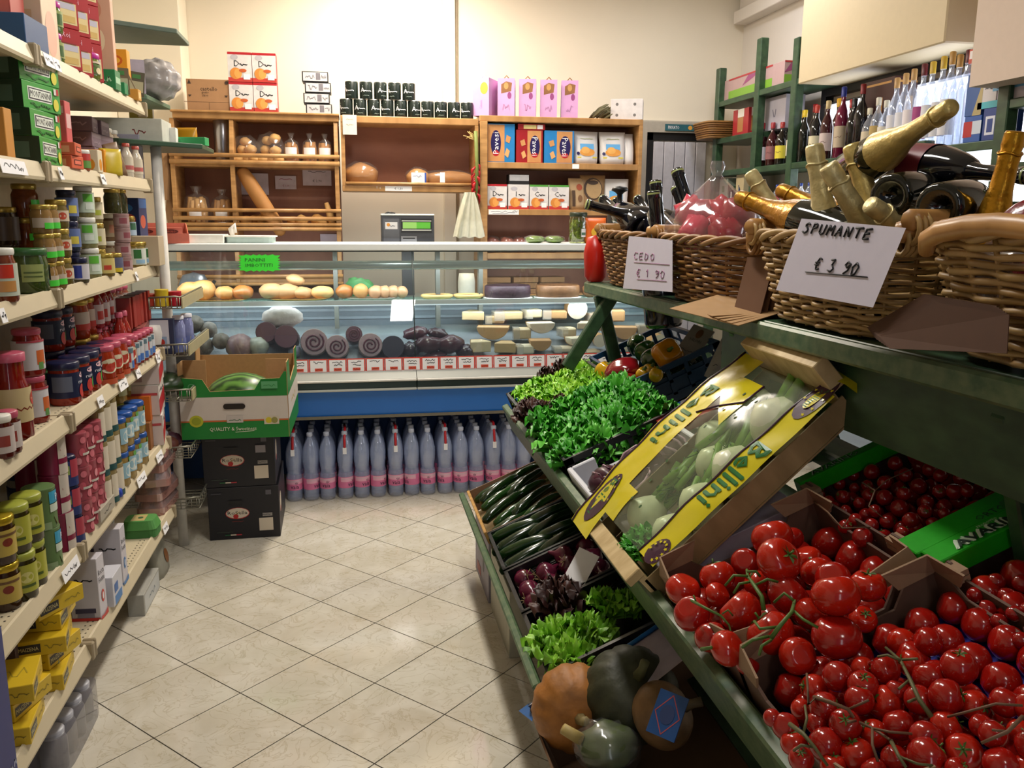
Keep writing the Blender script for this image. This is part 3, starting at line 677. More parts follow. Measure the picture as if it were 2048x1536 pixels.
MB().box(CX0, CX1, YC + .02, YC + .10, .437, .452, K('#77705f', .5)).build('panel_edge', ct)
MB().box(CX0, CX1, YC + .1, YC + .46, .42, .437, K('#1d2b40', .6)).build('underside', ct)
# metal lip: two bright lines round a dark band, one joint
XJ = at(833, 745, 1, YC).x
for s0, s1 in ((CX0, XJ - .0015), (XJ + .0015, CX1)):
    m = MB()
    m.box(s0, s1, YC - .03, YC + .04, .592, .604, LGREY).box(s0, s1, YC - .022, YC + .04, .604, .640, DSTEEL).box(s0, s1, YC - .032, YC + .04, .640, .652, WHITE)
    m.build('bumper_rail', ct, bevel=.003)
    m = MB(); m.add([(s0, YC - .028, .653), (s1, YC - .028, .653), (s1, YC + .03, .688), (s0, YC + .03, .688), (s0, YC + .06, .653), (s1, YC + .06, .653)], [(0, 1, 2, 3), (0, 3, 4), (1, 5, 2), (4, 3, 2, 5)], K('#8f928c', .45, n=.03)); m.build('sloped_ledge', ct)
# deck and body
MB().box(CX0, CX1, YC + .06, 5.05, .45, .684, K('#9aa0a0', .5)).build('body', ct)
dk = MB(); dk.add([(CX0, YC + .075, .70), (CX1, YC + .075, .70), (CX1, 5.03, .86), (CX0, 5.03, .86), (CX0, YC + .075, .685), (CX1, YC + .075, .685), (CX1, 5.03, .685), (CX0, 5.03, .685)], [(0, 1, 2, 3), (4, 5, 1, 0)], K('#7f878c', .4)); dk.build('deck', ct)
bp = MB().box(CX0, CX1, 5.03, 5.05, .72, 1.02, K('#6d7a83', .4)); 
for k in range(3): bp.box(CX0, CX1, 5.018, 5.03, .90 + .045 * k, .915 + .045 * k, K('#8a97a0', .35))
bp.build('rear_panel', ct)
MB().box(CX0, CX1, 5.05, 5.22, .98, 1.0, STEEL).build('service_top', ct)
MB().box(CX0, CX1, 4.78, 5.0, 1.012, 1.026, clear('#d6ece2', .10, .03, .10, '#9fd0bd', 'glass_shelf')).build('glass_shelf', ct)
MB().box(CX0, CX1, 4.775, 4.782, 1.006, 1.03, LGREY).build('shelf_edge', ct)
for px in (672, 880, 967): MB().box(at(px, 610, 1, 4.8).x - .012, at(px, 610, 1, 4.8).x + .012, 4.9, 4.96, .86, 1.31, K('#5c5f58', .4)).build('post', ct)
for px in (205, 1600): pass
GY0, GY1 = YC + .055, YC + .20
for s0, s1 in ((CX0, XJ - .001), (XJ + .001, CX1)):
    m = MB(); m.add([(s0, GY0, .69), (s1, GY0, .69), (s1, GY1, 1.302), (s0, GY1, 1.302)], [(0, 1, 2, 3)], clear('#eaf3f3', .085, .012, .035, '#b9c6d4', 'glass_front')); m.build('glass_front', ct)
MB().tube([(XJ, GY0 - .002, .69), (XJ, GY1 - .002, 1.30)], .003, K('#33403f', .4), 5).build('glass_joint', ct)
MB().box(CX0, CX1, GY1 - .012, 4.98, 1.305, 1.342, K('#f6fbf8', .25, n=0)).build('top_ledge', ct, bevel=.004)
MB().box(CX0, CX1, GY1 + .0, GY1 + .006, 1.298, 1.305, K('#2e3634', .4)).build('top_seal', ct)
# lamp tube under the ledge and its reflector
TY = GY1 + .055
MB().tube([(CX0, TY, 1.225), (CX1, TY, 1.225)], .024, K('#b9c4c2', .25, .5, n=0), 12).build('lamp_reflector', ct)
MB().box(CX0 + .05, CX1 - .05, TY + .03, TY + .05, 1.20, 1.21, K('#f1f6ff', .4, n=0, em=.5)).build('lamp_strip', ct)
area('counter_lamp', ((CX0 + CX1) / 2, TY + .045, 1.19), (CX1 - CX0 - .2, .03), 11, (0.93, 0.97, 1.0), (math.radians(42), 0, 0))
MB().box(CX0 + .05, CX1 - .05, 4.79, 4.83, .998, 1.006, K('#f1f6ff', .4, n=0, em=.5)).build('shelf_lamp', ct)
area('counter_shelf_lamp', ((CX0 + CX1) / 2, 4.81, .994), (CX1 - CX0 - 0.2, .03), 7, (0.93, 0.97, 1.0), (math.radians(35), 0, 0))
# price cards in the rail
RB = K('#d2402f', .5, n=0); RBX = K('#d9543a', .5, n=0)
n_c = 0; px = 585.0
card_y = YC + .03
zc = .722
x = at(560, 735, 1, card_y).x
while x < 1.45:
    o = MB().cbox(0, 0, 0, .0945, .002, .068, PAPER).build('price_card', None, (x, card_y - .002, zc), (math.radians(-8), 0, 0))
    tag(o, 'white card with red frame on the counter front, %s' % (NTH + ['thirteenth', 'fourteenth', 'fifteenth', 'sixteenth', 'seventeenth', 'eighteenth', 'nineteenth', 'twentieth', 'last'])[min(n_c, 20)] + ' from the left', 'price card', 'price cards on the counter rail')
    m = MB(); r3 = random.Random(n_c)
    it = [('r', -.047, -.034, .047, .034, RB), ('r', -.041, -.032, .041, .028, PAPER), ('s', scribble(0, .016, .05, .01, n_c), .003, INK)]
    if r3.random() < .6: it.append(('s', scribble(.004, .002, .04, .008, n_c + 40), .003, INK))
    it.append(('r', -.018, -.029, .022, -.014, RBX)); it.append(('s', scribble(.002, -.022, .03, .006, n_c + 80), .0022, K('#6d1c18', n=0)))
    art(m, flat_map((0, -.001, 0), (1, 0, 0), (0, 0, 1)), it); m.build('handwriting', o)
    x += .0965; n_c += 1
# green star notice
P = at(519, 526, 1, GY1 - .03); st = []; r3 = random.Random(2)
Wn, Hn = .105, .045
for i in range(44):
    a = 2 * PI * i / 44; k = 1.0 if i % 2 else .86
    ca, sa = math.cos(a), math.sin(a); q = max(abs(ca), abs(sa)); st.append((Wn * ca / q * k * (1 if abs(ca) > .5 else 1), Hn * sa / q * k))
NG = K('#35e22e', .55, n=0)
o = MB().prism(st, 0, .0015, NG, Matrix.Rotation(PI / 2, 4, 'X')).build('notice', None, P, (math.radians(-15), 0, 0)); tag(o, 'bright green jagged notice with handwriting taped to the counter glass', 'sign')
m = MB(); art(m, flat_map((0, -.002, 0), (1, 0, 0), (0, 0, 1)), [('t', 'PANINI', -.022, .016, .018, K('#0f5a14', n=0), .1), ('t', 'IMBOTTITI', -.002, -.012, .017, K('#0f5a14', n=0), .135)]); m.build('handwriting', o)
# ---- breads and pies on the glass shelf
SY, SZS = 4.88, 1.027
def sx(px, Y=SY): return at(px, 600, 1, Y).x
BRASS = K('#b98a45', .3, .5, n=.05)
trays = [(425, .19, BRASS, 'round brass tray of loaves at the left of the glass shelf'), (598, .17, BRASS, 'flat tray of long loaves in the middle of the glass shelf'), (742, .15, K('#b9b0a5', .3, .6), 'silver tray of egg shaped rolls on the glass shelf')]
for px, r_, mt, lb in trays:
    tag(MB().lathe([(r_ * .8, 0), (r_, .010), (r_ * .97, .011), (r_ * .78, .003), (0, .003)], mt, 28, squash=.5).build('tray', None, (sx(px), SY, SZS)), lb, 'tray')
GB = K('#b5854a', .55, n=.18, scale=16, bump=.2); TB = K('#b58a5c', .6, n=.15, scale=16, bump=.2); EG = K('#b58a64', .5, n=.1); DB = K('#a5642c', .45, n=.2, scale=16)
BUN = [(385, .075, .05, .05, GB, 0), (408, .07, .045, .055, GB, .3), (452, .055, .045, .038, GB, 0), (487, .058, .045, .040, DB, .2),
       (545, .07, .05, .045, TB, 0), (575, .075, .04, .043, TB, .2), (606, .055, .04, .034, TB, 0), (645, .065, .045, .036, BRL, .1),
       (690, .05, .035, .04, DB, .5), (722, .045, .035, .042, GB, .3), (752, .045, .035, .036, EG, .5), (770, .034, .034, .036, EG, 0), (787, .034, .034, .036, EG, 0), (804, .034, .034, .034, EG, 0)]
nm_ = ['large golden loaf at the far left of the glass shelf', 'large golden loaf second on the brass tray', 'shiny bun third on the brass tray', 'dark topped bun at the right of the brass tray', 'long tan loaf at the left of the middle tray', 'long tan loaf second on the middle tray', 'small tan loaf third on the middle tray', 'pale loaf at the right end of the middle tray', 'dark croissant at the left of the silver tray', 'golden croissant second on the silver tray', 'tan roll third on the silver tray', 'egg shaped roll fourth on the silver tray', 'egg shaped roll fifth on the silver tray', 'egg shaped roll at the right end of the silver tray']
for i, (px, rx_, ry_, rz_, mt, a) in enumerate(BUN):
    loaf('loaf', nm_[i], 'bread', (sx(px), SY - .01, SZS + .008), (rx_, ry_, rz_), mt, i + 50, (0, 0, a), amp=.05)
loaf('loaf', 'single loaf stacked on top of the long tan loaves', 'bread', (sx(590), SY, SZS + .085), (.05, .04, .03), TB, 90, (0, .25, 0), amp=.05)
for i, (px, r_) in enumerate(((874, .093), (937, .088))):
    t = thing('pie', ('left', 'right')[i] + ' round open pie on a white plate on the glass shelf', 'pie', (sx(px), SY, SZS))
    MB().lathe([(r_ * .8, 0), (r_, .012), (r_ * .98, .022), (r_ * .88, .024), (r_ * .84, .016)], K('#d9b573', .6), 22, squash=.75).build('crust', t)
    MB().lathe([(r_ * .85, .015), (r_ * .5, .019), (0, .021)], K('#96602c', .5, n=.3, scale=60), 22, squash=.75).build('filling', t)
for i, (px, w_, cl, c2) in enumerate(((1015, .14, '#3c2430', '#2a1822'), (1115, .135, '#7d5430', '#5c3a20'))):
    t = thing('cake', ('tall round dark purple cake on the right of the glass shelf', 'tall round brown cake on the right of the glass shelf')[i], 'cake', (sx(px), SY, SZS))
    MB().lathe([(w_ * 1.05, 0), (w_ * 1.05, .004), (0, .004)], WHITE, 24, squash=.7).build('cake_board', t)
    MB().lathe([(w_ * .93, .005), (w_ * .97, .03), (w_ * .95, .068), (w_ * .88, .073), (0, .070)], K(cl, .55, n=.3, scale=40, bump=.5), 24, squash=.7).build('sponge', t)
    MB().lathe([(w_ * .9, .074), (w_ * .5, .079), (0, .08)], K(c2, .4, n=.4, scale=70), 24, squash=.7).build('topping', t)
loaf('cake', 'small brown cake piece at the right end of the glass shelf', 'cake', (sx(1180), SY, SZS), (.05, .05, .04), K('#8a5e38', .6), 77)
# jug / bags in the case behind
P = at(718, 560, 1, 5.12)
tag(MB().sphere((0, 0, .065), (.09, .05, .065), K('#3f8a52', .6, n=.3, scale=30), 14, 9, fn=lump(5, .15)).build('green_bag', None, (P.x, P.y, 1.0)), 'crumpled green bag on the service top behind the case', 'bag')
tag(MB().lathe([(.05, 0), (.052, .1), (.045, .15), (0, .15)], K('#c9c4b4', .6), 16).build('paper_roll', None, (at(933, 560, 1, 5.13).x, 5.13, 1.0)), 'upright white paper roll behind the pies', 'roll')
# slicer dome left
t = thing('meat_slicer', 'grey rounded metal slicer behind the left end of the case', 'slicer', (at(388, 560, 1, 5.13).x, 5.13, 1.0))
MB().lathe([(.085, 0), (.09, .03), (.085, .1), (.06, .15), (.0, .165)], K('#6c7480', .3, .6, n=0), 20, squash=.7).build('housing', t); MB().cbox(0, -.02, .01, .24, .12, .02, STEEL).build('base_plate', t); MB().cyl((.05, -.02, .03), (.12, -.05, .12), .01, BLACK).build('handle', t)
# ---- cold meats and cheeses on the deck
def deckz(Y): return .70 + (.86 - .70) * (Y - (YC + .075)) / (5.03 - YC - .075)
def dk_at(px, py, Y):
    return at(px, py, 1, Y)
NETM = K('#6f6a60', .5, n=.5, scale=50, bump=.6); MORT = K('#6a4552', .45, n=.1, scale=60); HAM = K('#3d2230', .35, n=.2); VAC = K('#5a2430', .3, n=.4, scale=30)
def roll(px, py, r, label, rind, face, swirl=None, L=.2, Y=None, ang=0.0, cat='cold cut', group='cold cuts in the case'):
    Yf = Y or 4.66
    P = dk_at(px, py, Yf); z_ = P.z
    t = thing('salami_roll' if not swirl else 'pancetta_roll', label, cat, (P.x, Yf, z_), (math.radians(-13), 0, ang), group)
    M_ = Matrix.Rotation(-PI / 2, 4, 'X')
    MB().lathe([(r * .96, 0), (r, .004), (r, L * .9), (r * .7, L), (0, L + .01)], rind, 18, M_, cap=False).build('rind', t)
    fc = MB().lathe([(r * .95, .0), (r * .5, -.001), (0, -.001)], face, 18, M_, cap=False)
    fc.build('cut_face', t)
    if swirl:
        pts = [(rr * math.cos(a), -.004, rr * math.sin(a)) for a, rr in ((k * .45, r * (.12 + .62 * k / 30)) for k in range(31))]
        MB().tube(pts, r * .07, swirl, 5).build('lean_swirl', t)
    return t
pan_r = K('#a58f88', .5, n=.2, scale=40); pan_f = K('#b59aa0', .4, n=.2, scale=60); pan_s = K('#5a2638', .4, n=.1)
roll(532, 664, .055, 'dark sausage roll end, left of the two beneath the foil parcel', K('#4a3238'), MORT); roll(572, 673, .062, 'dark mortadella end, right of the two beneath the foil parcel', K('#4a3238'), MORT, Y=4.62)
roll(628, 684, .072, 'pale pancetta roll with purple swirl, leftmost', pan_r, pan_f, pan_s, Y=4.62); roll(674, 693, .062, 'pale pancetta roll with purple swirl, second from the left', pan_r, pan_f, pan_s, Y=4.58); roll(741, 690, .064, 'pale pancetta roll with purple swirl, rightmost', pan_r, pan_f, pan_s, Y=4.58); roll(708, 668, .045, 'small dark pancetta roll above the others', K('#55363c'), K('#6a4652'), pan_s, Y=4.7)
roll(786, 694, .062, 'black rinded ham end right of the pancetta rolls', K('#26222c'), K('#2e2b3c'), Y=4.58)
for i, (px, py, rr, cl, lb) in enumerate(((386, 650, .05, NETM, 'dark netted salami at the far left top of the case'), (415, 662, .045, NETM, 'netted salami left of the big pink one'), (403, 695, .055, NETM, 'netted salami low at the far left of the case'), (440, 684, .045, NETM, 'small netted salami beside the big pink one'),
        (478, 696, .072, K('#8a6e70', .4, n=.3, scale=40), 'big pinkish salami in the left of the case'), (515, 695, .055, K('#9fa79c', .4, n=.3), 'pale bagged salami beside the big pink one'), (588, 705, .035, K('#7e8494', .4), 'small grey wrapped sausage below the mortadella'), (372, 706, .10, K('#584a44', .4, n=.2), 'huge brown salami low at the left edge of the case'), (350, 672, .06, NETM, 'netted salami at the left edge of the glass'))):
    Y_ = 4.62 if py > 680 else 4.72
    P = dk_at(px, py, Y_)
    tag(MB().sphere((0, 0, 0), (rr, rr * 1.3, rr * .95), cl, 16, 10, fn=lump(i + 7, .05, 4)).build('salami', None, (P.x, Y_ + .04, P.z)), lb, 'cold cut', 'salami in the left of the case')
P = dk_at(565, 634, 4.74)
tag(MB().sphere((0, 0, 0), (.105, .05, .06), K('#e9e4e0', .35, n=.25, scale=25, bump=1.0), 20, 12, fn=lump(3, .06, 8)).build('foil_parcel', None, P), 'bright white crinkled foil parcel above the pancetta rolls', 'parcel')
for i, (px, py, rx_, rz_, cl) in enumerate(((832, 668, .075, .035, '#4e2230'), (858, 690, .08, .045, '#43202b'), (822, 700, .05, .04, '#2f2430'), (900, 690, .075, .05, '#4a2430'), (930, 704, .05, .04, '#2c1a24'), (875, 668, .06, .03, '#3a1c26'), (870, 712, .07, .022, '#54323c'))):
    Y_ = 4.60 if py > 680 else 4.70; P = dk_at(px, py, Y_)
    o = tag(MB().sphere((0, 0, 0), (rx_, .06, rz_), K(cl, .25, n=.4, scale=30), 16, 9, fn=lump(i + 30, .1, 4)).build('vacuum_meat', None, (P.x, Y_ + .02, P.z), (0, .15 * (i % 3 - 1), 0)), 'dark vacuum packed meat in the middle of the case, %s' % ordinal(i, 7), 'cold cut', 'vacuum packed meats')
CHZ = ['#c4a676', '#cbb285', '#b98f5f', '#d5c39c', '#d9cfb4', '#c7b48f', '#bd9a6a', '#d8cdb8', '#cfc0a4']
def cheese(px, py, w_, h_, kind, col, label, Y, i):
    P = dk_at(px, py, Y); mt = K(col, .5, n=.12, scale=20); rind = K('#b5874f', .5, n=.15)
    t = thing('cheese', label, 'cheese', (P.x, Y, P.z), (0, 0, (i * 37 % 7 - 3) * .08), 'cheeses in the case')
    if kind == 'wedge':
        MB().prism([(-w_, 0), (0, -h_ * .0), (w_, 0), (w_ * .55, .09), (-w_ * .55, .09)], -h_ / 2, h_ / 2, mt).build('paste', t, bevel=.004)
        MB().cbox(0, .094, 0, w_ * 1.1, .008, h_, rind).build('rind', t)
    elif kind == 'half':
        pts = [(w_ * math.cos(PI + PI * k / 12), h_ * 1.2 * math.sin(PI + PI * k / 12) + h_ * .5) for k in range(13)]
        Mh = Matrix.Rotation(PI / 2, 4, 'X')
        MB().prism(pts, -.08, 0, mt, Mh).build('paste', t, bevel=.003)
        MB().prism([(a * 1.03, b * 1.03 + .0) for a, b in pts], -.085, -.08, rind, Mh).build('rind', t)
    elif kind == 'disc':
        Md = Matrix.Rotation(-PI / 2, 4, 'X')
        MB().lathe([(w_, 0), (w_, .09)], rind, 20, Md, cap=False).build('rind', t)
        MB().lathe([(w_, 0), (w_ * .5, -.001), (0, -.001)], mt, 20, Md, cap=False).build('paste', t)
    else:
        MB().cbox(0, .04, 0, w_ * 2, .08, h_, mt).build('paste', t, bevel=.008); MB().box(-w_ * 1.03, -w_ * .3, -.004, .084, -h_ * .53, h_ * .53, clear('#ffffff', .15, .15, .3, '#f3efe4', 'wrap')).build('wrap', t)
    return t
CH = [(946, 632, .065, .05, 'wedge', 1), (990, 640, .055, .045, 'block', 0), (1018, 632, .085, .05, 'block', 1), (1070, 628, .05, .05, 'block', 3), (1110, 630, .07, .05, 'block', 2), (1155, 618, .06, .07, 'disc', 7), (1195, 635, .05, .05, 'block', 2),
      (985, 665, .09, .06, 'half', 6), (1045, 668, .05, .06, 'block', 5), (1085, 655, .075, .05, 'half', 7), (1140, 665, .045, .05, 'block', 3), (1175, 652, .06, .035, 'wedge', 8), (1205, 655, .05, .04, 'block', 6),
      (962, 694, .06, .06, 'wedge', 3), (1010, 696, .06, .055, 'wedge', 0), (1082, 690, .06, .05, 'half', 2), (1052, 700, .05, .05, 'block', 4), (1160, 684, .055, .045, 'half', 4), (1200, 682, .036, .04, 'disc', 7), (1130, 700, .06, .03, 'block', 8), (1180, 706, .07, .025, 'block', 5), (1250, 665, .07, .06, 'half', 2), (1300, 660, .07, .06, 'block', 8), (1320, 690, .06, .05, 'disc', 4), (1265, 695, .05, .04, 'block', 3), (1230, 632, .06, .07, 'block', 2)]
for i, (px, py, w_, h_, kd, ci) in enumerate(CH):
    row = ('back', 'middle', 'front')[0 if py < 645 else 1 if py < 675 else 2]
    rowi = sum(1 for q in CH[:i] if ('back', 'middle', 'front')[0 if q[1] < 645 else 1 if q[1] < 675 else 2] == row)
    cheese(px, py, w_, h_, kd, CHZ[ci], 'pale %s of cheese, %s in the %s row of the case' % ({'wedge': 'wedge', 'half': 'half wheel', 'disc': 'small round', 'block': 'block'}[kd], ordinal(rowi), row), 4.86 if py < 645 else 4.73 if py < 675 else 4.60, i)
# ---- on top of the counter
TZ = 1.3425
t = thing('scale_display', 'dark weighing scale with green display behind the counter', 'scale', (at(815, 460, 1, 5.12).x, 5.12, 1.0))
SG = K('#3c3e44', .4); SGD = K('#1c1d20', .4)
MB().cbox(0, 0, .012, .34, .26, .024, STEEL).build('weighing_plate', t, loc=(0, 0, 0)); MB().cbox(0, .02, .16, .07, .05, .27, SGD).build('column', t)
hd = MB().cbox(0, 0, .4, .305, .09, .19, SG).box(-.155, .155, -.05, .05, .488, .497, LGREY).build('head', t, bevel=.004)
m = MB(); art(m, flat_map((0, -.045, .4), (1, 0, 0), (0, 0, 1)), [('r', -.14, -.07, -.05, .07, K('#55575e')), ('r', -.13, .01, -.06, .05, K('#c9c9cc')), ('e', -.112, .035, .01, .01, K('#c8862f')), ('s', scribble(-.09, .028, .03, .006, 2), .003, K('#8a8a98')), ('r', -.04, -.01, .14, .07, SGD), ('r', -.035, .002, .135, .008, LGREY), ('r', -.035, .055, .135, .06, LGREY), ('r', -.04, -.09, .05, -.03, K('#8d9096')), ('r', -.03, -.045, .04, -.038, SGD)]); m.build('front_panel', hd)
m = MB(); art(m, flat_map((0, -.0475, .4), (1, 0, 0), (0, 0, 1)), [('r', -.03, .014, .05, .05, K('#7fae5a', .3, n=0, em=.25)), ('r', .05, .014, .13, .05, K('#4f9a30', .3, n=0, em=.3))]); m.build('display', hd)
MB().tube([(-.14, -.02, .49), (-.11, -.02, .505), (-.07, -.02, .498)], .006, BLACK, 6).build('cable', hd)
o = thing('white_tub', 'wide white lidded plastic tub on the left of the counter top', 'tub', (at(503, 485, 1, 4.8).x, 4.80, TZ))
MB().prism(roundbox(.125, .08, 0), 0, .03, K('#b9cdc9', .4), None).build('tub_body', o); MB().prism(roundbox(.135, .09, 0), .03, .036, WHITE).build('lid', o)
MB().tube([(-.095, 0, .036), (-.1, .0, .07), (-.085, 0, .095), (-.08, 0, .05)], [.012, .016, .012, .01], WHITE, 7).build('crumpled_napkin', o)
carton('white_carton', 'flat white carton on the counter top left of the tub', 'carton', (at(405, 485, 1, 4.8).x, 4.80, TZ), (.24, .2, .042), WHITE, None)
t = thing('open_carton', 'open salmon pink display carton at the left end of the counter', 'carton', (at(322, 480, 1, 4.72).x, 4.72, TZ), (0, 0, .25))
SAL = K('#d0705c', .5); MB().cbox(0, 0, .003, .26, .18, .006, SAL).box(-.13, .13, -.09, -.087, .006, .05, SAL).box(-.13, .13, .087, .09, .006, .10, SAL).build('tray', t)
MB().add([(.13, -.09, .006), (.13, .09, .006), (.13, .09, .10), (.13, .02, .09), (.13, -.09, .03)], [(0, 1, 2, 3, 4)], K('#dc8068', .5)).build('side_flap', t).modifiers.new('s', 'SOLIDIFY').thickness = .003
for i in range(2):
    c_ = MB().cbox(-.07 + .12 * i, .02, .042, .11, .09, .07, K('#c46a58', .5)).build('packet', t)
    m = MB(); art(m, flat_map((-.07 + .12 * i, -.026, .05), (1, 0, 0), (0, 0, 1)), [('e', 0, .008, .035, .011, K('#5c221c')), ('t', 'MORO', 0, .008, .011, K('#d0705c'), .04)]); m.build('print', c_)
# green wrapped things, olives jar, orange packet at the right of the top
for i, px in enumerate((1070, 1109)):
    loaf('green_parcel', ('left', 'right')[i] + ' flat green wrapped tray beside the olive jar on the counter', 'tray', (at(px, 482, 1, 4.78).x, 4.78, TZ), (.055, .05, .02), K('#6d8a3c', .4, n=.3, scale=30), i + 60, bag=True)
t = thing('olive_jar', 'large glass jar of green olives with dark lid on the counter', 'jar', (at(1156, 470, 1, 4.74).x, 4.74, TZ))
MB().lathe([(.045, 0), (.052, .008), (.053, .12), (.047, .14), (.047, .148)], clear('#dfe8c0', .12, .05, .1, '#8a9a4a'), 18).build('jar_glass', t)
MB().lathe([(.049, .147), (.05, .15), (.05, .166), (.046, .17), (0, .17)], K('#24301f', .4), 18).build('lid', t)
ol = MB(); r3 = random.Random(3); OLV = K('#7a8a38', .35, n=.1)
for k in range(70):
    a = r3.random() * 2 * PI; q = .036 * math.sqrt(r3.random()) + .002
    ol.sphere((q * math.cos(a), q * math.sin(a), .014 + .115 * k / 70), .012, OLV, 7, 5)
ol.build('olives', t, kind='stuff')
m = MB(); art(m, cyl_map(.0535, -PI / 2, (0, 0, 0)), [('r', .005, .035, .035, .08, PAPER), ('r', .007, .045, .033, .06, K('#4d7a5c'))], True); m.build('paper_label', t)
pillow('snack_bag', 'orange and yellow snack bag right of the olive jar', 'bag', (at(1190, 470, 1, 4.72).x, 4.72, TZ), .13, .07, .14, K('#e0661c', .35), [('e', .0, .06, .04, .03, K('#e8b52a')), ('e', .02, .03, .03, .02, K('#6f9a2c'))], .2)
# ================================================================== LEFT GONDOLA
GX = -0.778; GB = -1.22
LZ = [1.867, 1.578, 1.247, .904, .527, .224]
TZS = [z + .042 for z in LZ]
SNAME = ['top', 'second', 'third', 'fourth', 'fifth', 'bottom']
SHM = K('#cbbd9f', .45, n=.05, scale=10); BRK = K('#9c8d72', .5)
for gi, (ya, yb, lb) in enumerate(((1.26, 2.49, 'cream metal shelving section nearest the camera on the left'), (2.495, 3.70, 'cream metal shelving section on the left, farther from the camera'))):
    t = thing('shelving_gondola', lb, 'shelf', (0, 0, 0), group='cream shelving sections')
    MB().box(GB - .03, GB, ya, yb, 0, 2.35, K('#b9ab8e', .5)).build('back_panel', t)
    MB().box(GB - .03, -.95, ya + .01, yb - .01, 0, .22, K('#5a5040', .6)).build('plinth', t)
    for k, (zl, zt_) in enumerate(zip(LZ, TZS)):
        m = MB().box(GB, GX - .022, ya + .002, yb - .002, zt_ - .03, zt_, SHM); m.build('shelf_board', t)
        m = MB()
        pr = [(GX - .022, zt_ - .004), (GX - .018, zt_ + .006), (GX - .012, zt_ + .004), (GX, zl + .008), (GX - .002, zl), (GX - .02, zl - .002), (GX - .022, zt_ - .034)]
        vs = [(a, ya + .002, b) for a, b in pr] + [(a, yb - .002, b) for a, b in pr]; n = len(pr)
        m.add(vs, [tuple(range(n)), tuple(range(2 * n - 1, n - 1, -1))] + [(i, i + n, (i + 1) % n + n, (i + 1) % n) for i in range(n)], SHM)
        m.build('price_rail', t)
        mb_ = MB().box(GX - .03, GX + .006, yb - .022, yb + .0, zl - .006, zt_ + .008, BRK); mb_.build('end_cap', t, bevel=.004)
        if gi == 1: MB().box(GX - .03, GX + .006, ya, ya + .012, zl - .006, zt_ + .008, BRK).build('end_cap', t, bevel=.003)
        if k >= 3:
            h = MB(); y = ya + .03
            while y < yb - .03:
                for xx in (-.815, -.83): h.add([(xx - .0025, y, zt_ + .0004), (xx + .0025, y, zt_ + .0004), (xx + .0025, y + .006, zt_ + .0004), (xx - .0025, y + .006, zt_ + .0004)], [(0, 1, 2, 3)], K('#3a3226', .8, n=0))
                y += .025
            h.build('perforations', t, kind='stuff')
# price tickets clipped to the rails
TICK = [(0, 96, .07), (0, 112, .05), (1, 25, .16), (1, 120, .03), (1, 205, .05), (2, 4, .03), (2, 272, .03), (3, 200, .06), (3, 245, .1), (3, 275, .06), (3, 315, .06), (3, 160, .0), (4, 140, .13), (4, 282, .12), (4, 318, .1), (5, 330, .08)]
nt_ = {}
for (k, px, L) in TICK:
    if not L: continue
    zl = LZ[k] + .018; y = yat(px, GX, zl); nt_[k] = nt_.get(k, 0) + 1
    o = MB().cbox(0, 0, 0, .0015, L, .033, PAPER).build('price_ticket', None, (GX + .003, y, zl + .004), (0, math.radians(-12), 0))
    tag(o, 'white price ticket on the %s gondola rail, %s from the near end' % (SNAME[k], NTH[nt_[k] - 1]), 'price ticket', 'price tickets on the gondola')
    m = MB(); fm = flat_map((.0009, 0, 0), (0, 1, 0), (0, 0, 1))
    art(m, fm, [('s', scribble(-L * .1, .002, L * .55, .012, px), .002, INK), ('s', scribble(L * .25, -.003, L * .2, .01, px + 1), .002, INK)]); m.build('handwriting', o)

# ------------------------------------------------------------------ product makers: each returns an object standing on z=0
LIDG = K('#b59a4a', .3, .7, n=0); LIDGR = K('#2c5a2c', .35, n=0); LIDW = K('#d9d6cc', .4, n=0); LIDN = K('#171a3c', .3, n=0); LIDP = K('#b04a62', .35, n=0); LIDB = K('#14151a', .4, n=0); LIDBL = K('#184a94', .3, n=0); LIDM = K('#b01c86', .35, n=0); LIDO = K('#9aa03a', .35, n=0)
FA = math.radians(-52)
def jar(body, lid, r=.035, h=.10, lab=None, lidh=.014, neck=.86, gloss=True, curve=0, nm='food_jar'):
    hb_ = h - lidh
    prof = [(r * .9, 0), (r, .006), (r * (1 + curve), hb_ * .45), (r, hb_ * .78), (r * neck, hb_ * .93), (r * neck, hb_)]
    o = MB().lathe(prof, K(body, .08 if gloss else .4, n=.35, scale=70), 14).build(nm)
    MB().lathe([(r * neck * 1.03, hb_ - .002), (r * neck * 1.08, hb_ + .002), (r * neck * 1.08, h - .003), (r * neck, h), (0, h)], lid, 14).build('lid', o)
    if lab:
        m = MB(); art(m, cyl_map(r * (1 + curve * .9), FA), lab, True, base=.0012); m.build('printed_label', o)
    return o
def bottle(body, lid, r=.03, h=.2, lab=None, nm='sauce_bottle', shoulder=.6, nr=.4):
    o = MB().lathe([(r * .9, 0), (r, .006), (r, h * shoulder), (r * .8, h * (shoulder + .1)), (r * nr, h * (shoulder + .22)), (r * nr, h * .92)], K(body, .08, n=.2, scale=50), 14).build(nm)
    MB().lathe([(r * (nr + .12), h * .90), (r * (nr + .12), h * .99), (r * nr, h), (0, h)], lid, 12).build('cap', o)
    if lab:
        m = MB(); art(m, cyl_map(r, FA), lab, True, base=.001); m.build('printed_label', o)
    return o
def cant(body, r=.037, h=.11, lab=None, nm='food_can'):
    o = MB().lathe([(r, 0), (r * 1.02, .002), (r, .005), (r, h - .005), (r * 1.02, h - .002), (r * .98, h)], K(body, .35, n=.08), 16).build(nm)
    MB().lathe([(r * .99, h - .001), (r * .93, h - .0005), (r * .9, h - .003), (0, h - .003)], K('#a8a58f', .25, .9, n=0), 16).build('tin_lid', o)
    if lab:
        m = MB(); art(m, cyl_map(r, FA), lab, True, base=.0008); m.build('printed_label', o)
    return o
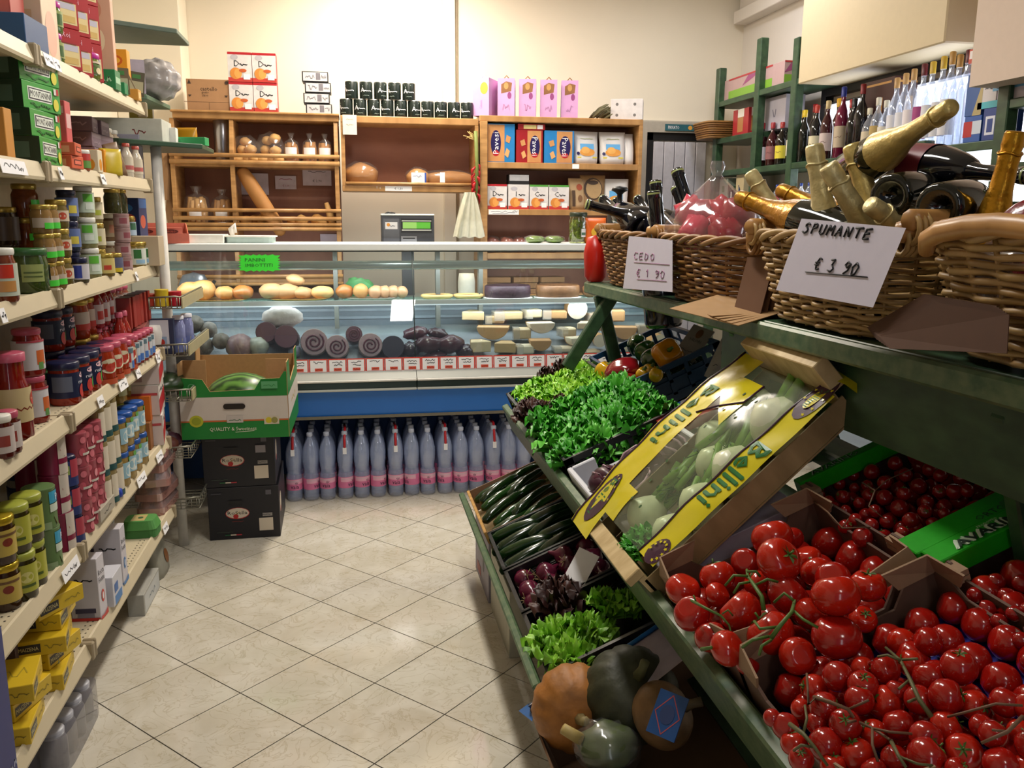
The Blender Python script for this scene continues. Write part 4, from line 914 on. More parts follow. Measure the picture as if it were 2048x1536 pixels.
def boxp(d, mat, arts, nm='food_box'):
    dx, dy, h = d
    o = MB().cbox(0, 0, h / 2, dx, dy, h, mat).build(nm, bevel=min(.0015, min(d) * .06))
    m = MB()
    for f, it in arts.items():
        fm = {'-y': flat_map((0, -dy / 2, h / 2), (1, 0, 0), (0, 0, 1)), '+x': flat_map((dx / 2, 0, h / 2), (0, 1, 0), (0, 0, 1)), '+z': flat_map((0, 0, h), (1, 0, 0), (0, 1, 0))}[f]
        art(m, fm, it)
    if m.v: m.build('printed_face', o)
    return o
def R_(h, rough=.4): return K(h, rough, n=0)
def wrap(r, h, base, bands=(), v0=.15, v1=.75, full=True):
    """wrap-around label: base colour + coloured patches given in fractions (u0,v0,u1,v1,hex) of visible half"""
    U = r * 1.9
    it = [('r', -U, h * v0, U, h * v1, R_(base))]
    for b in bands:
        it.append(('r', b[0] * r, h * b[1], b[2] * r, h * b[3], R_(b[4])))
    return it
used = {}
def place(o, desc, cat, k, px, x=None, z0=0.0, rz=0.0, zrot=None, y=None, grp=None):
    x = -.825 if x is None else x; z = TZS[k] + .0008 + z0
    o.location = (x, yat(px, x, z) if y is None else y, z); o.rotation_euler = (0, 0, rz)
    lb = '%s, %s gondola shelf' % (desc.rstrip(','), SNAME[k])
    tag(o, lb, cat, grp or ('goods on the %s gondola shelf' % SNAME[k])); return o
def line(proto, desc, cat, k, px, n, pitch, x=None, levels=1, h=0, jit=.003, back=0, backdx=.085):
    """a run of one product from the pixel px away from the camera; levels = stacked; back = rows behind"""
    x = -.825 if x is None else x; y0 = yat(px, x, TZS[k]); r = random.Random(px + k * 31); first = True; q = []
    for b in range(back + 1):
        for l in range(levels):
            for i in range(n):
                o = proto if first else dup(proto)
                first = False; q.append(o)
                pos = [] 
                if n > 1: pos.append(('nearest', 'second', 'third', 'fourth', 'fifth', 'sixth', 'seventh', 'eighth')[i])
                if levels > 1: pos.append(('lowest', 'lower', 'middle', 'upper', 'topmost')[l] if levels == 5 else ('lowest', 'lower', 'upper', 'topmost')[l] if levels == 4 else ('lower', 'middle', 'upper')[l] if levels == 3 else ('lower', 'upper')[l])
                if back: pos.append(('front', 'behind')[b])
                dd = desc + (', ' + ' '.join(pos) if pos else '')
                tag(o, '%s, %s gondola shelf' % (dd, SNAME[k]), cat, 'goods on the %s gondola shelf' % SNAME[k])
                o.location = (x - b * backdx + r.uniform(-jit, jit), y0 + i * pitch + r.uniform(-jit, jit) * .5, TZS[k] + .0008 + l * (h + .0008))
                o.rotation_euler = (0, 0, r.uniform(-.25, .25))
    return q
# ---- TOP SHELF
k = 0
CRM = K('#d9b79c', .5)
def bx(d, h, arts, desc, cat, k, px, **kw): 
    return place(boxp(d, K(h, .45, n=.04), arts), desc, cat, k, px, **kw)
o = bx((.16, .17, .075), '#27507f', {'-y': [('r', -.05, -.01, -.025, .025, PAPER), ('e', .02, -.01, .008, .008, R_('#d9d5cf'))]}, 'blue open carton at the left edge', 'carton', k, 10, x=-.87)
bx((.03, .10, .17), '#b9534a', {'-y': [('r', -.01, -.08, .012, .08, R_('#d36c62'))]}, 'thin red packet leaning in the blue carton', 'packet', k, 30, x=-.845, z0=.006)
bx((.09, .13, .235), '#dcc4a8', {'-y': [('e', .0, .05, .025, .018, R_('#c78d8d')), ('r', -.02, -.02, .02, .0, R_('#cba983')), ('e', 0, -.07, .035, .04, R_('#d99f86'))], '+x': [('e', 0, -.05, .045, .06, R_('#dca893')), ('r', -.04, .07, .04, .1, R_('#c09a80'))]}, 'tall pale pink box of cereal right of the blue carton', 'box', k, 72, x=-.845)
jm = jar('#5c7434', LIDM, .034, .085, wrap(.034, .085, '#8f9a5a', [(-.8, .25, .8, .6, '#3f5f2a')], .2, .7))
place(jm, 'jar of green pickles with magenta lid, lower,', 'jar', k, 104, x=-.83)
place(dup(jm), 'jar of green pickles with magenta lid, upper,', 'jar', k, 101, x=-.83, z0=.0865)
RED6 = '#a3171f'
def grissini(d=(.11, .055, .115)):
    w_, dp, h_ = d
    return boxp(d, K(RED6, .4, n=.03), {'-y': [('r', -.047, -h_ * .40, .047, h_ * .12, R_('#d9c48c')), ('r', -.042, -h_ * .05, .042, h_ * .10, R_('#b9b4c0')), ('r', -.04, -h_ * .36, .04, -h_ * .2, R_('#c9a860')), ('t', 'Roi', 0, h_ * .34, .016, R_('#e8b6c6')), ('s', [[(-.035, h_ * .13), (.035, h_ * .13)]], .003, R_('#7c1015'))],
        '+x': [('r', -.022, -h_ * .42, .022, h_ * .12, R_('#d9c48c')), ('r', -.018, -h_ * .05, .018, h_ * .10, R_('#b9b4c0')), ('t', 'Roi', 0, h_ * .34, .014, R_('#e8b6c6'), .03)]})
line(grissini(), 'red carton with cream window', 'carton', k, 123, 3, .115, x=-.83, levels=3, h=.115, jit=.0005, back=0)
for o_ in [o for o in COL.objects if o.name.startswith('food_box') and 'red carton with cream' in str(o.get('label', ''))]:
    o_.rotation_euler = (0, 0, PI / 2 - .5)
bx((.10, .035, .345), '#d8a890', {'-y': [('e', .0, .0, .025, .04, R_('#e8d0b0')), ('e', .0, .1, .02, .03, R_('#c98870'))]}, 'tall salmon patterned box right of the red cartons', 'box', k, 206, x=-.85)
jv = jar('#6c7a34', LIDM, .047, .085, [('r', -.06, .018, .06, .05, R_('#4a6a2a')), ('e', .0, .032, .03, .013, R_('#6b1f3a')), ('r', -.06, .052, .06, .058, R_('#c9b9a0')), ('e', .03, .03, .012, .01, R_('#d9c9a0'))], .016, .95)
place(jv, 'wide jar of mixed vegetables with magenta lid near the edge', 'jar', k, 170, x=-.83)
bx((.08, .07, .065), '#1c7a48', {'-y': [('s', scribble(0, 0, .05, .02, 3), .005, R_('#9fc9a8'))], '+x': [('r', -.03, -.01, .03, .01, R_('#9fc9a8'))]}, 'green carton right of the wide vegetable jar', 'carton', k, 213, x=-.82)
bx((.06, .05, .04), '#22804e', {}, 'small low green carton beside the yellow box', 'carton', k, 236, x=-.81)
o = place(boxp((.11, .05, .18), K('#e09a22', .45), {'-y': [('e', 0, .05, .04, .022, R_('#c9601c')), ('e', 0, .05, .032, .014, R_('#e8b13a')), ('t', 'ORZO', 0, -.02, .03, R_('#b3262e'), .095)]}), 'orange box printed ORZO behind the leaflets', 'box', k, 232, x=-.86)
for i, (px, a, c_) in enumerate(((243, .9, '#6a5a3c'), (262, .5, '#7a6c4c'), (272, 1.0, '#4f4a34'))):
    o = boxp((.05, .012, .09), K(c_, .5), {'-y': [('r', -.02, -.03, .02, .01, R_('#a8a888')), ('r', -.02, .02, .01, .035, R_('#3f7a3a'))]}, 'leaflet')
    place(o, ('left', 'middle', 'right')[i] + ' leaning green and brown leaflet', 'leaflet', k, px, x=-.80, z0=.055 + .01 * i, rz=.3); o.rotation_euler = (0, a - .9, .35); 
    o.location.z -= .05
o = bx((.055, .05, .04), '#c9923c', {'+x': [('r', -.02, -.012, .015, .01, R_('#e0bd7a'))]}, 'small yellow box at the far end', 'box', k, 265, x=-.80)
bx((.10, .03, .23), '#6d6960', {'-y': [('r', -.05, -.115, .05, -.045, R_('#b59a4a')), ('s', scribble(0, .08, .08, .01, 3), .005, R_('#c9c6bd')), ('s', scribble(0, .05, .03, .008, 4), .004, R_('#c9c6bd'))]}, 'tall grey packet with gold band at the far end', 'packet', k, 284, x=-.92)
o = place(MB().lathe([(.035, 0), (.045, .03), (.03, .12), (.0, .14)], K('#b9b6c2', .4), 14).build('white_bag'), 'pale rounded bag between the salmon box and the grey packet', 'bag', k, 222, x=-.93)
# ---- SECOND SHELF
k = 1
def mont():
    return boxp((.10, .19, .068), K('#3a9a3c', .35, n=.05), {'+x': [('r', -.07, -.012, .05, .022, R_('#e4e9dc')), ('r', -.066, -.009, .046, .019, R_('#2d2f3a')), ('r', -.062, -.006, .042, .016, R_('#e4e9dc')), ('t', 'MONTANINI', -.01, .005, .016, R_('#2a2c33'), .1), ('s', scribble(-.01, -.023, .1, .008, 2), .004, R_('#226b2a')), ('e', .066, -.012, .014, .016, R_('#d8cf4a')), ('r', .058, .014, .07, .03, R_('#d9d9cf')), ('r', .07, .014, .082, .03, R_('#b3262e'))],
                                                     '-y': [('r', -.05, -.034, .05, .034, R_('#10301a')), ('r', -.02, -.02, .025, .02, R_('#3f5a48'))]})
line(mont(), 'green tuna carton with white lettering', 'carton', k, 62, 1, .2, x=-.84, levels=4, h=.068, jit=.004)
bx((.05, .05, .12), '#c98a3a', {}, 'orange packet at the left edge', 'packet', k, 2, x=-.83)
bx((.07, .05, .19), '#c9585a', {'-y': [('r', -.01, -.02, .015, .05, R_('#a9a2b8')), ('r', -.03, .06, .03, .08, R_('#d9a0a0'))], '+x': [('r', -.02, .02, .02, .06, R_('#d9b0b0')), ('r', -.02, -.04, .02, -.02, R_('#e0c0c0'))]}, 'tall pinkish red box right of the green cartons', 'box', k, 120, x=-.835)
line(boxp((.06, .10, .036), K('#d05a3a', .4), {'+x': [('r', -.03, -.008, .03, .008, R_('#5c1c18')), ('r', -.025, -.005, .025, .005, R_('#e0705a'))], '-y': [('r', -.015, -.01, .015, .008, R_('#e0906a'))]}), 'small flat orange box', 'box', k, 136, 1, .1, x=-.81, levels=2, h=.036, jit=.002)
GMAU = '#776470'
line(boxp((.09, .13, .05), K(GMAU, .45), {'+x': [('r', -.06, .008, .06, .02, R_('#93828d')), ('s', scribble(0, -.008, .08, .008, 3), .003, R_('#a8949f'))], '+z': [('r', -.04, -.06, .04, .06, R_('#8d7a86'))], '-y': [('s', scribble(0, 0, .05, .01, 5), .004, R_('#a8949f'))]}), 'dull mauve grocery packet', 'packet', k, 172, 2, .135, x=-.93, levels=4, h=.05, jit=.002)
bx((.10, .12, .085), '#d88a1c', {'+x': [('r', -.05, .02, .05, .035, R_('#e8a83a'))], '-y': [('e', 0, 0, .03, .02, R_('#e8b44a'))]}, 'big bright orange box behind the small cups', 'box', k, 190, x=-.87)
place(jar('#a8542a', LIDW, .028, .062, [('r', -.05, .008, .05, .03, R_('#5c8a3a')), ('r', -.05, .03, .05, .05, R_('#b3342a'))], .01, .95, gloss=False), 'small red and green cup', 'cup', k, 162, x=-.81)
bx((.05, .05, .07), '#d9cdb0', {'-y': [('e', .0, -.01, .015, .018, R_('#d8902a'))], '+x': [('e', .0, -.01, .015, .018, R_('#d8902a'))]}, 'small cream carton with orange dot', 'carton', k, 186, x=-.81)
pillow('snack_bag', 'x', 'bag', (0, 0, 0), .07, .05, .09, K('#c9b02a', .35), None); place(COL.objects['snack_bag.001'] if 'snack_bag.001' in COL.objects else COL.objects['snack_bag'], 'small yellow bag beside the cream carton', 'bag', k, 224, x=-.81, rz=.6)
_b = pillow('snack_bag', 'x', 'bag', (0, 0, 0), .06, .05, .12, K('#6f5236', .5), None); place(_b, 'brown pointed paper bag leaning beside the yellow bag', 'bag', k, 238, x=-.82, rz=.9); _b.rotation_euler = (0, -.25, .9)
wb = bottle('#d6cbb8', R_('#b0493a'), .022, .125, [('r', -.03, .02, .03, .075, R_('#cfc4ae')), ('r', -.02, .03, .02, .045, R_('#b9605a'))], 'spice_bottle', .6, .5)
place(wb, 'cream spice bottle with red cap, left one', 'bottle', k, 256, x=-.81); place(dup(wb), 'cream spice bottle with red cap, right one', 'bottle', k, 275, x=-.81)
line(jar('#b9a58c', LIDW, .03, .1, wrap(.03, .1, '#c0b09a')), 'pale jar with white lid', 'jar', k, 207, 3, .08, x=-.95, levels=2, h=.1)
bx((.1, .06, .19), '#9a98a8', {'-y': [('r', -.03, .02, .03, .05, R_('#b9b8c6'))]}, 'grey lilac packet behind the spice bottles', 'packet', k, 262, x=-.90)
line(boxp((.12, .09, .17), K('#5c4440', .5), {}), 'dark maroon carton', 'carton', k, 50, 4, .14, x=-1.0, levels=1, h=.17)
# ---- THIRD SHELF: preserves in glass
k = 2
place(jar('#7c3a22', LIDW, .034, .125, wrap(.034, .125, '#b9c0b0', [(-.6, .45, .5, .7, '#c0301c'), (-.5, .2, .6, .4, '#c0884a')], .12, .72)), 'vegetable jar with red and white label at the left edge', 'jar', k, 8, x=-.81)
place(jar('#3f4f22', LIDGR, .052, .115, [('r', -.03, .03, .025, .075, R_('#8f9a5c')), ('r', -.025, .052, .02, .056, R_('#4a5a2c')), ('r', -.025, .042, .02, .045, R_('#4a5a2c')), ('r', .06, .03, .09, .07, R_('#b9bda8'))], .016, .92), 'big squat jar of green pickles with green lid', 'jar', k, 58, x=-.84)
ST = ('r', -.03, .02, .035, .034, R_('#3fd03a'))
small = jar('#8a6a3c', LIDG, .027, .075, [('r', -.03, .015, .035, .04, R_('#b5a594')), ('r', 0.0, .012, .036, .028, R_('#45c83a'))], .010)
line(small, 'small antipasto jar with gold lid and green sticker', 'jar', k, 97, 2, .06, x=-.81, levels=3, h=.075)
line(jar('#7a3c1c', LIDG, .036, .095, [('r', .0, .03, .05, .05, R_('#45c83a'))]), 'jar of red peppers with gold lid', 'jar', k, 66, 1, .08, x=-.93, levels=3, h=.095)
line(jar('#6a5a2c', LIDG, .03, .08, [('r', -.03, .02, .03, .05, R_('#c4b49c')), ('e', 0, .035, .012, .01, R_('#b0442c'))]), 'mushroom jar with gold lid and cream label', 'jar', k, 128, 1, .07, x=-.82, levels=3, h=.08)
line(jar('#33344a', LIDN, .03, .09, wrap(.03, .09, '#5c6ea0', [(-.3, .25, .5, .5, '#c9b84a')])), 'jar with navy lid and blue label', 'jar', k, 146, 1, .07, x=-.84, levels=3, h=.09)
place(jar('#5c5440', LIDN, .027, .075, wrap(.027, .075, '#c4c0c8', [(-.9, .2, -.1, .7, '#2f3f9a')])), 'small jar with white and blue label before the navy lids', 'jar', k, 160, x=-.805)
line(jar('#1c2048', LIDN, .042, .11, wrap(.042, .11, '#20265c', [(.1, .3, .8, .6, '#b59c3a')])), 'large navy blue labelled jar', 'jar', k, 120, 2, .095, x=-.955, levels=2, h=.11)
line(jar('#8f8a5c', LIDW, .03, .095, wrap(.03, .095, '#bcc9b4', [(-.6, .5, .4, .75, '#5fae3a'), (-.4, .25, .5, .45, '#d4dccf')], .15, .8)), 'jar with white lid and pale green label', 'jar', k, 182, 1, .07, x=-.825, levels=3, h=.095)
line(jar('#8f7a4a', LIDG, .027, .085, wrap(.027, .085, '#c9bfa0', [(-.7, .3, .3, .5, '#a8b040')], .15, .8)), 'jar with gold lid and cream green label', 'jar', k, 200, 1, .07, x=-.845, levels=3, h=.085)
line(jar('#7c6434', LIDG, .029, .075, wrap(.029, .075, '#c4b06a', [(-.6, .3, .2, .5, '#b8402c')], .15, .8)), 'short jar with yellow label and red spot', 'jar', k, 210, 1, .07, x=-.805, levels=1, h=.075)
line(jar('#5a4c34', LIDG, .027, .07, wrap(.027, .07, '#5a5c78', [(-.6, .1, .6, .3, '#c9b02a')], .12, .8)), 'short dark jar with yellow band', 'jar', k, 231, 1, .07, x=-.805, levels=1)
line(jar('#7a6048', LIDW, .034, .1, wrap(.034, .1, '#9a8a70', [(-.5, .3, .5, .6, '#a8745c')])), 'brown preserve jar with cream lid', 'jar', k, 226, 1, .08, x=-.90, levels=2, h=.1)
line(cant('#9c7a78', .026, .05, wrap(.026, .05, '#a88a88', [(-.5, .3, .5, .7, '#8a4a52')])), 'small dusty pink tin', 'tin', k, 250, 1, .06, x=-.815, levels=4, h=.05)
line(jar('#9a8448', LIDG, .034, .095, wrap(.034, .095, '#c9cfc4', [(-.7, .35, .1, .7, '#2f6a34'), (-.5, .15, .5, .3, '#8fb4d0')], .1, .75)), 'onion jar with gold lid and white green label', 'jar', k, 276, 2, .075, x=-.82, levels=1)
line(jar('#8a7a44', LIDG, .03, .09, wrap(.03, .09, '#a9bcd0', [(-.3, .4, .6, .7, '#3a6a4a')])), 'jar with pale blue label', 'jar', k, 262, 1, .07, x=-.90, levels=2, h=.1)
line(jar('#4a4a2c', LIDG, .035, .1, None), 'dark jar of olives', 'jar', k, 236, 2, .08, x=-.97, levels=3, h=.1)
line(jar('#3c2a1a', LIDG, .038, .11, wrap(.038, .11, '#5c4a3c')), 'dark jar with brown label', 'jar', k, 20, 2, .09, x=-.97, levels=2, h=.11)
line(boxp((.08, .09, .06), K('#b9743a', .5), {'-y': [('e', 0, 0, .02, .02, R_('#e0882a')), ('r', -.04, .01, -.01, .03, R_('#7aae7a'))], '+x': [('e', 0, 0, .02, .02, R_('#e0882a')), ('r', -.03, .01, .0, .03, R_('#7aae7a'))]}), 'orange fruit juice box', 'box', k, 224, 2, .1, x=-.93, levels=1)
[setattr(o, 'location', o.location + Vector((0, 0, .2015 + .1))) for o in COL.objects if 'orange fruit juice box' in str(o.get('label', ''))]
bx((.09, .15, .27), '#2c3c6c', {'-y': [('e', -.0, .04, .03, .025, R_('#d0604c')), ('e', -.02, .09, .04, .02, R_('#3a78b8'))], '+x': [('e', -.01, .03, .05, .03, R_('#d0604c')), ('r', -.07, .09, .07, .13, R_('#3a6aa8'))]}, 'large dark blue box with pink shape at the far end', 'box', k, 272, x=-.98)
bx((.10, .10, .115), '#b9a68c', {'-y': [('r', -.03, -.01, .01, .005, R_('#c0483a'))]}, 'cream box with small red mark at the very end', 'box', k, 299, x=-.80)
# ---- FOURTH SHELF: tomato sauces
k = 3
TOM = '#8f1f14'; TOM2 = '#9c2c16'
place(bottle('#7c160f', LIDP, .043, .215, [('r', -.08, .045, .08, .13, R_('#c4b084')), ('s', [[(-.06 + .008 * i, .075 + .006 * (i % 2)) for i in range(16)]], .003, R_('#7a2c1c')), ('e', .05, .1, .018, .018, R_('#b3342a'))], 'passata_bottle', .56, .78), 'wide tomato passata bottle with cream label near the left edge', 'bottle', k, 32, x=-.835)
for i, (px, x_) in enumerate(((5, -.80), (19, -.80))):
    place(jar('#5c1a14', LIDW if i == 0 else LIDP, .028, .10, wrap(.028, .10, '#c0b4b0', [(-.4, .3, .4, .55, '#8f3a34')])), ('left', 'right')[i] + ' small jam jar at the left edge', 'jar', k, px, x=x_)
wl = lambda: jar('#8a1c14', LIDP, .037, .125, wrap(.037, .125, '#c6c3c8', [(.3, .25, 1.0, .55, '#c4602c'), (.4, .15, .8, .3, '#5c8a4a'), (-.9, .72, 1.2, .76, '#a83a4a')], .14, .76))
line(wl(), 'tomato sauce jar with white label and pink lid', 'jar', k, 70, 1, .09, x=-.85, levels=2, h=.125)
line(jar('#3a2018', LIDGR, .03, .09, wrap(.03, .09, '#2a4a34', [(-.3, .5, .8, .8, '#c9a8a0')])), 'small dark sauce jar behind the white labelled jars', 'jar', k, 92, 2, .07, x=-.90)
nv = jar(TOM2, LIDN, .044, .125, [('r', -.085, .022, .085, .095, R_('#161c40')), ('r', -.055, .04, .0, .085, R_('#5f6578')), ('e', .045, .084, .02, .008, R_('#d9b0b8')), ('t', 'rustica', .045, .066, .010, R_('#e6e6ee'), .05), ('e', .035, .038, .014, .02, R_('#c03a34')), ('e', .055, .043, .012, .018, R_('#4a9a3c'))], .02, .93)
line(nv, 'wide sauce jar with navy lid and navy label', 'jar', k, 132, 5, .098, x=-.84, levels=1)
line(dup(nv), 'wide sauce jar with navy lid, stacked behind', 'jar', k, 108, 2, .098, x=-.94, levels=2, h=.125)
rr_ = jar('#a03216', LIDP, .04, .125, [('e', .01, .06, .035, .024, R_('#cfc4a8')), ('e', .01, .055, .018, .014, R_('#b0342a')), ('r', -.08, .0, .08, .018, R_('#b04a2a'))], .016, .9)
line(rr_, 'round shouldered sugo jar with oval cream label', 'jar', k, 208, 4, .088, x=-.815, levels=1)
line(jar('#a4401c', LIDG, .043, .13, [('r', -.05, .05, .06, .09, R_('#c9bfb0')), ('r', -.05, .03, .06, .05, R_('#c0342a'))], .016, .93), 'big red pepper jar stacked behind the navy lids', 'jar', k, 160, 2, .095, x=-.93, levels=2, h=.13)
pb_ = bottle('#8a1c1a', LIDP, .03, .15, wrap(.03, .15, '#c9c0c0', [(-.3, .2, .5, .4, '#b83a34')], .1, .55), 'passata_bottle', .62, .55)
line(pb_, 'passata bottle with pink cap stacked in the middle row', 'bottle', k, 198, 3, .075, x=-.90, levels=2, h=.15)
mr = jar('#8a1c14', LIDP, .026, .11, wrap(.026, .11, '#b9bcc0', [(-.6, .3, .1, .6, '#b3342a'), (.2, .12, .9, .35, '#3f6ab0'), (-.6, .6, .6, .75, '#56707c')], .1, .8))
line(mr, 'small sauce jar with white and blue label', 'jar', k, 252, 7, .057, x=-.80, levels=1)
line(bottle('#93261c', LIDP, .024, .19, None, 'passata_bottle', .6, .45), 'slim red sauce bottle', 'bottle', k, 246, 2, .06, x=-.85, levels=1)
line(boxp((.05, .034, .12), K('#8f2318', .45), {'-y': [('s', scribble(0, 0, .02, .05, 1), .003, R_('#b04a3a'))], '+z': [('r', -.025, -.017, .025, .017, LIDB), ('r', -.02, -.01, .015, -.004, R_('#8a8f98'))]}), 'dark red packet with black top stacked over the small jars', 'packet', k, 256, 6, .062, x=-.86, levels=1)
[setattr(o, 'location', o.location + Vector((0, 0, .112))) for o in COL.objects if 'dark red packet with black' in str(o.get('label', ''))]
line(boxp((.055, .4, .11), K('#7a3a34', .5), {}), 'long low red display carton under the black topped packets', 'carton', k, 286, 1, .1, x=-.86)
line(jar('#8f4a3c', LIDP, .042, .12, wrap(.042, .12, '#b0a09c', [(-.3, .3, .5, .5, '#93605c')])), 'tall jar with faded pink label in the back row', 'jar', k, 222, 3, .09, x=-1.0, levels=2, h=.12)
line(jar('#30100c', LIDP, .042, .13, None), 'dark unlabelled sauce jar in the back row', 'jar', k, 24, 5, .1, x=-.99, levels=1)
# ---- FIFTH SHELF: cans and honey
k = 4
GL = K('#b59a22', .25, .6, n=0)
line(jar('#3c2210', GL, .036, .115, [('r', -.07, .022, .07, .085, R_('#b8a04a')), ('e', .0, .055, .012, .01, R_('#7a2c1c')), ('r', -.03, .07, .03, .076, R_('#6a4a2a'))], .016, .95), 'honey jar with gold lid and yellow label', 'jar', k, 12, 2, .08, x=-.84, levels=2, h=.115)
line(jar('#3c3410', LIDO, .034, .12, [('r', -.065, .022, .065, .092, R_('#a8a83a')), ('e', .0, .06, .016, .014, R_('#c9c47a')), ('r', -.02, .035, .02, .042, R_('#4a5a22'))], .016, .95), 'jar with olive green lid and lime label', 'jar', k, 46, 2, .075, x=-.82, levels=2, h=.12)
gc = cant('#5f7a4a', .04, .11, [('r', .01, .068, .09, .1, R_('#3a9ac0')), ('r', .01, .045, .09, .066, R_('#c9d4c4')), ('p', [(.02, .03), (.08, .035), (.07, .01), (.03, .008)], R_('#c0452a')), ('t', 'Pol', .045, .083, .018, PAPER), ('r', -.09, .0, .01, .02, R_('#8aa07a'))])
line(gc, 'green can with blue and white label', 'can', k, 92, 1, .09, x=-.83, levels=2, h=.11)
mc = cant('#7c1238', .037, .11, [('r', .0, .0, .08, .11, R_('#c4b8ac')), ('r', .0, .03, .08, .045, R_('#7c1238')), ('s', [[(.01, .07), (.06, .09)]], .006, R_('#b3243a')), ('s', [[(.02, .05), (.05, .055)]], .003, R_('#7a6a5c'))])
line(mc, 'maroon and cream can', 'can', k, 122, 1, .085, x=-.83, levels=3, h=.11)
line(dup(mc), 'maroon can in the second row', 'can', k, 70, 1, .085, x=-.95, levels=2, h=.11)
line(jar('#6a2420', LIDN, .027, .085, wrap(.027, .085, '#27346a', [(-.2, .3, .9, .9, '#a83a4a'), (-.9, .4, -.3, .7, '#9ab05a')], 0, .85)), 'small jar with blue label beside the bean cans', 'jar', k, 148, 1, .06, x=-.81, levels=3, h=.085)
bn = cant('#9c4450', .032, .10, [('e', .02, .02, .009, .012, R_('#d0707c')), ('e', .0, .045, .009, .012, R_('#c85a68')), ('e', .03, .06, .009, .012, R_('#d98a92')), ('e', .005, .08, .009, .01, R_('#d0707c')), ('e', -.012, .02, .008, .01, R_('#d98a92')), ('e', .045, .035, .008, .012, R_('#c85a68')), ('r', .0, .035, .04, .042, R_('#c9c4b8'))])
line(bn, 'red bean can', 'can', k, 166, 3, .072, x=-.81, levels=3, h=.10)
wc = cant('#8c7a4c', .032, .11, [('r', -.0, .015, .07, .095, R_('#cfc4b0')), ('s', [[(.005, .06), (.05, .075)]], .007, R_('#b3342a')), ('r', -.0, .0, .07, .02, R_('#1f4a4a'))])
line(wc, 'can with cream label and red writing', 'can', k, 204, 3, .072, x=-.81, levels=3, h=.11)
ck = jar('#a08448', LIDBL, .034, .12, [('r', -.01, .03, .05, .085, R_('#8fb4c4')), ('e', .02, .055, .02, .022, R_('#d0d6d0')), ('r', .02, .085, .05, .1, R_('#5a9a4a'))], .016, .93)
line(ck, 'chickpea jar with bright blue lid', 'jar', k, 240, 4, .09, x=-.815, levels=2, h=.12)
line(jar('#a08448', LIDO, .034, .10, [('r', -.01, .03, .05, .075, R_('#b4b48c'))], .016, .93), 'low legume jar with olive lid', 'jar', k, 246, 3, .1, x=-.91, levels=3, h=.10)
line(jar('#8f8050', LIDO, .038, .12, [('r', -.03, .03, .05, .08, R_('#8ab0b4'))], .016, .93), 'dusty jar of pale legumes in the back row', 'jar', k, 190, 3, .09, x=-.93, levels=2, h=.12)
line(cant('#1f2c52', .052, .13, [('r', -.1, .0, .1, .022, R_('#8f8a80')), ('r', .03, .03, .08, .1, R_('#2c3f86'))]), 'large navy can in the upper back row', 'can', k, 62, 2, .11, x=-.98, levels=2, h=.13)
o = place(MB().lathe([(.014, 0), (.016, .004), (.015, .026), (0, .03)], K('#1f3a9c', .35, n=0), 12).build('bottle_cap'), 'loose bright blue cap lying', 'cap', k, 236, x=-.79)
bx((.05, .16, .04), '#a8a090', {'+x': [('s', scribble(0, 0, .08, .012, 4), .003, R_('#6a6458'))], '+z': [('s', scribble(0, 0, .03, .02, 4), .003, R_('#6a6458'))]}, 'low grey packet lying near the edge', 'packet', k, 200, x=-.80)
wr = boxp((.11, .17, .125), K('#cfc6c0', .45), {'+x': [('p', [(-.085, -.06), (.085, -.03), (.085, .03), (-.085, -.0)], R_('#b3182a')), ('s', scribble(0, .035, .1, .02, 3), .006, R_('#3a2a3a'))], '-y': [('r', -.055, -.06, .055, .06, R_('#c9b8b4')), ('r', -.05, -.05, -.01, .0, R_('#9a7a78')), ('r', -.05, .02, .05, .03, R_('#b3434a'))]}, 'sugar_pack')
line(wr, 'white and red sugar pack', 'packet', k, 303, 1, .18, x=-.84, levels=3, h=.125)
bx((.10, .05, .10), '#cf6a22', {}, 'orange packet left of the white and red packs', 'packet', k, 279, x=-.86, z0=.11)
o = bx((.10, .05, .11), '#8c5a30', {}, 'brown packet under the orange packet', 'packet', k, 279, x=-.86)
place(MB().lathe([(.05, 0), (.055, .05), (.05, .085), (0, .09)], WHITE, 18).build('paper_roll'), 'white paper roll on the topmost sugar pack', 'roll', k, 308, x=-.84, z0=.378)
# ---- BOTTOM SHELF
k = 5
def rocca(col, wave): 
    return boxp((.085, .06, .20), K('#c8c4cc', .4, n=.03), {'-y': [('s', scribble(0, .03, .05, .008, 2), .004, INK), ('r', -.03, -.075, .03, -.06, R_('#3a3550')), ('r', -.025, -.09, .025, -.075, R_('#7f7c8c')), ('r', -.0425, -.1, .0425, -.09, R_(wave))],
      '+x': [('t', 'Rocca', 0, .05, .018, INK, .045), ('t', 'Fonte', 0, .026, .018, INK, .045), ('e', 0, -.03, .012, .02, R_(wave)), ('e', 0, -.03, .006, .012, R_('#e0dde0')), ('p', [(-.03, -.1), (.03, -.1), (.03, -.08), (0, -.09), (-.03, -.088)], R_(wave))]}, 'salt_carton')
line(rocca(0, '#c02a22'), 'white Rocca Fonte carton with red wave', 'carton', k, 182, 1, .08, x=-.83)
o = place(rocca(0, '#3a78b8'), 'white Rocca Fonte carton with blue wave', 'carton', k, 226, x=-.83)
place(rocca(0, '#c02a22'), 'white Rocca Fonte carton behind, nearest the camera', 'carton', k, 120, x=-.92); place(rocca(0, '#6a6a7a'), 'white Rocca Fonte carton in the back row behind the blue one', 'carton', k, 205, x=-.93)
bx((.05, .11, .10), '#c9c9d2', {'+x': [('r', -.04, -.05, .04, -.02, R_('#3a78b8')), ('r', -.04, -.01, .0, .02, R_('#2f62a8'))]}, 'low blue and white packet leaning against the blue carton', 'packet', k, 222, x=-.80)
YEL = '#cfae22'
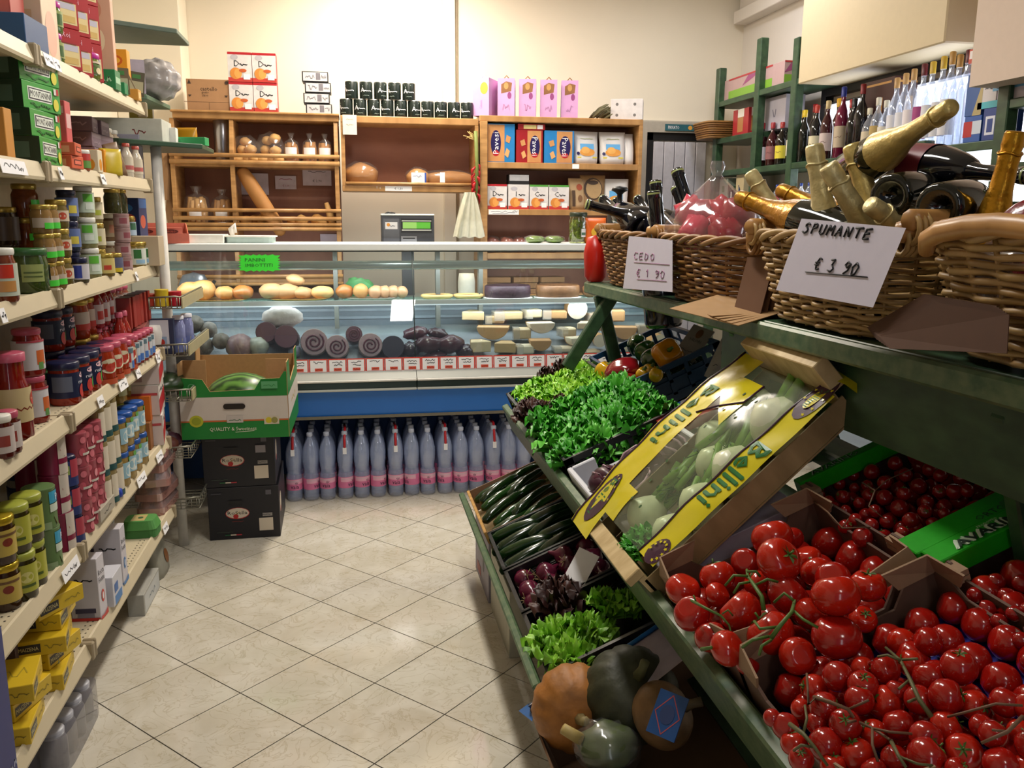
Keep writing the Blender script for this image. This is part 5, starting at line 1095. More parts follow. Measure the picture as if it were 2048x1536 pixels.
def maiz(d=(.12, .15, .045), flip=False):
    dx, dy, h_ = d
    return boxp(d, K(YEL, .4, n=.05), {'-y': [('r', -.055, -.012, .0, .012, R_('#2a2a34')), ('t', 'MAIZENA', -.028, 0, .01, R_('#d8cf9a'), .046), ('s', scribble(.03, 0, .04, .01, 2), .002, R_('#8a7a2a'))],
        '+x': [('r', -.07, -.012, -.01, .012, R_('#2a2a34')), ('t', 'MAIZENA', -.04, 0, .012, R_('#d8cf9a'), .054), ('s', scribble(.035, 0, .05, .01, 3), .002, R_('#8a7a2a'))], '+z': [('s', scribble(0, 0, .08, .05, 3), .003, R_('#a8922a'))]}, 'flour_box')
mz = maiz(); first = True
for st_, (px, n_, lb) in enumerate(((90, 5, 'farther pile'), (22, 3, 'nearer pile'))):
    for l in range(n_):
        o = mz if first else dup(mz); first = False
        place(o, 'yellow starch box, %s from below in the %s,' % (NTH[l], lb), 'box', k, px, x=-.845 - .01 * (l % 2), z0=l * .0462, rz=(.12, -.25, .2, .05, -.5)[l])
bx((.02, .10, .13), '#2f8fb0', {'-y': []}, 'thin sky blue packet beside the yellow pile', 'packet', k, 125, x=-.815)
o = bx((.10, .06, .14), '#5c4a52', {}, 'dark packet behind the nearer yellow pile', 'packet', k, 8, x=-.93)
# egg cartons
def eggbox(cl, lidc, d=(.13, .11, .065)):
    o = MB().prism(roundbox(d[0] / 2, d[1] / 2, 0, pw=5), 0, d[2] * .5, K(cl, .7)).build('egg_carton')
    m = MB(); vs = [(x, y, d[2] * .5) for x, y in roundbox(d[0] / 2 * 1.03, d[1] / 2 * 1.03, 0, pw=5)] + [(x * .85, y * .8, d[2]) for x, y in roundbox(d[0] / 2, d[1] / 2, 0, pw=5)]
    n = 20; m.add(vs, [(i, (i + 1) % n, n + (i + 1) % n, n + i) for i in range(n)] + [tuple(range(n, 2 * n))], K(lidc, .6)); m.build('lid', o)
    m = MB(); art(m, flat_map((0, 0, d[2]), (1, 0, 0), (0, 1, 0)), [('r', -.03, -.035, .02, .035, R_('#b9a46a')), ('e', 0, 0, .01, .012, R_('#3a5a34'))]); m.build('printed_label', o)
    return o
place(eggbox('#3f7a3c', '#4f8f44'), 'green pulp egg carton near the far end', 'egg carton', k, 284, x=-.84)
ec = MB().prism(roundbox(.06, .13, 0, pw=6), 0, .03, clear('#f0d0c8', .15, .1, .5, '#d09c92', 'pink_plastic')).build('egg_tray')
m = MB(); n = 20; pts = roundbox(.058, .128, 0, pw=6)
m.add([(x, y, .03) for x, y in pts] + [(x * .85, y * .92, .058) for x, y in pts], [(i, (i + 1) % n, n + (i + 1) % n, n + i) for i in range(n)] + [tuple(range(n, 2 * n))], clear('#e8dcd8', .2, .1, .3, '#c9b0b0', 'clear_lid')); m.build('lid', ec)
m = MB()
art(m, flat_map((0, 0, .0585), (1, 0, 0), (0, 1, 0)), [('r', -.04, -.08, .04, -.02, R_('#4f86c0')), ('r', -.04, .03, .04, .09, R_('#4f86c0'))]); m.build('printed_label', ec)
eg_ = MB(); 
for a in (-.026, .026):
    for b in (-.09, -.045, 0, .045, .09): eg_.sphere((a, b, .034), (.018, .018, .02), K('#b5735c', .5), 8, 6)
eg_.build('eggs', ec, kind='stuff')
line(ec, 'clear tray of brown eggs with blue label', 'egg tray', k, 318, 1, .2, x=-.845, levels=5, h=.06)
# big navy package at the left frame edge
t = bx((.05, .16, .38), '#14226e', {'+x': [('s', scribble(.05, -.12, .05, .02, 3), .005, R_('#9aa0c0')), ('r', -.08, -.05, -.02, .05, R_('#0e1130'))], '-y': []}, 'tall navy blue package at the left edge of the photo standing', 'packet', 5, -14, x=-.77)
# ---- on the floor under the gondola
t = thing('wrapped_bottle_pack', 'shrink wrapped pack of white capped jars on the floor beneath the near shelf', 'bottles', (at(140, 1450, 2, 0).x - .0, 2.12, 0))
t.location = (-.835, 2.42, 0)
for i in range(4):
    for j in range(2): 
        b = MB().lathe([(.033, 0), (.036, .01), (.036, .085), (.028, .10)], K('#84818a', .3), 14).build('jar', t, loc=(-.038 + j * -.075 + .03, -.12 + .078 * i, 0))
        MB().lathe([(.03, .097), (.031, .115), (.028, .118), (0, .118)], K('#b8b8c0', .35), 14).build('cap', b)
MB().prism([(x - .045, y) for x, y in roundbox(.085, .165, 0, pw=6)], .001, .109, clear('#eeeef2', .12, .1, .12, '#b8bac6', 'shrink_film')).build('shrink_film', t)
carton('grey_carton', 'low white and grey carton on the floor beneath the far shelf', 'carton', (-.84, 3.34, 0), (.06, .26, .085), K('#a8a69e', .5), {'+x': [('r', -.12, -.035, .12, .035, R_('#b9bcbc')), ('s', scribble(0, 0, .1, .02, 3), .004, R_('#7f8894'))]}, rz=0)
pillow('pet_food_bag', 'grey bag with brown picture on the floor beneath the far shelf', 'bag', (-.86, 3.62, 0), .20, .10, .17, K('#8f8d80', .4), [('e', .02, .07, .03, .03, R_('#7a4c26'))], rz=PI / 2)
# ================================================================== CORNER RACK with green boards, post and wire trays
cr_ = thing('corner_rack', 'corner rack of green boards, white post and wire trays beyond the gondola', 'rack', (0, 0, 0))
GRN_B = K('#2c4a34', .4, n=.1)
z0_ = 2.235; m = MB().prism([(-1.3, 3.85), (-.98, 3.85), (-.70, 4.02), (-.70, 4.3), (-1.3, 4.3)], z0_, z0_ + .02, K('#5a6a5c', .5)); m.build('green_board', cr_, bevel=.003)
MB().prism([(-1.3, 3.74), (-.93, 3.74), (-.80, 3.84), (-.78, 4.2), (-1.3, 4.2)], 1.945, 1.965, K('#4f6a52', .5)).build('green_board', cr_, bevel=.003)
MB().prism([(-1.3, 3.74), (-.90, 3.74), (-.62, 3.98), (-.62, 4.3), (-1.3, 4.3)], 1.765, 1.785, GRN_B).build('green_board', cr_, bevel=.003)
MB().tube([(-.80, 3.93, 0.0), (-.80, 3.93, 1.765)], .022, K('#d4d0c8', .5), 12).build('post', cr_)
MB().box(-1.3, -1.28, 3.74, 4.3, 0, 2.3, K('#b0a898', .6)).build('back_panel', cr_)
def wire_tray(z, x1, ya, yb, lip=True):
    m = MB(); W_ = K('#8c8a7c', .35, .6, n=0)
    for y in [ya + (yb - ya) * i / 6 for i in range(7)]: m.tube([(-1.2, y, z), (x1, y, z), (x1, y, z + .045)], .0025, W_, 4)
    for x in (x1, x1 - .06, x1 - .12, x1 - .2, x1 - .3): m.tube([(x, ya, z), (x, yb, z)], .0025, W_, 4)
    m.build('wire_tray', cr_, kind='stuff')
    MB().tube([(x1 - .12, ya, z + .045), (x1 - .02, ya, z + .05), (x1, ya + .02, z + .045), (x1, yb, z + .045)], .004, W_, 5).build('wire_rim', cr_)
    MB().tube([(x1 - .12, ya, z - .005), (x1 - .12, ya, z + .045)], .004, W_, 5).build('wire_rim', cr_)
    for i in range(5): MB().tube([(x1 - .12 + .022 * (i + 1), ya, z), (x1 - .12 + .022 * (i + 1), ya, z + .045)], .0022, W_, 4).build('wire', cr_)
    if lip: MB().box(x1 + .003, x1 + .008, ya + .02, yb, z - .004, z + .042, K('#a59c78', .45)).build('price_rail', cr_)
TR = [(1.105, -.715, True), (.905, -.70, True), (.71, -.70, True), (.46, -.71, False), (.23, -.69, False)]
for z, x1, lip in TR: wire_tray(z, x1, 3.76, 4.02 if z < .8 else 4.30, lip)
# things on it
carton('white_carton', 'white cardboard tray with red mark on the lower green board', 'carton', (-.93, 3.98, 1.7855), (.34, .2, .09), K('#c0c2b8', .5), {'-y': [('s', scribble(.08, -.01, .05, .02, 2), .004, R_('#8a3a3a')), ('r', -.17, -.045, -.11, .03, R_('#2f7a52'))]})
tag(MB().sphere((0, 0, .085), (.095, .085, .085), K('#b4aeac', .22, n=.35, scale=18, bump=1), 40, 24, fn=lump(4, .07, 5)).build('crumpled_bag', None, (-.80, 4.05, 1.966)), 'shiny crumpled pale plastic bag on the upper green board', 'bag')
carton('white_sheet', 'blank lilac white sheet leaning before the crumpled bag', 'paper', (-.88, 3.82, 1.967), (.16, .003, .13), K('#b3acbe', .5), None, rz=.3)
t = carton('green_box', 'small green box overhanging the green board near the bread rack', 'box', (-.68, 4.10, 1.7855), (.13, .05, .035), K('#2f9a5a', .5), None, rz=-.2)
pillow('yellow_bag', 'small yellow crumpled bag behind the green box', 'bag', (-.72, 4.2, 1.7855), .10, .05, .085, K('#c98f1c', .35), None, rz=-.3)
carton('white_tub', 'small white packet beside the green box', 'packet', (-.76, 4.06, 1.7855), (.05, .05, .07), WHITE, {'-y': [('r', -.02, -.02, .0, .01, R_('#4a8a4a'))]})
for i, (x, y, zz_, r_, h_, cl, lb) in enumerate(((-.80, 3.84, 1.105, .028, .07, '#c9b02a', 'yellow cup in the highest wire tray'), (-.75, 3.86, 1.105, .026, .06, '#b3182a', 'red cup in the highest wire tray'), (-.85, 3.86, 1.105, .03, .05, '#a8341c', 'dark red cup in the highest wire tray'))):
    o = cant(cl, r_, h_, None, 'spice_cup'); o.location = (x, y, zz_ + .003); tag(o, lb, 'cup')
o = boxp((.10, .03, .15), K('#2a3350', .4), {'-y': [('r', -.045, -.05, .03, .07, R_('#c9ccd6')), ('r', -.03, -.04, .02, 0, R_('#8fa8c4')), ('e', .0, -.025, .012, .015, R_('#b3342a'))]}); o.location = (-.80, 3.80, .909); tag(o, 'white and blue sachet in the second wire tray', 'sachet')
for i in range(2):
    o = bottle('#7f84b0', R_('#c4c4cc'), .027, .155, [('r', -.03, .0, .05, .06, R_('#6a74a8')), ('p', [(-.01, .0), (.02, .0), (.0, .06)], R_('#d8c83a'))], 'detergent_bottle', .72, .75); o.location = (-.745 + .02 * i, 3.86 + .08 * i, .909); tag(o, ('nearer', 'farther')[i] + ' lilac bottle with white cap in the second wire tray', 'bottle')
tag(MB().sphere((0, 0, .05), (.09, .12, .05), K('#28401f', .3, n=.2), 14, 9, fn=lump(9, .06)).build('watermelon', None, (-.83, 3.92, .713)), 'dark green melon in the third wire tray', 'melon')
for i in range(5):
    tag(MB().sphere((0, 0, .04), (.05, .045, .04), K(('#5a2a20', '#6a3a26', '#4a2030', '#3c3a20', '#5c3020')[i], .5), 12, 8, fn=lump(i, .08)).build('onion', None, (-.82 - .09 * (i % 2), 3.82 + .1 * (i // 2), .463)), 'dim brown onion in the fourth wire tray, %s from the near side' % NTH[i], 'onion', 'onions in the wire tray')
# ================================================================== BOX STACK in front of the counter
SBY = 3.965; GR = K('#157a2c', .5, n=.05); WHC = K('#c9bfb4', .55, n=.04)
BK = K('#17151a', .5, n=.1)
def rosella(z, label, dx):
    t = thing('produce_box', label, 'box', (-.535 + dx, SBY, z), (0, 0, .02), 'black Rosella boxes'); w_, d_, h_ = .318, .42, .252
    MB().cbox(0, d_ / 2, h_ / 2, w_, d_, h_, BK).build('box_body', t, bevel=.002)
    m = MB(); CRW = K('#cfc2ae', .5, n=0)
    art(m, flat_map((0, 0, h_ / 2), (1, 0, 0), (0, 0, 1)), [('e', -.03, 0, .054, .028, R_('#b3262a')), ('e', -.03, .001, .051, .025, CRW), ('t', 'RoSella', -.03, .003, .017, INK, .088), ('e', -.038, -.014, .012, .011, R_('#b01c20')), ('s', [[(-.038, -.004), (-.02, .008)]], .002, R_('#b09a3a')),
        ('r', .065, -.09, .128, -.028, CRW), ('r', .082, -.02, .126, -.004, R_('#8f8a84')), ('s', scribble(.1, -.012, .035, .004, 2), .002, INK), ('r', .1, .085, .125, .108, R_('#55525a')), ('s', scribble(-.09, -.088, .07, .003, 3), .002, R_('#3a4a3a')), ('r', -.09, -.106, -.065, -.1, R_('#1f5a34')), ('r', -.065, -.106, -.04, -.1, CRW), ('r', -.04, -.106, -.015, -.1, R_('#a32a34')), ('s', scribble(-.03, -.038, .05, .003, 5), .002, R_('#7a2420')), ('s', [[(-.14, .1), (-.1, .1)]], .006, R_('#3c3a40')), ('r', -.065, .05, -.005, .064, R_('#060607'))] + ([('r', .075, .035, .12, .07, R_('#8f8a8f'))] if z > .1 else []))
    art(m, flat_map((w_ / 2, d_ / 2, h_ / 2), (0, 1, 0), (0, 0, 1)), [('e', -.12, .02, .045, .05, CRW), ('e', -.12, -.015, .02, .015, R_('#b3262a')), ('s', scribble(0.02, -.06, .12, .01, 4), .004, R_('#77727a')), ('r', .1, .06, .18, .1, R_('#3a383e'))])
    m.build('printed_face', t)
    return t
rosella(0.0, 'lower black Rosella vegetable box on the floor', .004); rosella(.2545, 'upper black Rosella vegetable box beneath the green box', -.006)
t = thing('melon_box', 'green and white open fruit box holding a watermelon on black boxes', 'box', (-.535, SBY - .09, .509), (0, 0, -.02))
w_, d_, h_ = .46, .5, .28; X = w_ / 2; LITG = K('#b08a5c', .7)
m = MB()
def panel(pts, y, nrm, art_items, nm, M_=None):
    mb = MB(); mb.prism(pts, -.002, .002, KRAFT_L, M_); mb.build(nm, t)
Mf = Mx((0, 0, 0), rx=PI / 2)
front = [(-X, 0), (X, 0), (X, h_ + .02), (X - .01, h_ + .02), (X - .03, h_ - .01), (.12, h_ - .012), (.09, h_ - .06), (-.10, h_ - .065), (-.13, h_ - .01), (-X + .01, h_ + .0), (-X, h_ - .01)]
mb = MB().prism(front, -.002, .002, KRAFT_L, Mf)
fm = flat_map((0, -.0025, 0), (1, 0, 0), (0, 0, 1))
art(mb, fm, [('p', front, GR), ('r', -X, .085, X, .19, WHC), ('r', -X, .078, X, .085, R_('#b9602c')), ('e', -.165, .083, .03, .027, R_('#b3b32a')), ('e', -.165, .083, .02, .018, R_('#8f9a22')), ('r', .125, .062, .19, .098, R_('#c9bfa8')), ('e', .145, .08, .014, .014, R_('#c9b82a')), ('e', .17, .08, .014, .014, R_('#8f8a4a')), ('r', -.035, .073, .035, .105, R_('#bdb4ac')), ('s', scribble(0, .085, .05, .006, 3), .003, R_('#3a6a44')),
    ('t', 'QUALITY & Sweetness', -.01, .044, .02, R_('#e4ddc8'), .2), ('s', [[(.0, .03), (.08, .034)]], .002, R_('#e4ddc8')), ('r', -.035, .135, .035, .16, R_('#1c120c')), ('e', -.035, .1475, .0125, .0125, R_('#1c120c')), ('e', .035, .1475, .0125, .0125, R_('#1c120c')), ('e', -.175, .238, .016, .016, R_('#5aa06a')), ('e', -.175, .238, .012, .012, GR), ('r', .12, .225, .19, .258, R_('#5aa06a')), ('s', scribble(.155, .24, .05, .01, 3), .002, GR)], base=.0003)
mb.build('front_wall', t)
back = [(-X, 0), (X, 0), (X, h_ + .02), (-X, h_ + .02)]
MB().prism([(a, b) for a, b in back], -.002, .002, KRAFT_L, Mx((0, d_, 0), rx=PI / 2)).build('rear_wall', t)
side = [(0, 0), (d_, 0), (d_, h_ + .06), (d_ - .1, h_ + .06), (d_ - .12, h_ - .02), (.13, h_ - .05), (.10, h_ + .06), (0, h_ + .06)]
for sx_, nm in ((-X, 'side_wall'), (X, 'side_wall')):
    mb = MB().prism(side, -.002, .002, KRAFT_L, Matrix(((0, 0, 1, sx_), (1, 0, 0, 0), (0, 1, 0, 0), (0, 0, 0, 1))))
    if sx_ > 0: art(mb, flat_map((X + .0022, 0, 0), (0, 1, 0), (0, 0, 1)), [('p', side, GR), ('p', [(0, .08), (d_, .10), (d_, .2), (0, .19)], WHC), ('s', scribble(.25, .14, .2, .03, 3), .006, R_('#b9a22a'))])
    mb.build(nm, t)
MB().box(-X, X, 0, d_, 0, .004, KRAFT_L).build('bottom', t)
for sx_ in (-1, 1):       # folded corner tabs
    MB().box(sx_ * X - (.10 if sx_ > 0 else 0), sx_ * X + (.10 if sx_ < 0 else 0), .10, .104, .15, h_ + .06, KRAFT_L).build('corner_tab', t)
def melon_mat():
    m = bpy.data.materials.new('watermelon_rind'); m.use_nodes = True; nt = m.node_tree; b = nt.nodes['Principled BSDF']
    tc = nt.nodes.new('ShaderNodeTexCoord'); wv = nt.nodes.new('ShaderNodeTexWave'); wv.bands_direction = 'Y'; wv.inputs['Scale'].default_value = 9; wv.inputs['Distortion'].default_value = 6; wv.inputs['Detail'].default_value = 3
    cr = nt.nodes.new('ShaderNodeValToRGB'); cr.color_ramp.elements[0].color = rgb('#1f3d18'); cr.color_ramp.elements[1].color = rgb('#5d8a3c')
    nt.links.new(tc.outputs['Object'], wv.inputs['Vector']); nt.links.new(wv.outputs['Fac'], cr.inputs['Fac']); nt.links.new(cr.outputs['Color'], b.inputs['Base Color']); b.inputs['Roughness'].default_value = .3
    return m
MELON = melon_mat()
tag(MB().sphere((0, 0, 0), (.17, .13, .125), MELON, 24, 14).build('watermelon', None, (-.53, SBY + .14, .514 + .125)), 'striped green watermelon lying in the green and white box', 'melon')
# ================================================================== WATER BOTTLES under the counter
WTR = clear('#f6f8fd', .10, .06, .30, '#cddcff', 'bottle_plastic'); WP = K('#e07aa6', .4, n=.06); WPL = K('#efb0c8', .4, n=0)
def water():
    o = MB().lathe([(.030, .002), (.037, .006), (.040, .02), (.039, .045), (.041, .06), (.041, .125), (.038, .14), (.034, .155), (.037, .175), (.041, .215), (.040, .26), (.032, .295), (.018, .325), (.0125, .335), (.0125, .348)], WTR, 16, cap=False).build('water_bottle')
    MB().lathe([(.0145, .345), (.0155, .347), (.0155, .362), (.013, .365), (0, .365)], K('#b9bfd0', .4, n=0), 10).build('cap', o)
    m = MB(); m.lathe([(.0418, .062), (.0418, .122)], WP, 18, cap=False); art(m, cyl_map(.0418, -PI / 2), [('r', -.06, .096, .06, .12, WPL), ('r', -.06, .108, .06, .116, K('#e0b8c8', .4, n=0))], True, base=.0004)
    art(m, cyl_map(.0422, -PI / 2), [('t', 'vaia', 0, .082, .022, K('#2c2440', .4, n=0), .042), ('s', [[(.005, .098), (.002, .105)], [(.009, .098), (.009, .107)], [(.013, .098), (.016, .105)]], .0022, K('#2c2440', .4, n=0))], True, base=.0008)
    m.build('pink_label', o)
    return o
w0 = water(); xx = -.338; i = 0; fst = True
rot_ = [.1, .9, -.2, .8, .5, .7, .0, -1.0, -.2, -.7, -.6, -.6, -.8, -.4, -.5, .2]
ROWN = ['front', 'second', 'third', 'fourth', 'fifth']
for i in range(15):
    for j in range(5):
        if j == 4 and i % 2: continue
        o = w0 if fst else dup(w0); fst = False
        o.location = (xx + (.0 if j % 2 == 0 else .004), 4.50 + .0865 * j, .0006); o.rotation_euler = (0, 0, rot_[i] if j == 0 else rnd.uniform(-2, 2))
        tag(o, 'clear water bottle with pink label, %s in the %s row' % (ordinal(i), ROWN[j]), 'bottle', 'water bottles under the counter')
    if i in (0, 3, 6, 9, 12):
        t = thing('carry_handle', 'red carry handle with white tag on the water packs, %s' % ordinal((0, 3, 6, 9, 12).index(i), 5), 'handle', (xx + .0, 4.455, .0), group='red handles on the water packs')
        MB().tube([(0, .0, .285), (.0, .02, .335), (.004, .07, .375), (.0, .16, .372)], .007, K('#c0202a', .4, n=0), 6).build('red_strap', t)
        MB().cbox(0, -.003, .27, .02, .002, .035, PAPER).build('bar_tag', t)
    xx += .0865 if i % 3 != 2 else .094
# ================================================================== THE GREEN PRODUCE STAND
TH = math.radians(23)
MX0, MZ0 = .62, .755       # middle tier: front line of the crate rims
LX0, LZ0 = .455, .355      # lower tier
def tp(px, py, x0=MX0, z0=MZ0, n=0.0, th=TH):
    """point where the pixel ray meets the tilted tier plane (offset n)"""
    nn = Vector((-math.sin(th), 0, math.cos(th))); p0 = Vector((x0, 0, z0)) + nn * n
    d = ray(px, py); return EYE + d * (nn.dot(p0 - EYE) / nn.dot(d))
def TM(Y, s=0.0, n=0.0, x0=MX0, z0=MZ0, th=TH):
    return Vector((x0 + s * math.cos(th) - n * math.sin(th), Y, z0 + s * math.sin(th) + n * math.cos(th)))
GRN = wood('#26402b', '#39573a', .38, (3, 1.2, 3), 9, 'worn_green_paint'); GRN_W = wood('#5f7050', '#39573a', .4, (4, 3, 4), 12, 'worn_green_edge')
st = thing('produce_stand', 'dark green painted wooden stand with stepped tiers and a top plank', 'stand', (0, 0, 0))
PT = math.radians(-1.0)     # the plank slopes up very slightly towards the camera end
def pz(y): return 1.226 + (3.5 - y) * math.tan(-PT)
for a, b in ((.965, 1.135), (1.14, 1.31), (1.315, 1.48)): MB().box(a, b, -2.75, .02, -.03, 0, GRN).build('top_plank', st, (0, 3.5, 1.226), (PT, 0, 0), bevel=.004)
MB().box(.95, .972, -2.75, .0, -.048, -.002, GRN_W).build('front_board', st, (0, 3.5, 1.226), (PT, 0, 0), bevel=.006)
MB().box(1.03, 1.055, -2.7, -1.22, -.21, -.032, GRN).build('apron', st, (0, 3.5, 1.226), (PT, 0, 0))
def leg(x0, z0, x1, z1, y, w=.035, th_=.05):
    p, q = Vector((x0, y, z0)), Vector((x1, y, z1)); d = (q - p).normalized(); n_ = Vector((d.z, 0, -d.x)) * th_ / 2
    vs = []
    for yy in (y - w / 2, y + w / 2): vs += [tuple(Vector((a.x, yy, a.z))) for a in (p - n_, p + n_, q + n_, q - n_)]
    MB().add(vs, [(3, 2, 1, 0), (4, 5, 6, 7), (0, 1, 5, 4), (2, 3, 7, 6), (1, 2, 6, 5), (0, 4, 7, 3)], GRN).build('leg', st, bevel=.004)
for y in (3.30, 2.22, 1.2):
    if y > 3: leg(1.02, 1.19, .835, .895, y); leg(.975, 1.18, 1.30, .0, y + .04)
    else: leg(1.05, 1.19, 1.42, .0, y)
    leg(.80, .66, .80, .0, y)
    # sloping bearers of the two tiers
    for (x0, z0, L, nm) in ((MX0, MZ0, .74, 'bearer'), (LX0, LZ0, .45, 'bearer')):
        M_ = Mx((x0, y, z0), ry=-TH); MB().box(-.0, L, -.02, .02, -.22, -.175, GRN, M_).build(nm, st)
MB().box(-.028, .0, .82, 3.50, -.165, -.045, GRN_W, Mx((MX0 - .01, 0, MZ0), ry=-TH)).build('tier_rail', st, bevel=.005)
MB().box(-.024, .0, 1.92, 3.46, -.085, .0, GRN_W, Mx((LX0 - .022, 0, LZ0 - .01), ry=-TH)).build('tier_rail', st, bevel=.005)
for (x0, z0, ss, y0, y1) in ((MX0, MZ0, (.06, .30, .45, .68), .82, 3.45), (LX0, LZ0, (.05, .35), 1.3, 3.45)):
    for s_ in ss: MB().box(s_ - .03, s_ + .03, y0, y1, -.172, -.160, GRN, Mx((x0, 0, z0), ry=-TH)).build('slat', st)

# ------------------------------------------------------------------ crates (local x up the slope, y along the aisle, z out of the slope; rim at z=0)
def open_crate(name, label, Y0_, Y1_, w, dep, mat, s=0.0, n=0.0, x0=MX0, z0=MZ0, th=TH, kind='slots', cat='crate', tk=.012, rim=.014, slots=(7, 5)):
    t = thing(name, label, cat, TM(Y0_, s, n, x0, z0, th), (0, -th, 0)); L = Y1_ - Y0_
    MB().box(0, w, 0, L, -dep, -dep + .006, mat).build('bottom', t)
    def wall(ax, pos, length, ns):
        m = MB()
        def B(a0, a1, z0_, z1_, t0=0, t1=tk):
            if ax == 'x': m.box(pos + t0 if pos == 0 else pos - t1, pos + t1 if pos == 0 else pos - t0, a0, a1, z0_, z1_, mat)
            else: m.box(a0, a1, pos + t0 if pos == 0 else pos - t1, pos + t1 if pos == 0 else pos - t0, z0_, z1_, mat)
        if kind == 'solid': B(0, length, -dep, 0)
        else:
            B(0, length, -dep, -dep + .04, 0, .004); B(0, length, -.022, 0)
            nn = ns; hole = length / nn
            B(0, length, -dep * .48, -dep * .40, 0, .004)
            for i in range(nn + 1): B(max(0, i * hole - .008), min(length, i * hole + .008), -dep + .03, -.02, 0, .005)
            B(0, .03, -dep, 0, 0, .005); B(length - .03, length, -dep, 0, 0, .005)
        return m
    wall('x', 0, L, slots[1]).build('front_wall', t); wall('x', w, L, slots[1]).build('rear_wall', t)
    wall('y', 0, w, slots[0]).build('near_wall', t); wall('y', L, w, slots[0]).build('far_wall', t)
    return t
BKP = K('#15171b', .32, n=.08); BLP = K('#12385a', .35, n=.08)
open_crate('lettuce_crate', 'black plastic crate of bright frisee lettuce nearest the counter', 3.02, 3.50, .37, .15, BKP)
open_crate('lettuce_crate', 'black plastic crate of curly lettuce, second from the counter', 2.475, 3.00, .385, .15, BKP)
pc_ = open_crate('pepper_crate', 'dark blue plastic crate of peppers behind the lettuce', 2.93, 3.48, .37, .15, BLP, s=.385, slots=(5, 5))
MB().box(.02, .35, .006, .009, -.125, -.045, BLP).build('near_panel', pc_); MB().box(.006, .009, .03, .52, -.125, -.045, BLP).build('front_panel', pc_)
# lettuce heads --------------------------------------------------
def lettuce(seed, c1, c2, R=.075, leaves=17, H=.07, frill=.012, nm='lettuce', q=1.0):
    r = random.Random(seed); m1 = K(c1, .45, n=.35, scale=60); m2 = K(c2, .45, n=.3, scale=60)
    mb = MB()
    for L in range(leaves):
        a = 2.399 * L + r.uniform(-.2, .2); f = L / leaves; Rl = R * (.35 + .7 * f); Hl = H * (1.15 - .75 * f ** 1.6); W = R * (.55 + .35 * f)
        nu, nv = 24, 6; ph = [r.uniform(0, 6) for _ in range(3)]; vs = []
        for j in range(nv + 1):
            v = j / nv
            for i in range(nu + 1):
                u = i / nu * 2 - 1; e = max(abs(u) ** 2, v ** 3) * v
                rr = Rl * (v ** 1.0) * (1 - .15 * u * u) + frill * e * math.sin(7 * u + ph[0] + 3 * v)
                zz = Hl * math.sin(v * 1.9) / math.sin(1.9 if 1.9 < PI / 2 else PI / 2) * (1.0) + frill * .9 * e * math.sin(13 * u * q + ph[1]) + frill * .7 * e * math.sin(25 * u * q + ph[2] + 5 * v)
                tt = u * W * math.sin(min(1, v * 1.25) * PI / 2) * (1.1 - .2 * v)
                vs.append((rr * math.cos(a) - tt * math.sin(a), rr * math.sin(a) + tt * math.cos(a), zz))
        mb.add(vs, [(j * (nu + 1) + i, j * (nu + 1) + i + 1, (j + 1) * (nu + 1) + i + 1, (j + 1) * (nu + 1) + i) for j in range(nv) for i in range(nu)], m1 if L % 3 else m2, True)
    return mb.build(nm)
def heads(protos, spots, desc, grp, x0=MX0, z0=MZ0, dz=-.05, rows=None):
    used_ = set()
    for i, (s, y, sc, lbl) in enumerate(spots):
        p = protos[i % len(protos)]
        if p.name in used_: o = dup(p)
        else: o = p; used_.add(p.name)
        o.location = TM(y, s, dz, x0, z0); o.rotation_euler = (0.15 * math.sin(i), -TH * .8 + .1 * math.cos(i), i * 1.3); o.scale = (sc,) * 3
        tag(o, desc % lbl, 'lettuce', grp)
def grid(s0, s1, ns, y0, y1, ny, sc, seed):
    r = random.Random(seed); q = []
    for j in range(ny):
        for i in range(ns):
            q.append((s0 + (s1 - s0) * i / max(1, ns - 1) + r.uniform(-.01, .01), y0 + (y1 - y0) * j / max(1, ny - 1) + r.uniform(-.012, .012), sc * r.uniform(.92, 1.1), ('%s in the %s row' % (('lowest', 'second', 'third', 'topmost')[i] if ns == 4 else ('lowest', 'middle', 'topmost')[i] if ns == 3 else ('lower', 'upper')[i], ('nearest', 'second', 'third', 'fourth', 'farthest')[j]))))
    return q
LA = [lettuce(1, '#86c828', '#a0d838', frill=.011, q=1.3, leaves=17), lettuce(2, '#78bc24', '#98d034', frill=.011, q=1.2, leaves=17)]
heads(LA, grid(.06, .31, 4, 3.09, 3.44, 4, 1.0, 1), 'bright frisee lettuce, %s of the crate by the counter', 'frisee lettuces', dz=-.075)
RL = lettuce(5, '#3a1f1c', '#4d2a22', R=.05, leaves=12, frill=.012)
heads([RL], [(.02, 3.10, 1.0, 'at the lower near corner'), (.05, 3.04, .9, 'beside the near rim'), (.12, 3.05, .8, 'by the near rim farther up'), (.17, 3.47, .9, 'by the far rim'), (.26, 3.47, .9, 'at the upper far corner'), (.0, 3.03, 1.1, 'drooping over the lower corner')], 'dark red brown lettuce leaf tuft, %s', 'red lettuce tufts', dz=-.03)
LB = [lettuce(7, '#3f9c26', '#5ab838', R=.08, leaves=18, frill=.012), lettuce(8, '#4aa82a', '#68c242', R=.078, leaves=18, frill=.012), lettuce(9, '#389022', '#52b034', R=.08, leaves=18, frill=.013)]
heads(LB, grid(.03, .34, 4, 2.55, 2.95, 4, 1.05, 2), 'curly green lettuce, %s of the second crate', 'curly green lettuces', dz=-.06)
for i in range(6):
    o = dup(LB[i % 3]); o.location = TM(2.50 + .012, .06 + .055 * i, -.10); o.rotation_euler = (-.9, -TH, i); o.scale = (.62,) * 3; tag(o, 'curly lettuce seen through the near crate slots, %s' % ordinal(i, 6), 'lettuce', 'lettuces behind the slots')
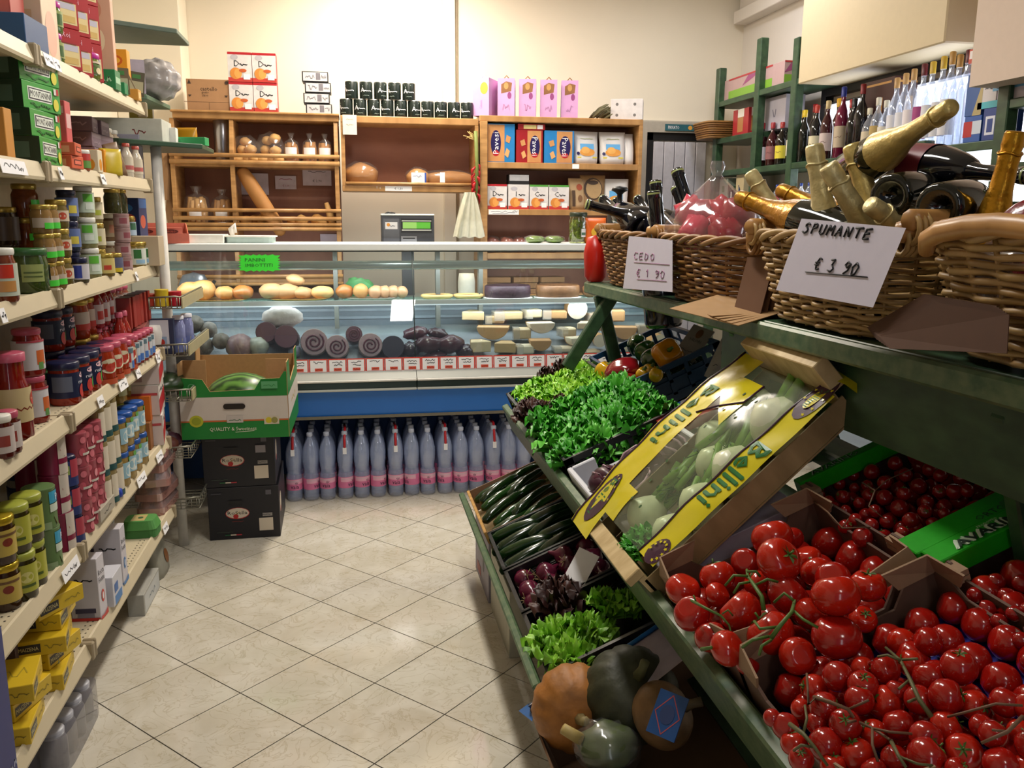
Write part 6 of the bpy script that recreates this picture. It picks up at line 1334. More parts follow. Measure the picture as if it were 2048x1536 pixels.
# peppers -------------------------------------------------------
def pepper(label, px, py, r, hexc, rot, n=-.02, seed=1, lobes=4, stretch=1.0):
    def fn(d, c, rr):
        a = math.atan2(d.y, d.x); k = 1 + .10 * math.cos(lobes * a) * (1 - abs(d.z) ** 3); z = d.z
        if d.z > .85: z = .85 - (d.z - .85) * 1.4
        return (rr[0] * d.x * k, rr[1] * d.y * k, rr[2] * z)
    o = MB().sphere((0, 0, 0), (r, r, r * stretch), K(hexc, .12, n=.06, coat=.5), 24, 14, fn=fn).build('bell_pepper', None, tp(px, py, n=n), rot)
    MB().tube([(0, 0, r * stretch * .6), (0, 0, r * stretch * .8), (.006, 0, r * stretch * 1.1)], [.012, .006, .006], K('#4f6a22', .5), 7).build('stem', o)
    return tag(o, label, 'pepper', 'bell peppers in the blue crate')
pepper('big dark red pepper lying nearest the lettuce in the blue crate', 1249, 744, .052, '#7a1018', (1.3, .3, 1.1), .0, stretch=1.5)
pepper('orange yellow pepper with open top at the upper end of the blue crate', 1335, 708, .058, '#d0850f', (1.0, .2, -.3), .01)
pepper('yellow pepper at the lower corner of the blue crate', 1210, 742, .04, '#d9a814', (.3, .4, .2), -.005)
for i, (px, py, r, c) in enumerate(((1293, 704, .048, '#2c5a1c'), (1275, 690, .045, '#1f4416'), (1304, 720, .045, '#2a5218'), (1258, 768, .04, '#7a1410'))):
    pepper(('dark green pepper beside the orange one', 'dark green pepper by the far rim of the blue crate', 'glossy green pepper left of the orange one', 'small red pepper beneath the big red one')[i], px, py, r, c, (.5 + i, .3, i), -.02)
for i, (px, py) in enumerate(((1287, 748), (1300, 742), (1312, 750))):
    pepper('small round yellow pepper, %s of three near the blue crate side' % ('left', 'middle', 'right')[i], px, py, .028, '#c99a14', (.4, 0, i), -.012)
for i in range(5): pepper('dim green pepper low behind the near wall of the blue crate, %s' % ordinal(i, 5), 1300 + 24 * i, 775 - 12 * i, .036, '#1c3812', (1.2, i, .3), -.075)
# radicchio in a white foam tray -----------------------------------
WF = K('#c9cbd2', .6, n=.03)
t = thing('foam_tray', 'white foam tray of purple radicchio', 'tray', TM(2.06, -.005, -.01), (0, -TH, 0))
m = MB(); Wf, Lf = .36, .37
MB().box(0, Wf, 0, Lf, -.12, -.105, WF).build('bottom', t)
m.box(0, .016, 0, Lf, -.105, 0, WF).build('front_wall', t, bevel=.003)
MB().box(Wf - .016, Wf, 0, Lf, -.105, 0, WF).build('rear_wall', t, bevel=.003)
MB().box(.016, Wf - .016, 0, .016, -.105, 0, WF).build('near_wall', t, bevel=.003)
MB().box(.016, .09, Lf - .016, Lf, -.105, .0, WF).box(.09, Wf - .016, Lf - .016, Lf, -.105, -.045, WF).build('far_wall', t, bevel=.003)
def radic(seed):
    r = random.Random(seed); mb = MB(); P1 = K('#4a1a30', .35, n=.25, scale=40); P2 = K('#3c1428', .35, n=.25, scale=40); RIB = K('#b89aa4', .45)
    for L in range(9):
        a = 2.399 * L; vs = []; nu, nv = 8, 5; tw = r.uniform(.8, 1.1)
        for j in range(nv + 1):
            for i in range(nu + 1):
                u = i / nu * 2 - 1; v = j / nv; th = -1.3 + 2.6 * v * tw; rad = .062 * (1 + .05 * math.sin(5 * u + L) + .02 * L / 3)
                az = a + u * 1.0 * math.cos(th * .8); vs.append((rad * math.cos(th) * math.cos(az), rad * math.cos(th) * math.sin(az), rad * math.sin(th) * 1.05))
        mb.add(vs, [(j * (nu + 1) + i, j * (nu + 1) + i + 1, (j + 1) * (nu + 1) + i + 1, (j + 1) * (nu + 1) + i) for j in range(nv) for i in range(nu)], P1 if L % 2 else P2, True)
        mb.tube([(.066 * math.cos(th) * math.cos(a), .066 * math.cos(th) * math.sin(a), .07 * math.sin(th)) for th in (-1.2, -.6, 0, .6)], [.006, .004, .003, .001], RIB, 5)
    return mb.build('radicchio')
ra = radic(1)
for i, (px, py) in enumerate(((1222, 975), (1287, 935), (1262, 965), (1330, 905))):
    o = ra if i == 0 else dup(ra); o.location = tp(px, py, n=-.03); o.rotation_euler = (1.2, .4 * i, i * 1.2)
    tag(o, 'purple white veined radicchio head, %s in the foam tray' % ordinal(i, 4), 'radicchio', 'radicchio heads')
# ------------------------------------------------------------------ fennel crate, steeper, with printed film
FT = math.radians(42.5); FX, FZ = .588, .745; FY0, FY1 = 1.635, 1.985
PINE = wood('#b59a6a', '#d0b888', .55, (3, 8, 3), 5, 'pine'); PINE_D = wood('#8f7850', '#a58c62', .6, (8, 3, 3), 3, 'thin_ply')
t = thing('fennel_crate', 'pale wooden crate of fennel tilted steeply and wrapped in yellow film', 'crate', (FX, FY0, FZ), (0, -FT, 0)); FL = FY1 - FY0
MB().box(-.034, .006, -.004, FL + .004, .0, .022, PINE).box(-.012, .004, 0, FL, -.05, .0, PINE).build('front_board', t, bevel=.002)
MB().box(.562, .60, 0, FL, .005, .085, PINE).build('rear_board', t, bevel=.002)
for i in range(4): MB().box(.562, .566, FL / 4 * i + .002, FL / 4 * (i + 1) - .002, -.07, .004, PINE_D).build('end_slat', t)
for yy in (0, FL - .004):
    MB().box(-.004, .575, yy, yy + .004, -.068, -.012, PINE_D).build('side_slat', t)
MB().box(0, .575, 0, FL, -.074, -.07, PINE_D).build('bottom', t)
MF = Mx((FX, FY0, FZ), ry=-FT)
o = MB().box(0, .34, 0, .33, 0, .16, K('#a298a8', .6)).build('lilac_carton', None, (.70, 1.655, .60), (0, -TH, 0), bevel=.002); tag(o, 'flat lilac carton propping up the fennel crate from below', 'carton')
def fennel(label, x, y, z, rot, sc=1.0):
    W1 = K('#dfe3c4', .3, n=.08, scale=40); S1 = K('#6f9a3c', .4, n=.2); D1 = K('#2f6a1a', .6, n=.3)
    o = bpy.data.objects.new('fennel', None); COL.objects.link(o); o.matrix_world = MF @ Mx((x, y, z), rx=rot[0], ry=rot[1], rz=rot[2]) @ Matrix.Scale(sc, 4); tag(o, label, 'fennel', 'fennel bulbs under the film')
    def fn(d, c, r):
        k = 1 + .03 * math.cos(9 * math.atan2(d.y, d.x)); zz = d.z if d.z < .2 else .2 + (d.z - .2) * 1.15
        return (r[0] * d.x * k * (1 - .35 * max(0, d.z)), r[1] * d.y * k * (1 - .35 * max(0, d.z)), r[2] * zz)
    MB().sphere((0, 0, 0), (.062, .046, .06), W1, 24, 12, fn=fn).build('bulb', o)
    for i in range(5):
        a = i * 1.3; q = Vector((.022 * math.cos(a), .016 * math.sin(a), .05))
        MB().tube([q, q + Vector((.006 * math.cos(a), .006 * math.sin(a), .06)), q + Vector((.02 * math.cos(a), .02 * math.sin(a), .12))], [.013, .010, .009], S1, 7).build('stalk', o)
    m = MB(); r = random.Random(int(x * 100))
    for i in range(50):
        a = r.random() * 6.3; q = Vector((.02 * math.cos(a), .02 * math.sin(a), .13 + r.random() * .04)); m.tube([q, q + Vector((r.uniform(-.03, .03), r.uniform(-.03, .03), r.uniform(0, .05)))], .0018, D1, 3)
    m.build('fronds', o, kind='stuff')
fennel('white fennel bulb at the lower end beneath the film', .11, .09, -.03, (0, PI / 2, .3), .85)
fennel('white fennel bulb at the near side, lower middle', .20, .085, -.025, (0, PI / 2, .5), .95); fennel('large white fennel bulb at the near side, middle', .31, .085, -.022, (0, PI / 2, .55), 1.05)
fennel('largest white fennel bulb at the upper near side', .45, .10, -.015, (0, PI / 2, .45), 1.15); fennel('fennel with leafy top at the far side, middle', .34, .27, -.03, (0, -PI / 2, .25), .95); fennel('fennel with stalks at the upper far side', .46, .26, -.025, (0, -PI / 2, .2), 1.0); fennel('fennel with fronds at the upper end', .30, .2, -.04, (0, PI / 2, .1), .9); fennel('fennel bulb at the lower far corner', .10, .24, -.03, (0, PI / 2, .1), .85)
# leafy green tuft at the lower end
o = dup(LB[0]); o.matrix_world = MF @ Mx((.035, .12, -.03)) @ Matrix.Scale(.65, 4); tag(o, 'bright green fennel leaf tuft at the lower end of the fennel crate', 'leaves')
tf = thing('printed_film', 'clear and yellow Bellini film wrapped over the fennel crate', 'film', (FX, FY0, FZ), (0, -FT, 0))
YL = K('#cfc018', .22, n=.05, coat=.3); PUR = K('#3a1530', .3, n=0); GTX = K('#1d6a2c', .3, n=0)
def fz(u, v):
    w_ = max(0, min(1, (v + .02) / (FL + .04)))
    return .010 + .042 * math.sin(PI * (w_ * .66)) ** .7 * (math.sin(PI * max(0, min(1, (u + .06) / .70))) ** .6) + .003 * math.sin(u * 40 + v * 22) * math.sin(v * 31 + 1)
def film_grid(u0, u1, v0, v1, mat, nm, dz=0, nu=22, nv=10, skirt=0):
    vs = []
    for i in range(nu + 1):
        for j in range(nv + 1):
            fu, fv = i / nu, j / nv
            ua = u0[0] + (u0[1] - u0[0]) * fv if isinstance(u0, tuple) else u0; ub = u1[0] + (u1[1] - u1[0]) * fv if isinstance(u1, tuple) else u1
            u = ua + (ub - ua) * fu; va = v0[0] + (v0[1] - v0[0]) * fu if isinstance(v0, tuple) else v0; vb = v1[0] + (v1[1] - v1[0]) * fu if isinstance(v1, tuple) else v1
            v = va + (vb - va) * fv
            vs.append((u, v, fz(u, v) + dz))
    MB().add(vs, [(i * (nv + 1) + j, i * (nv + 1) + j + 1, (i + 1) * (nv + 1) + j + 1, (i + 1) * (nv + 1) + j) for i in range(nu) for j in range(nv)], mat, True).build(nm, tf)
film_grid(.03, .545, -.01, FL + .02, clear('#f0f6ea', .03, .15, .10, '#c9d6b4', 'fennel_film'), 'clear_window')
film_grid(-.05, .57, (.275, .285), FL + .065, YL, 'yellow_band', .0015)
film_grid(.03, .555, (-.022, -.022), (.045, .035), YL, 'yellow_band', .0015)
film_grid((.36, .44), (.50, .50), .175, .30, YL, 'yellow_corner', .002, 8, 8)
film_grid(.03, .12, .215, .29, YL, 'yellow_corner', .002, 8, 6)
MB().tube([(u, (.045 - .01 * (u - .03) / .57), fz(u, .045) + .002) for u in [.03 + .57 * i / 24 for i in range(25)]], .0028, PUR, 4).build('purple_line', tf)
MB().tube([(u, FL + .055, fz(u, FL + .055) + .002) for u in [-.05 + .65 * i / 24 for i in range(24)]], .0035, PUR, 4).build('purple_line', tf)
MB().tube([(.36, .30, fz(.36, .3) + .004), (.40, .24, fz(.40, .24) + .004), (.44, .175, fz(.44, .175) + .004), (.50, .175, fz(.5, .175) + .004)], .0028, PUR, 4).build('purple_line', tf)
def ffm(u, v, n): return Vector((u, v, fz(u, v) + .003 + n))
def fart(items, nm): m = MB(); art(m, ffm, items); m.build(nm, tf)
fart(bold('Bellini', .34, .345, .055, GTX, .21, PI), 'lettering'); fart([('e', .05, .345, .075, .042, PUR), ('e', .05, .345, .055, .028, YL), ('t', 'Bellini', .05, .345, .036, GTX, .11, PI)], 'logo')
fart(bold('Bellini', .29, .008, .048, GTX, .18, PI), 'lettering'); fart([('e', .53, .01, .065, .028, PUR), ('e', .53, .01, .035, .013, YL), ('t', 'Bellini', .53, .01, .02, GTX, .06, PI)], 'logo'); fart([('e', .06, .0, .035, .026, PUR)], 'logo')
for (cu, cv, ru, rv) in ((.05, .345, .066, .036), (.53, .01, .055, .021), (.06, .0, .025, .018)):
    fart([x for k_ in range(9) for x in [('p', [(cu + ru * math.cos(-2.6 + k_ * .55) + .005 * (1 if q % 2 == 0 else .45) * math.cos(q * PI / 5), cv + rv * math.sin(-2.6 + k_ * .55) + .005 * (1 if q % 2 == 0 else .45) * math.sin(q * PI / 5)) for q in range(10)], YL)]], 'star_print')
holes = MB()
for i in range(7):
    for j in range(2): 
        u, v = .10 + .06 * i, .16 + .05 * j; art(holes, ffm, [('e', u, v, .005, .004, K('#1f4a1c', .4, n=0))], base=.001)
holes.build('vent_holes', tf, kind='stuff')
# back flap of film standing over the rear board
MB().add([(.585, -.03, .02), (.585, FL + .02, .05), (.63, FL + .0, .03), (.66, FL * .5, .01), (.64, -.04, -.02), (.60, -.05, -.06)], [(0, 1, 2, 3), (0, 3, 4, 5)], YL, True).build('rear_flap', tf)
MB().add([(.58, .02, .055), (.60, .2, .075), (.67, .18, .05), (.69, .05, .02), (.64, -.04, .0)], [(0, 1, 2, 3, 4)], FILM, True).build('clear_flap', tf)
MB().add([(-.01, .02, -.06), (-.03, .0, -.10), (.0, -.03, -.15), (.03, -.01, -.12), (.02, .03, -.07)], [(0, 1, 2, 3, 4)], YL, True).build('crumpled_corner', tf)
# ------------------------------------------------------------------ cardboard trays
CB = K('#5c4234', .75, n=.12, scale=40); CBL = K('#8f7358', .8, n=.1, scale=60); INKB = K('#1d1630', .6, n=0)
def card_tray(name, label, Y0_, Y1_, w, dep, s=0.0, n=0.0, front=None, dark=CB, tabs=True, green=False, x0=MX0, z0=MZ0):
    t = thing(name, label, 'crate', TM(Y0_, s, n, x0, z0), (0, -TH, 0)); L = Y1_ - Y0_; k = .005
    MB().box(0, w, 0, L, -dep, -dep + k, dark).build('bottom', t)
    pf = [(0, -dep), (L, -dep), (L, .0), (L - .05, 0), (L - .08, -.02), (.08, -.02), (.05, 0), (0, 0)]
    My = Matrix(((0, 0, 1, 0), (1, 0, 0, 0), (0, 1, 0, 0), (0, 0, 0, 1)))
    MB().prism(pf, 0, k, dark, My).build('front_wall', t); MB().prism(pf, w - k, w, dark, My).build('rear_wall', t)
    MxY = Mx((0, 0, 0), rx=PI / 2)
    ps = [(0, -dep), (w, -dep), (w, .0), (w - .06, .0), (w - .09, -.035), (.10, -.035), (.07, .0), (0, 0)]
    if green: ps = [(0, -dep), (w, -dep), (w, 0), (0, 0)]
    MB().prism(ps, -L, -L + k, dark, MxY).build('far_wall', t); MB().prism(ps, -k, 0, dark, MxY).build('near_wall', t)
    if tabs:
        for (yy, sgn) in ((k, 1), (L - k, -1)):
            for (xx, sx_) in ((0, 1), (w, -1)):
                a, b, c = (xx, yy), (xx + sx_ * .075, yy), (xx, yy + sgn * .065)
                m = MB(); m.add([(a[0], a[1], .0), (b[0], b[1], .0), (c[0], c[1], .0), (a[0] + sx_ * .012, a[1] + sgn * .012, .045), (b[0] + sx_ * .02, b[1], .04), (c[0], c[1] + sgn * .02, .032)], [(0, 1, 4, 3), (0, 3, 5, 2)], CBL); o = m.build('corner_tab', t)
                o.modifiers.new('s', 'SOLIDIFY').thickness = .004
    return t
card_tray('tomato_tray', 'brown cardboard tray of large red vine tomatoes', 1.245, 1.615, .37, .13, 0, .0)
card_tray('tomato_tray', 'brown cardboard tray of small vine tomatoes nearest the camera', .83, 1.225, .375, .14, .0, .008)
a1 = card_tray('cherry_tray', 'green rimmed Avarino tray of cherry tomatoes beside the fennel', 1.32, 1.71, .44, .12, .392, .010, tabs=False, green=True)
a2 = card_tray('cherry_tray', 'green rimmed Avarino tray of tomatoes at the right frame edge', .90, 1.265, .44, .12, .40, .012, tabs=False, green=True)
AG = K('#1f9a16', .3, n=.1, scale=80, coat=.2); AGD = K('#2c7a2a', .4, n=.1); ATX = K('#16301c', .4, n=0); AWH = K('#c9dcc4', .4, n=0)
def green_rail(t, y0, y1, w, text_items, lab):
    o = MB().box(-.012, w + .02, y0, y1, -.035, .004, AG).build('green_rail', t, bevel=.002)
    m = MB(); art(m, flat_map((0, (y0 + y1) / 2, .0045), (1, 0, 0), (0, 1, 0)), text_items)
    m.build('lettering', o); return o
green_rail(a1, .365, .395, .44, [('t', 'AVARINO', .085, 0, .017, AWH, .122), ('t', 'AVARINO', .087, -.001, .016, ATX, .12)], '')
o = green_rail(a1, -.045, .018, .44, [('t', 'ONSE', .25, .012, .024, AWH, .085), ('t', 'ONSE', .252, .011, .022, ATX, .083), ('t', 'ORTO', .15, -.02, .017, ATX, .06), ('p', [(.17, -.028), (.3, -.028), (.31, -.005), (.18, -.005)], AGD)], '')
green_rail(a2, .325, .375, .44, [('t', 'PRODOTTO', .115, .013, .006, AWH, .04), *bold('AVARINO', .11, -.006, .024, AWH, .157, 0, .0018), *bold('AVARINO', .113, -.008, .020, ATX, .152, 0, .0008), ('p', [(.22, .005), (.35, .005), (.35, .02), (.22, .02)], CB)], '')
for tt, ys in ((a1, (.03, .345)), (a2, (.03, .31))):
    for y in ys:
        m = MB().box(-.014, .012, y - .025, y + .02, -.012, -.002, CBL); m.box(-.014, .012, y - .025, y + .02, -.024, -.014, CBL).build('corrugated_end', tt)
# blue paper liner
lin_ = MB().box(.02, .42, .03, .33, -.09, -.088, K('#141a5c', .4, n=.2)); lin_.build('blue_liner', a1)
MB().box(.03, .36, .02, .37, -.075, -.073, K('#1e22a0', .35, n=.3)).build('blue_liner', [o for o in COL.objects if o.name == 'tomato_tray.001'][0])
# ------------------------------------------------------------------ tomatoes
TR_ = K('#b8200e', .16, n=.10, scale=12, coat=.35); TR2 = K('#a0160e', .16, n=.10, scale=12, coat=.3); TR3 = K('#8f1210', .18, n=.1, scale=12, coat=.3)
STG = K('#4a6a24', .55, n=.15)
def tomato(seed, mat, rib=.035, nseg=(22, 14), calyx=True, nm='tomato', squash=.86):
    r = random.Random(seed); p1 = r.random() * 6
    def fn(d, c, rr):
        a = math.atan2(d.y, d.x); k = 1 + rib * math.cos(5 * a + p1) * max(0, d.z) ** 1.5; z = d.z * squash
        if d.z > .8: z -= (d.z - .8) * .9
        return (d.x * k, d.y * k, z)
    o = MB().sphere((0, 0, 0), 1, mat, nseg[0], nseg[1], fn=fn).build(nm)
    if calyx:
        m = MB()
        for i in range(6):
            a = i * PI / 3 + r.uniform(-.2, .2); ca, sa = math.cos(a), math.sin(a); z = squash * .80
            m.add([(.06 * -sa, .06 * ca, z), (-.06 * -sa, -.06 * ca, z), (.45 * ca, .45 * sa, z + .03), (.3 * ca + .08 * -sa, .3 * sa + .08 * ca, z + .10)], [(0, 3, 2), (1, 2, 3), (0, 1, 3)], STG)
        m.tube([(0, 0, z), (.03, 0, z + .3)], .05, STG, 5); m.build('calyx', o)
    return o
TB1 = tomato(1, TR_, calyx=False); TB2 = tomato(2, TR_, .05); TB3 = tomato(3, TR2, .04, calyx=False)
protos_free = {TB1.name: True, TB2.name: True, TB3.name: True}
def put_tomato(proto, px, py, rp, n, rot, label, grp, x0=MX0, z0=MZ0, sc=None):
    c = tp(px, py, x0, z0, n); dep = -(CAM_R.transposed() @ (c - EYE)).z; R = sc or rp * dep / FPX
    if protos_free.get(proto.name): o = proto; protos_free[proto.name] = False
    else: o = dup(proto)
    o.location = c; o.rotation_euler = rot; o.scale = (R,) * 3; tag(o, label, 'tomato', grp); return o, c, R
def from8(x, y): return 1280 + x / 2.667, 1040 + y / 2.667
def from7(x, y): return 1550 + x / 3.2, 700 + y / 3.2
def rowlabels(pts, base, tail, nrow=6):
    """name each by row (top to bottom in view) and its place within the row"""
    idx = sorted(range(len(pts)), key=lambda i: pts[i][1]); per = math.ceil(len(pts) / nrow); lab = {}
    for r_ in range(nrow):
        ids = sorted(idx[r_ * per:(r_ + 1) * per], key=lambda i: pts[i][0])
        for q, i in enumerate(ids): lab[i] = '%s, %s, row %s%s' % (base, ordinal(q, len(ids)), ('one', 'two', 'three', 'four', 'five', 'six', 'seven', 'eight')[r_], tail)
    return lab
T1 = [(705, 95, 112, .03), (740, 215, 122, .07), (810, 100, 65, .0), (230, 372, 96, .01), (412, 300, 96, .01), (560, 225, 76, .0), (895, 205, 75, .0), (942, 275, 86, .01), (1030, 315, 95, .03), (1045, 400, 130, .075), (1215, 350, 97, .02), (275, 500, 97, .02), (412, 400, 70, .0), (620, 335, 70, -.01), (790, 400, 115, .02), (535, 492, 118, .02), (905, 500, 90, .0), (380, 625, 92, .0), (465, 685, 98, .03), (695, 605, 132, .02), (1050, 625, 132, .03), (840, 725, 100, .01), (1190, 530, 75, -.01), (570, 765, 70, .0)]
lb = rowlabels(T1, 'large tomato', ' of the big tray from the back', 5); r5 = random.Random(8)
for i, (x, y, rr, n_) in enumerate(T1):
    put_tomato((TB1, TB2, TB3)[i % 3], *from8(x, y), rr / 2.667, n_ + .0, (r5.uniform(-.9, .9), r5.uniform(-.9, .4), r5.uniform(0, 6)), lb[i], 'large vine tomatoes')
k_ = 0
for i in range(5):
    for j in range(4):
        o = dup(TB3); o.location = TM(1.30 + j * .085 + .01 * (i % 2), .05 + i * .075, -.07); o.scale = (.038,) * 3; o.rotation_euler = (i, j, 0); tag(o, 'bottom layer tomato of the big tray, %s in column %s' % (('nearest', 'second', 'third', 'farthest')[j], ('one', 'two', 'three', 'four', 'five')[i]), 'tomato', 'large vine tomatoes')
TS = [tomato(11, TR_, .02, (16, 10), True, 'small_tomato', .95), tomato(12, TR2, .02, (16, 10), True, 'small_tomato', 1.0), tomato(13, TR2, .02, (16, 10), False, 'small_tomato', .98)]
for o in TS: protos_free[o.name] = True
T2 = [(1400, 655, 80), (1535, 650, 78), (1055, 835, 82), (1190, 795, 66), (1310, 800, 76), (1190, 885, 82), (1445, 765, 72), (1545, 838, 88), (1700, 785, 96), (930, 900, 78), (1370, 912, 60), (1170, 960, 78), (1310, 978, 96), (1490, 960, 80), (1635, 940, 92), (1785, 990, 82), (1950, 972, 82), (985, 1000, 82), (860, 1010, 58), (945, 1085, 62), (1095, 1092, 86), (1245, 1140, 78), (1380, 1092, 82), (1525, 1158, 86), (1635, 1105, 88), (1820, 1098, 62), (1885, 1142, 76), (2025, 1130, 66), (775, 1100, 72), (705, 1055, 48), (820, 1190, 72), (990, 1198, 92), (860, 1275, 68), (1160, 1252, 92), (1360, 1275, 74), (1530, 1262, 102), (1725, 1242, 102), (1925, 1305, 92), (1690, 1330, 62), (1030, 1310, 70), (2080, 1000, 80), (2090, 1200, 85), (2060, 1330, 80), (1250, 1340, 70)]
lb = rowlabels(T2, 'small tomato', ' of the nearest tray, from the back', 7)
for i, (x, y, rr) in enumerate(T2):
    put_tomato(TS[(i * 2) % 3], *from8(x, y), rr / 2.667, .005 + .012 * (i % 3) - (.03 if y < 680 else 0), (r5.uniform(-1.2, 1.2), r5.uniform(-1.2, .4), r5.uniform(0, 6)), lb[i], 'small vine tomatoes')
for i in range(8):
    for j in range(6):
        o = dup(TS[2]); o.location = TM(.87 + j * .06, .05 + i * .062, -.035); o.scale = (.028,) * 3; tag(o, 'small lower layer tomato, %s in column %s' % (('nearest', 'second', 'third', 'fourth', 'fifth', 'farthest')[j], ('one', 'two', 'three', 'four', 'five', 'six', 'seven', 'eight')[i]), 'tomato', 'small vine tomatoes')
T3 = [(285, 880, 42), (275, 932, 48), (345, 965, 36), (410, 855, 42), (375, 1002, 38), (435, 940, 46), (510, 882, 34), (620, 780, 52), (770, 725, 47), (900, 685, 52), (835, 800, 46), (700, 850, 46), (920, 872, 54), (995, 762, 52), (1060, 802, 46), (1110, 745, 48), (700, 945, 54), (825, 920, 46), (800, 1015, 60), (1055, 905, 48), (1150, 905, 54), (1200, 822, 62), (975, 975, 44), (960, 1035, 48), (1085, 1000, 48), (1085, 1048, 42), (870, 1090, 54), (900, 1138, 48), (450, 1030, 40), (515, 1088, 44), (582, 1055, 44), (600, 930, 44), (560, 1200, 66), (685, 1200, 48), (770, 1232, 48), (450, 1130, 46), (1010, 1110, 42), (540, 980, 40), (640, 1030, 42), (720, 1100, 46), (620, 1120, 44), (820, 1170, 44), (500, 800, 40), (960, 620, 40), (1230, 900, 46), (590, 870, 40)]
TC = [tomato(21, TR3, .01, (12, 8), False, 'cherry_tomato', 1.05), tomato(22, TR3, .01, (12, 8), True, 'cherry_tomato', 1.05)]
for o in TC: protos_free[o.name] = True
lb = rowlabels(T3, 'cherry tomato', ' of the Avarino tray, from the back', 8)
for i, (x, y, rr) in enumerate(T3):
    put_tomato(TC[i % 2], *from7(x, y), rr / 3.2, -.035 + .008 * (i % 3), (r5.uniform(-1.2, 1.2), r5.uniform(-1.2, .4), r5.uniform(0, 6)), lb[i], 'cherry tomatoes')
for i in range(9):
    for j in range(7):
        o = dup(TC[0]); o.location = TM(1.37 + j * .046, .42 + i * .044, -.055); o.scale = (.019,) * 3; tag(o, 'lower layer cherry tomato, %s in column %s' % (('nearest', 'second', 'third', 'fourth', 'fifth', 'sixth', 'farthest')[j], ('one', 'two', 'three', 'four', 'five', 'six', 'seven', 'eight', 'nine')[i]), 'tomato', 'cherry tomatoes')
T4 = [(1960, 410, 45), (2040, 340, 45), (1915, 540, 38), (2035, 645, 42), (1850, 470, 40), (1970, 610, 42), (2080, 480, 45), (2000, 500, 40), (1790, 400, 40), (2080, 760, 45), (1900, 330, 42)]
lb = rowlabels(T4, 'dim tomato', ' of the right edge tray, from the back', 3)
for i, (x, y, rr) in enumerate(T4):
    put_tomato(TC[i % 2], *from8(x, y), rr / 2.667 * 1.1, -.02, (i, i * 2, 0), lb[i], 'tomatoes at the right edge')
for i in range(6):
    for j in range(5):
        o = dup(TC[0]); o.location = TM(.93 + j * .06, .44 + i * .06, -.055); o.scale = (.024,) * 3; tag(o, 'lower layer tomato of the right edge tray, %s in column %s' % (('nearest', 'second', 'third', 'fourth', 'farthest')[j], ('one', 'two', 'three', 'four', 'five', 'six')[i]), 'tomato', 'tomatoes at the right edge')
VB = K('#5c5a34', .6, n=.15); VB2 = K('#6a4c34', .65, n=.15)
def vine(label, pts, conv, n, r, mat=STG, twigs=()):
    t = thing('tomato_vine', label, 'stem'); 
    P = [tp(*conv(*p), n=n + .02 * math.sin(i * 1.3)) for i, p in enumerate(pts)]
    MB().tube(P, [r * (1 - .5 * i / len(P)) for i in range(len(P))], mat, 6).build('main_stem', t)
    for tw in twigs: MB().tube([tp(*conv(*p), n=n + .012 * math.sin(i * 1.7)) for i, p in enumerate(tw)], r * .6, mat, 5).build('side_stem', t)
vine('thick green vine stem between the big tomatoes', [(660, 480), (650, 410), (610, 350), (575, 300), (570, 265)], from8, .085, .0042, STG, [[(610, 350), (680, 315), (735, 330)], [(575, 300), (500, 295), (455, 350)], [(575, 275), (620, 275), (640, 300)], [(590, 330), (530, 340), (500, 390)]])
vine('branching green vine over the front big tomatoes', [(700, 630), (750, 560), (810, 490), (825, 430)], from8, .085, .0042, STG, [[(815, 480), (870, 530), (950, 575)], [(740, 570), (640, 580), (610, 540)], [(690, 620), (600, 640), (545, 680)], [(700, 640), (650, 670), (635, 720)], [(820, 430), (770, 390), (715, 440)]])
vine('thin vine over the left big tomatoes', [(275, 430), (350, 470), (430, 510), (475, 560), (485, 600)], from8, .06, .0028, STG, [[(300, 440), (285, 400)], [(440, 500), (470, 480), (495, 510)]])
vine('short green stem end at the front left of the big tray', [(330, 690), (380, 680)], from8, .04, .004)
vine('long dry vine up the middle of the nearest tray', [(1555, 1050), (1490, 960), (1440, 850), (1390, 750), (1310, 680)], from8, .05, .0035, VB, [[(1440, 850), (1380, 900)], [(1390, 750), (1320, 720), (1270, 730)], [(1480, 950), (1430, 970)], [(1400, 745), (1480, 740)]])
vine('brown vine across the left of the nearest tray', [(930, 945), (1010, 970), (1110, 1010), (1150, 1070), (1240, 1110), (1330, 1170)], from8, .05, .0032, VB2, [[(1110, 1010), (1220, 960)], [(1150, 1070), (1110, 1080)], [(1240, 1110), (1330, 1130), (1450, 1140)], [(940, 945), (900, 980), (890, 820)], [(1240, 1110), (1240, 1200), (1270, 1290)]])
vine('dry vine along the front left of the nearest tray', [(800, 1090), (870, 1140), (930, 1210), (1000, 1310)], from8, .05, .0035, VB, [[(870, 1140), (890, 1060), (880, 990)], [(930, 1210), (860, 1200), (820, 1230)]])
vine('brown vine at the right of the nearest tray', [(2040, 1050), (1960, 1130), (1820, 1190)], from8, .05, .003, VB2, [[(2040, 990), (1900, 980), (1720, 1030), (1640, 1050)], [(1960, 1130), (1880, 1120)]])
vine('thin vine at the bottom middle of the nearest tray', [(1340, 1180), (1380, 1260), (1420, 1320)], from8, .05, .003, VB, [[(1380, 1260), (1480, 1300), (1560, 1310)]])
vine('brown vine at the lower left of the cherry tomatoes', [(250, 970), (340, 1040), (430, 1140), (610, 1135)], from7, .01, .0022, VB2, [[(340, 1040), (370, 990)], [(430, 1140), (470, 1080)]])
vine('thin vine in the middle of the cherry tomatoes', [(560, 850), (640, 900), (600, 1000), (700, 1080)], from7, .01, .002, VB2, [[(640, 900), (720, 830), (880, 760)]])
# ================================================================== LOWER TIER of the stand
def TL(Y, s=0.0, n=0.0): return TM(Y, s, n, LX0, LZ0)
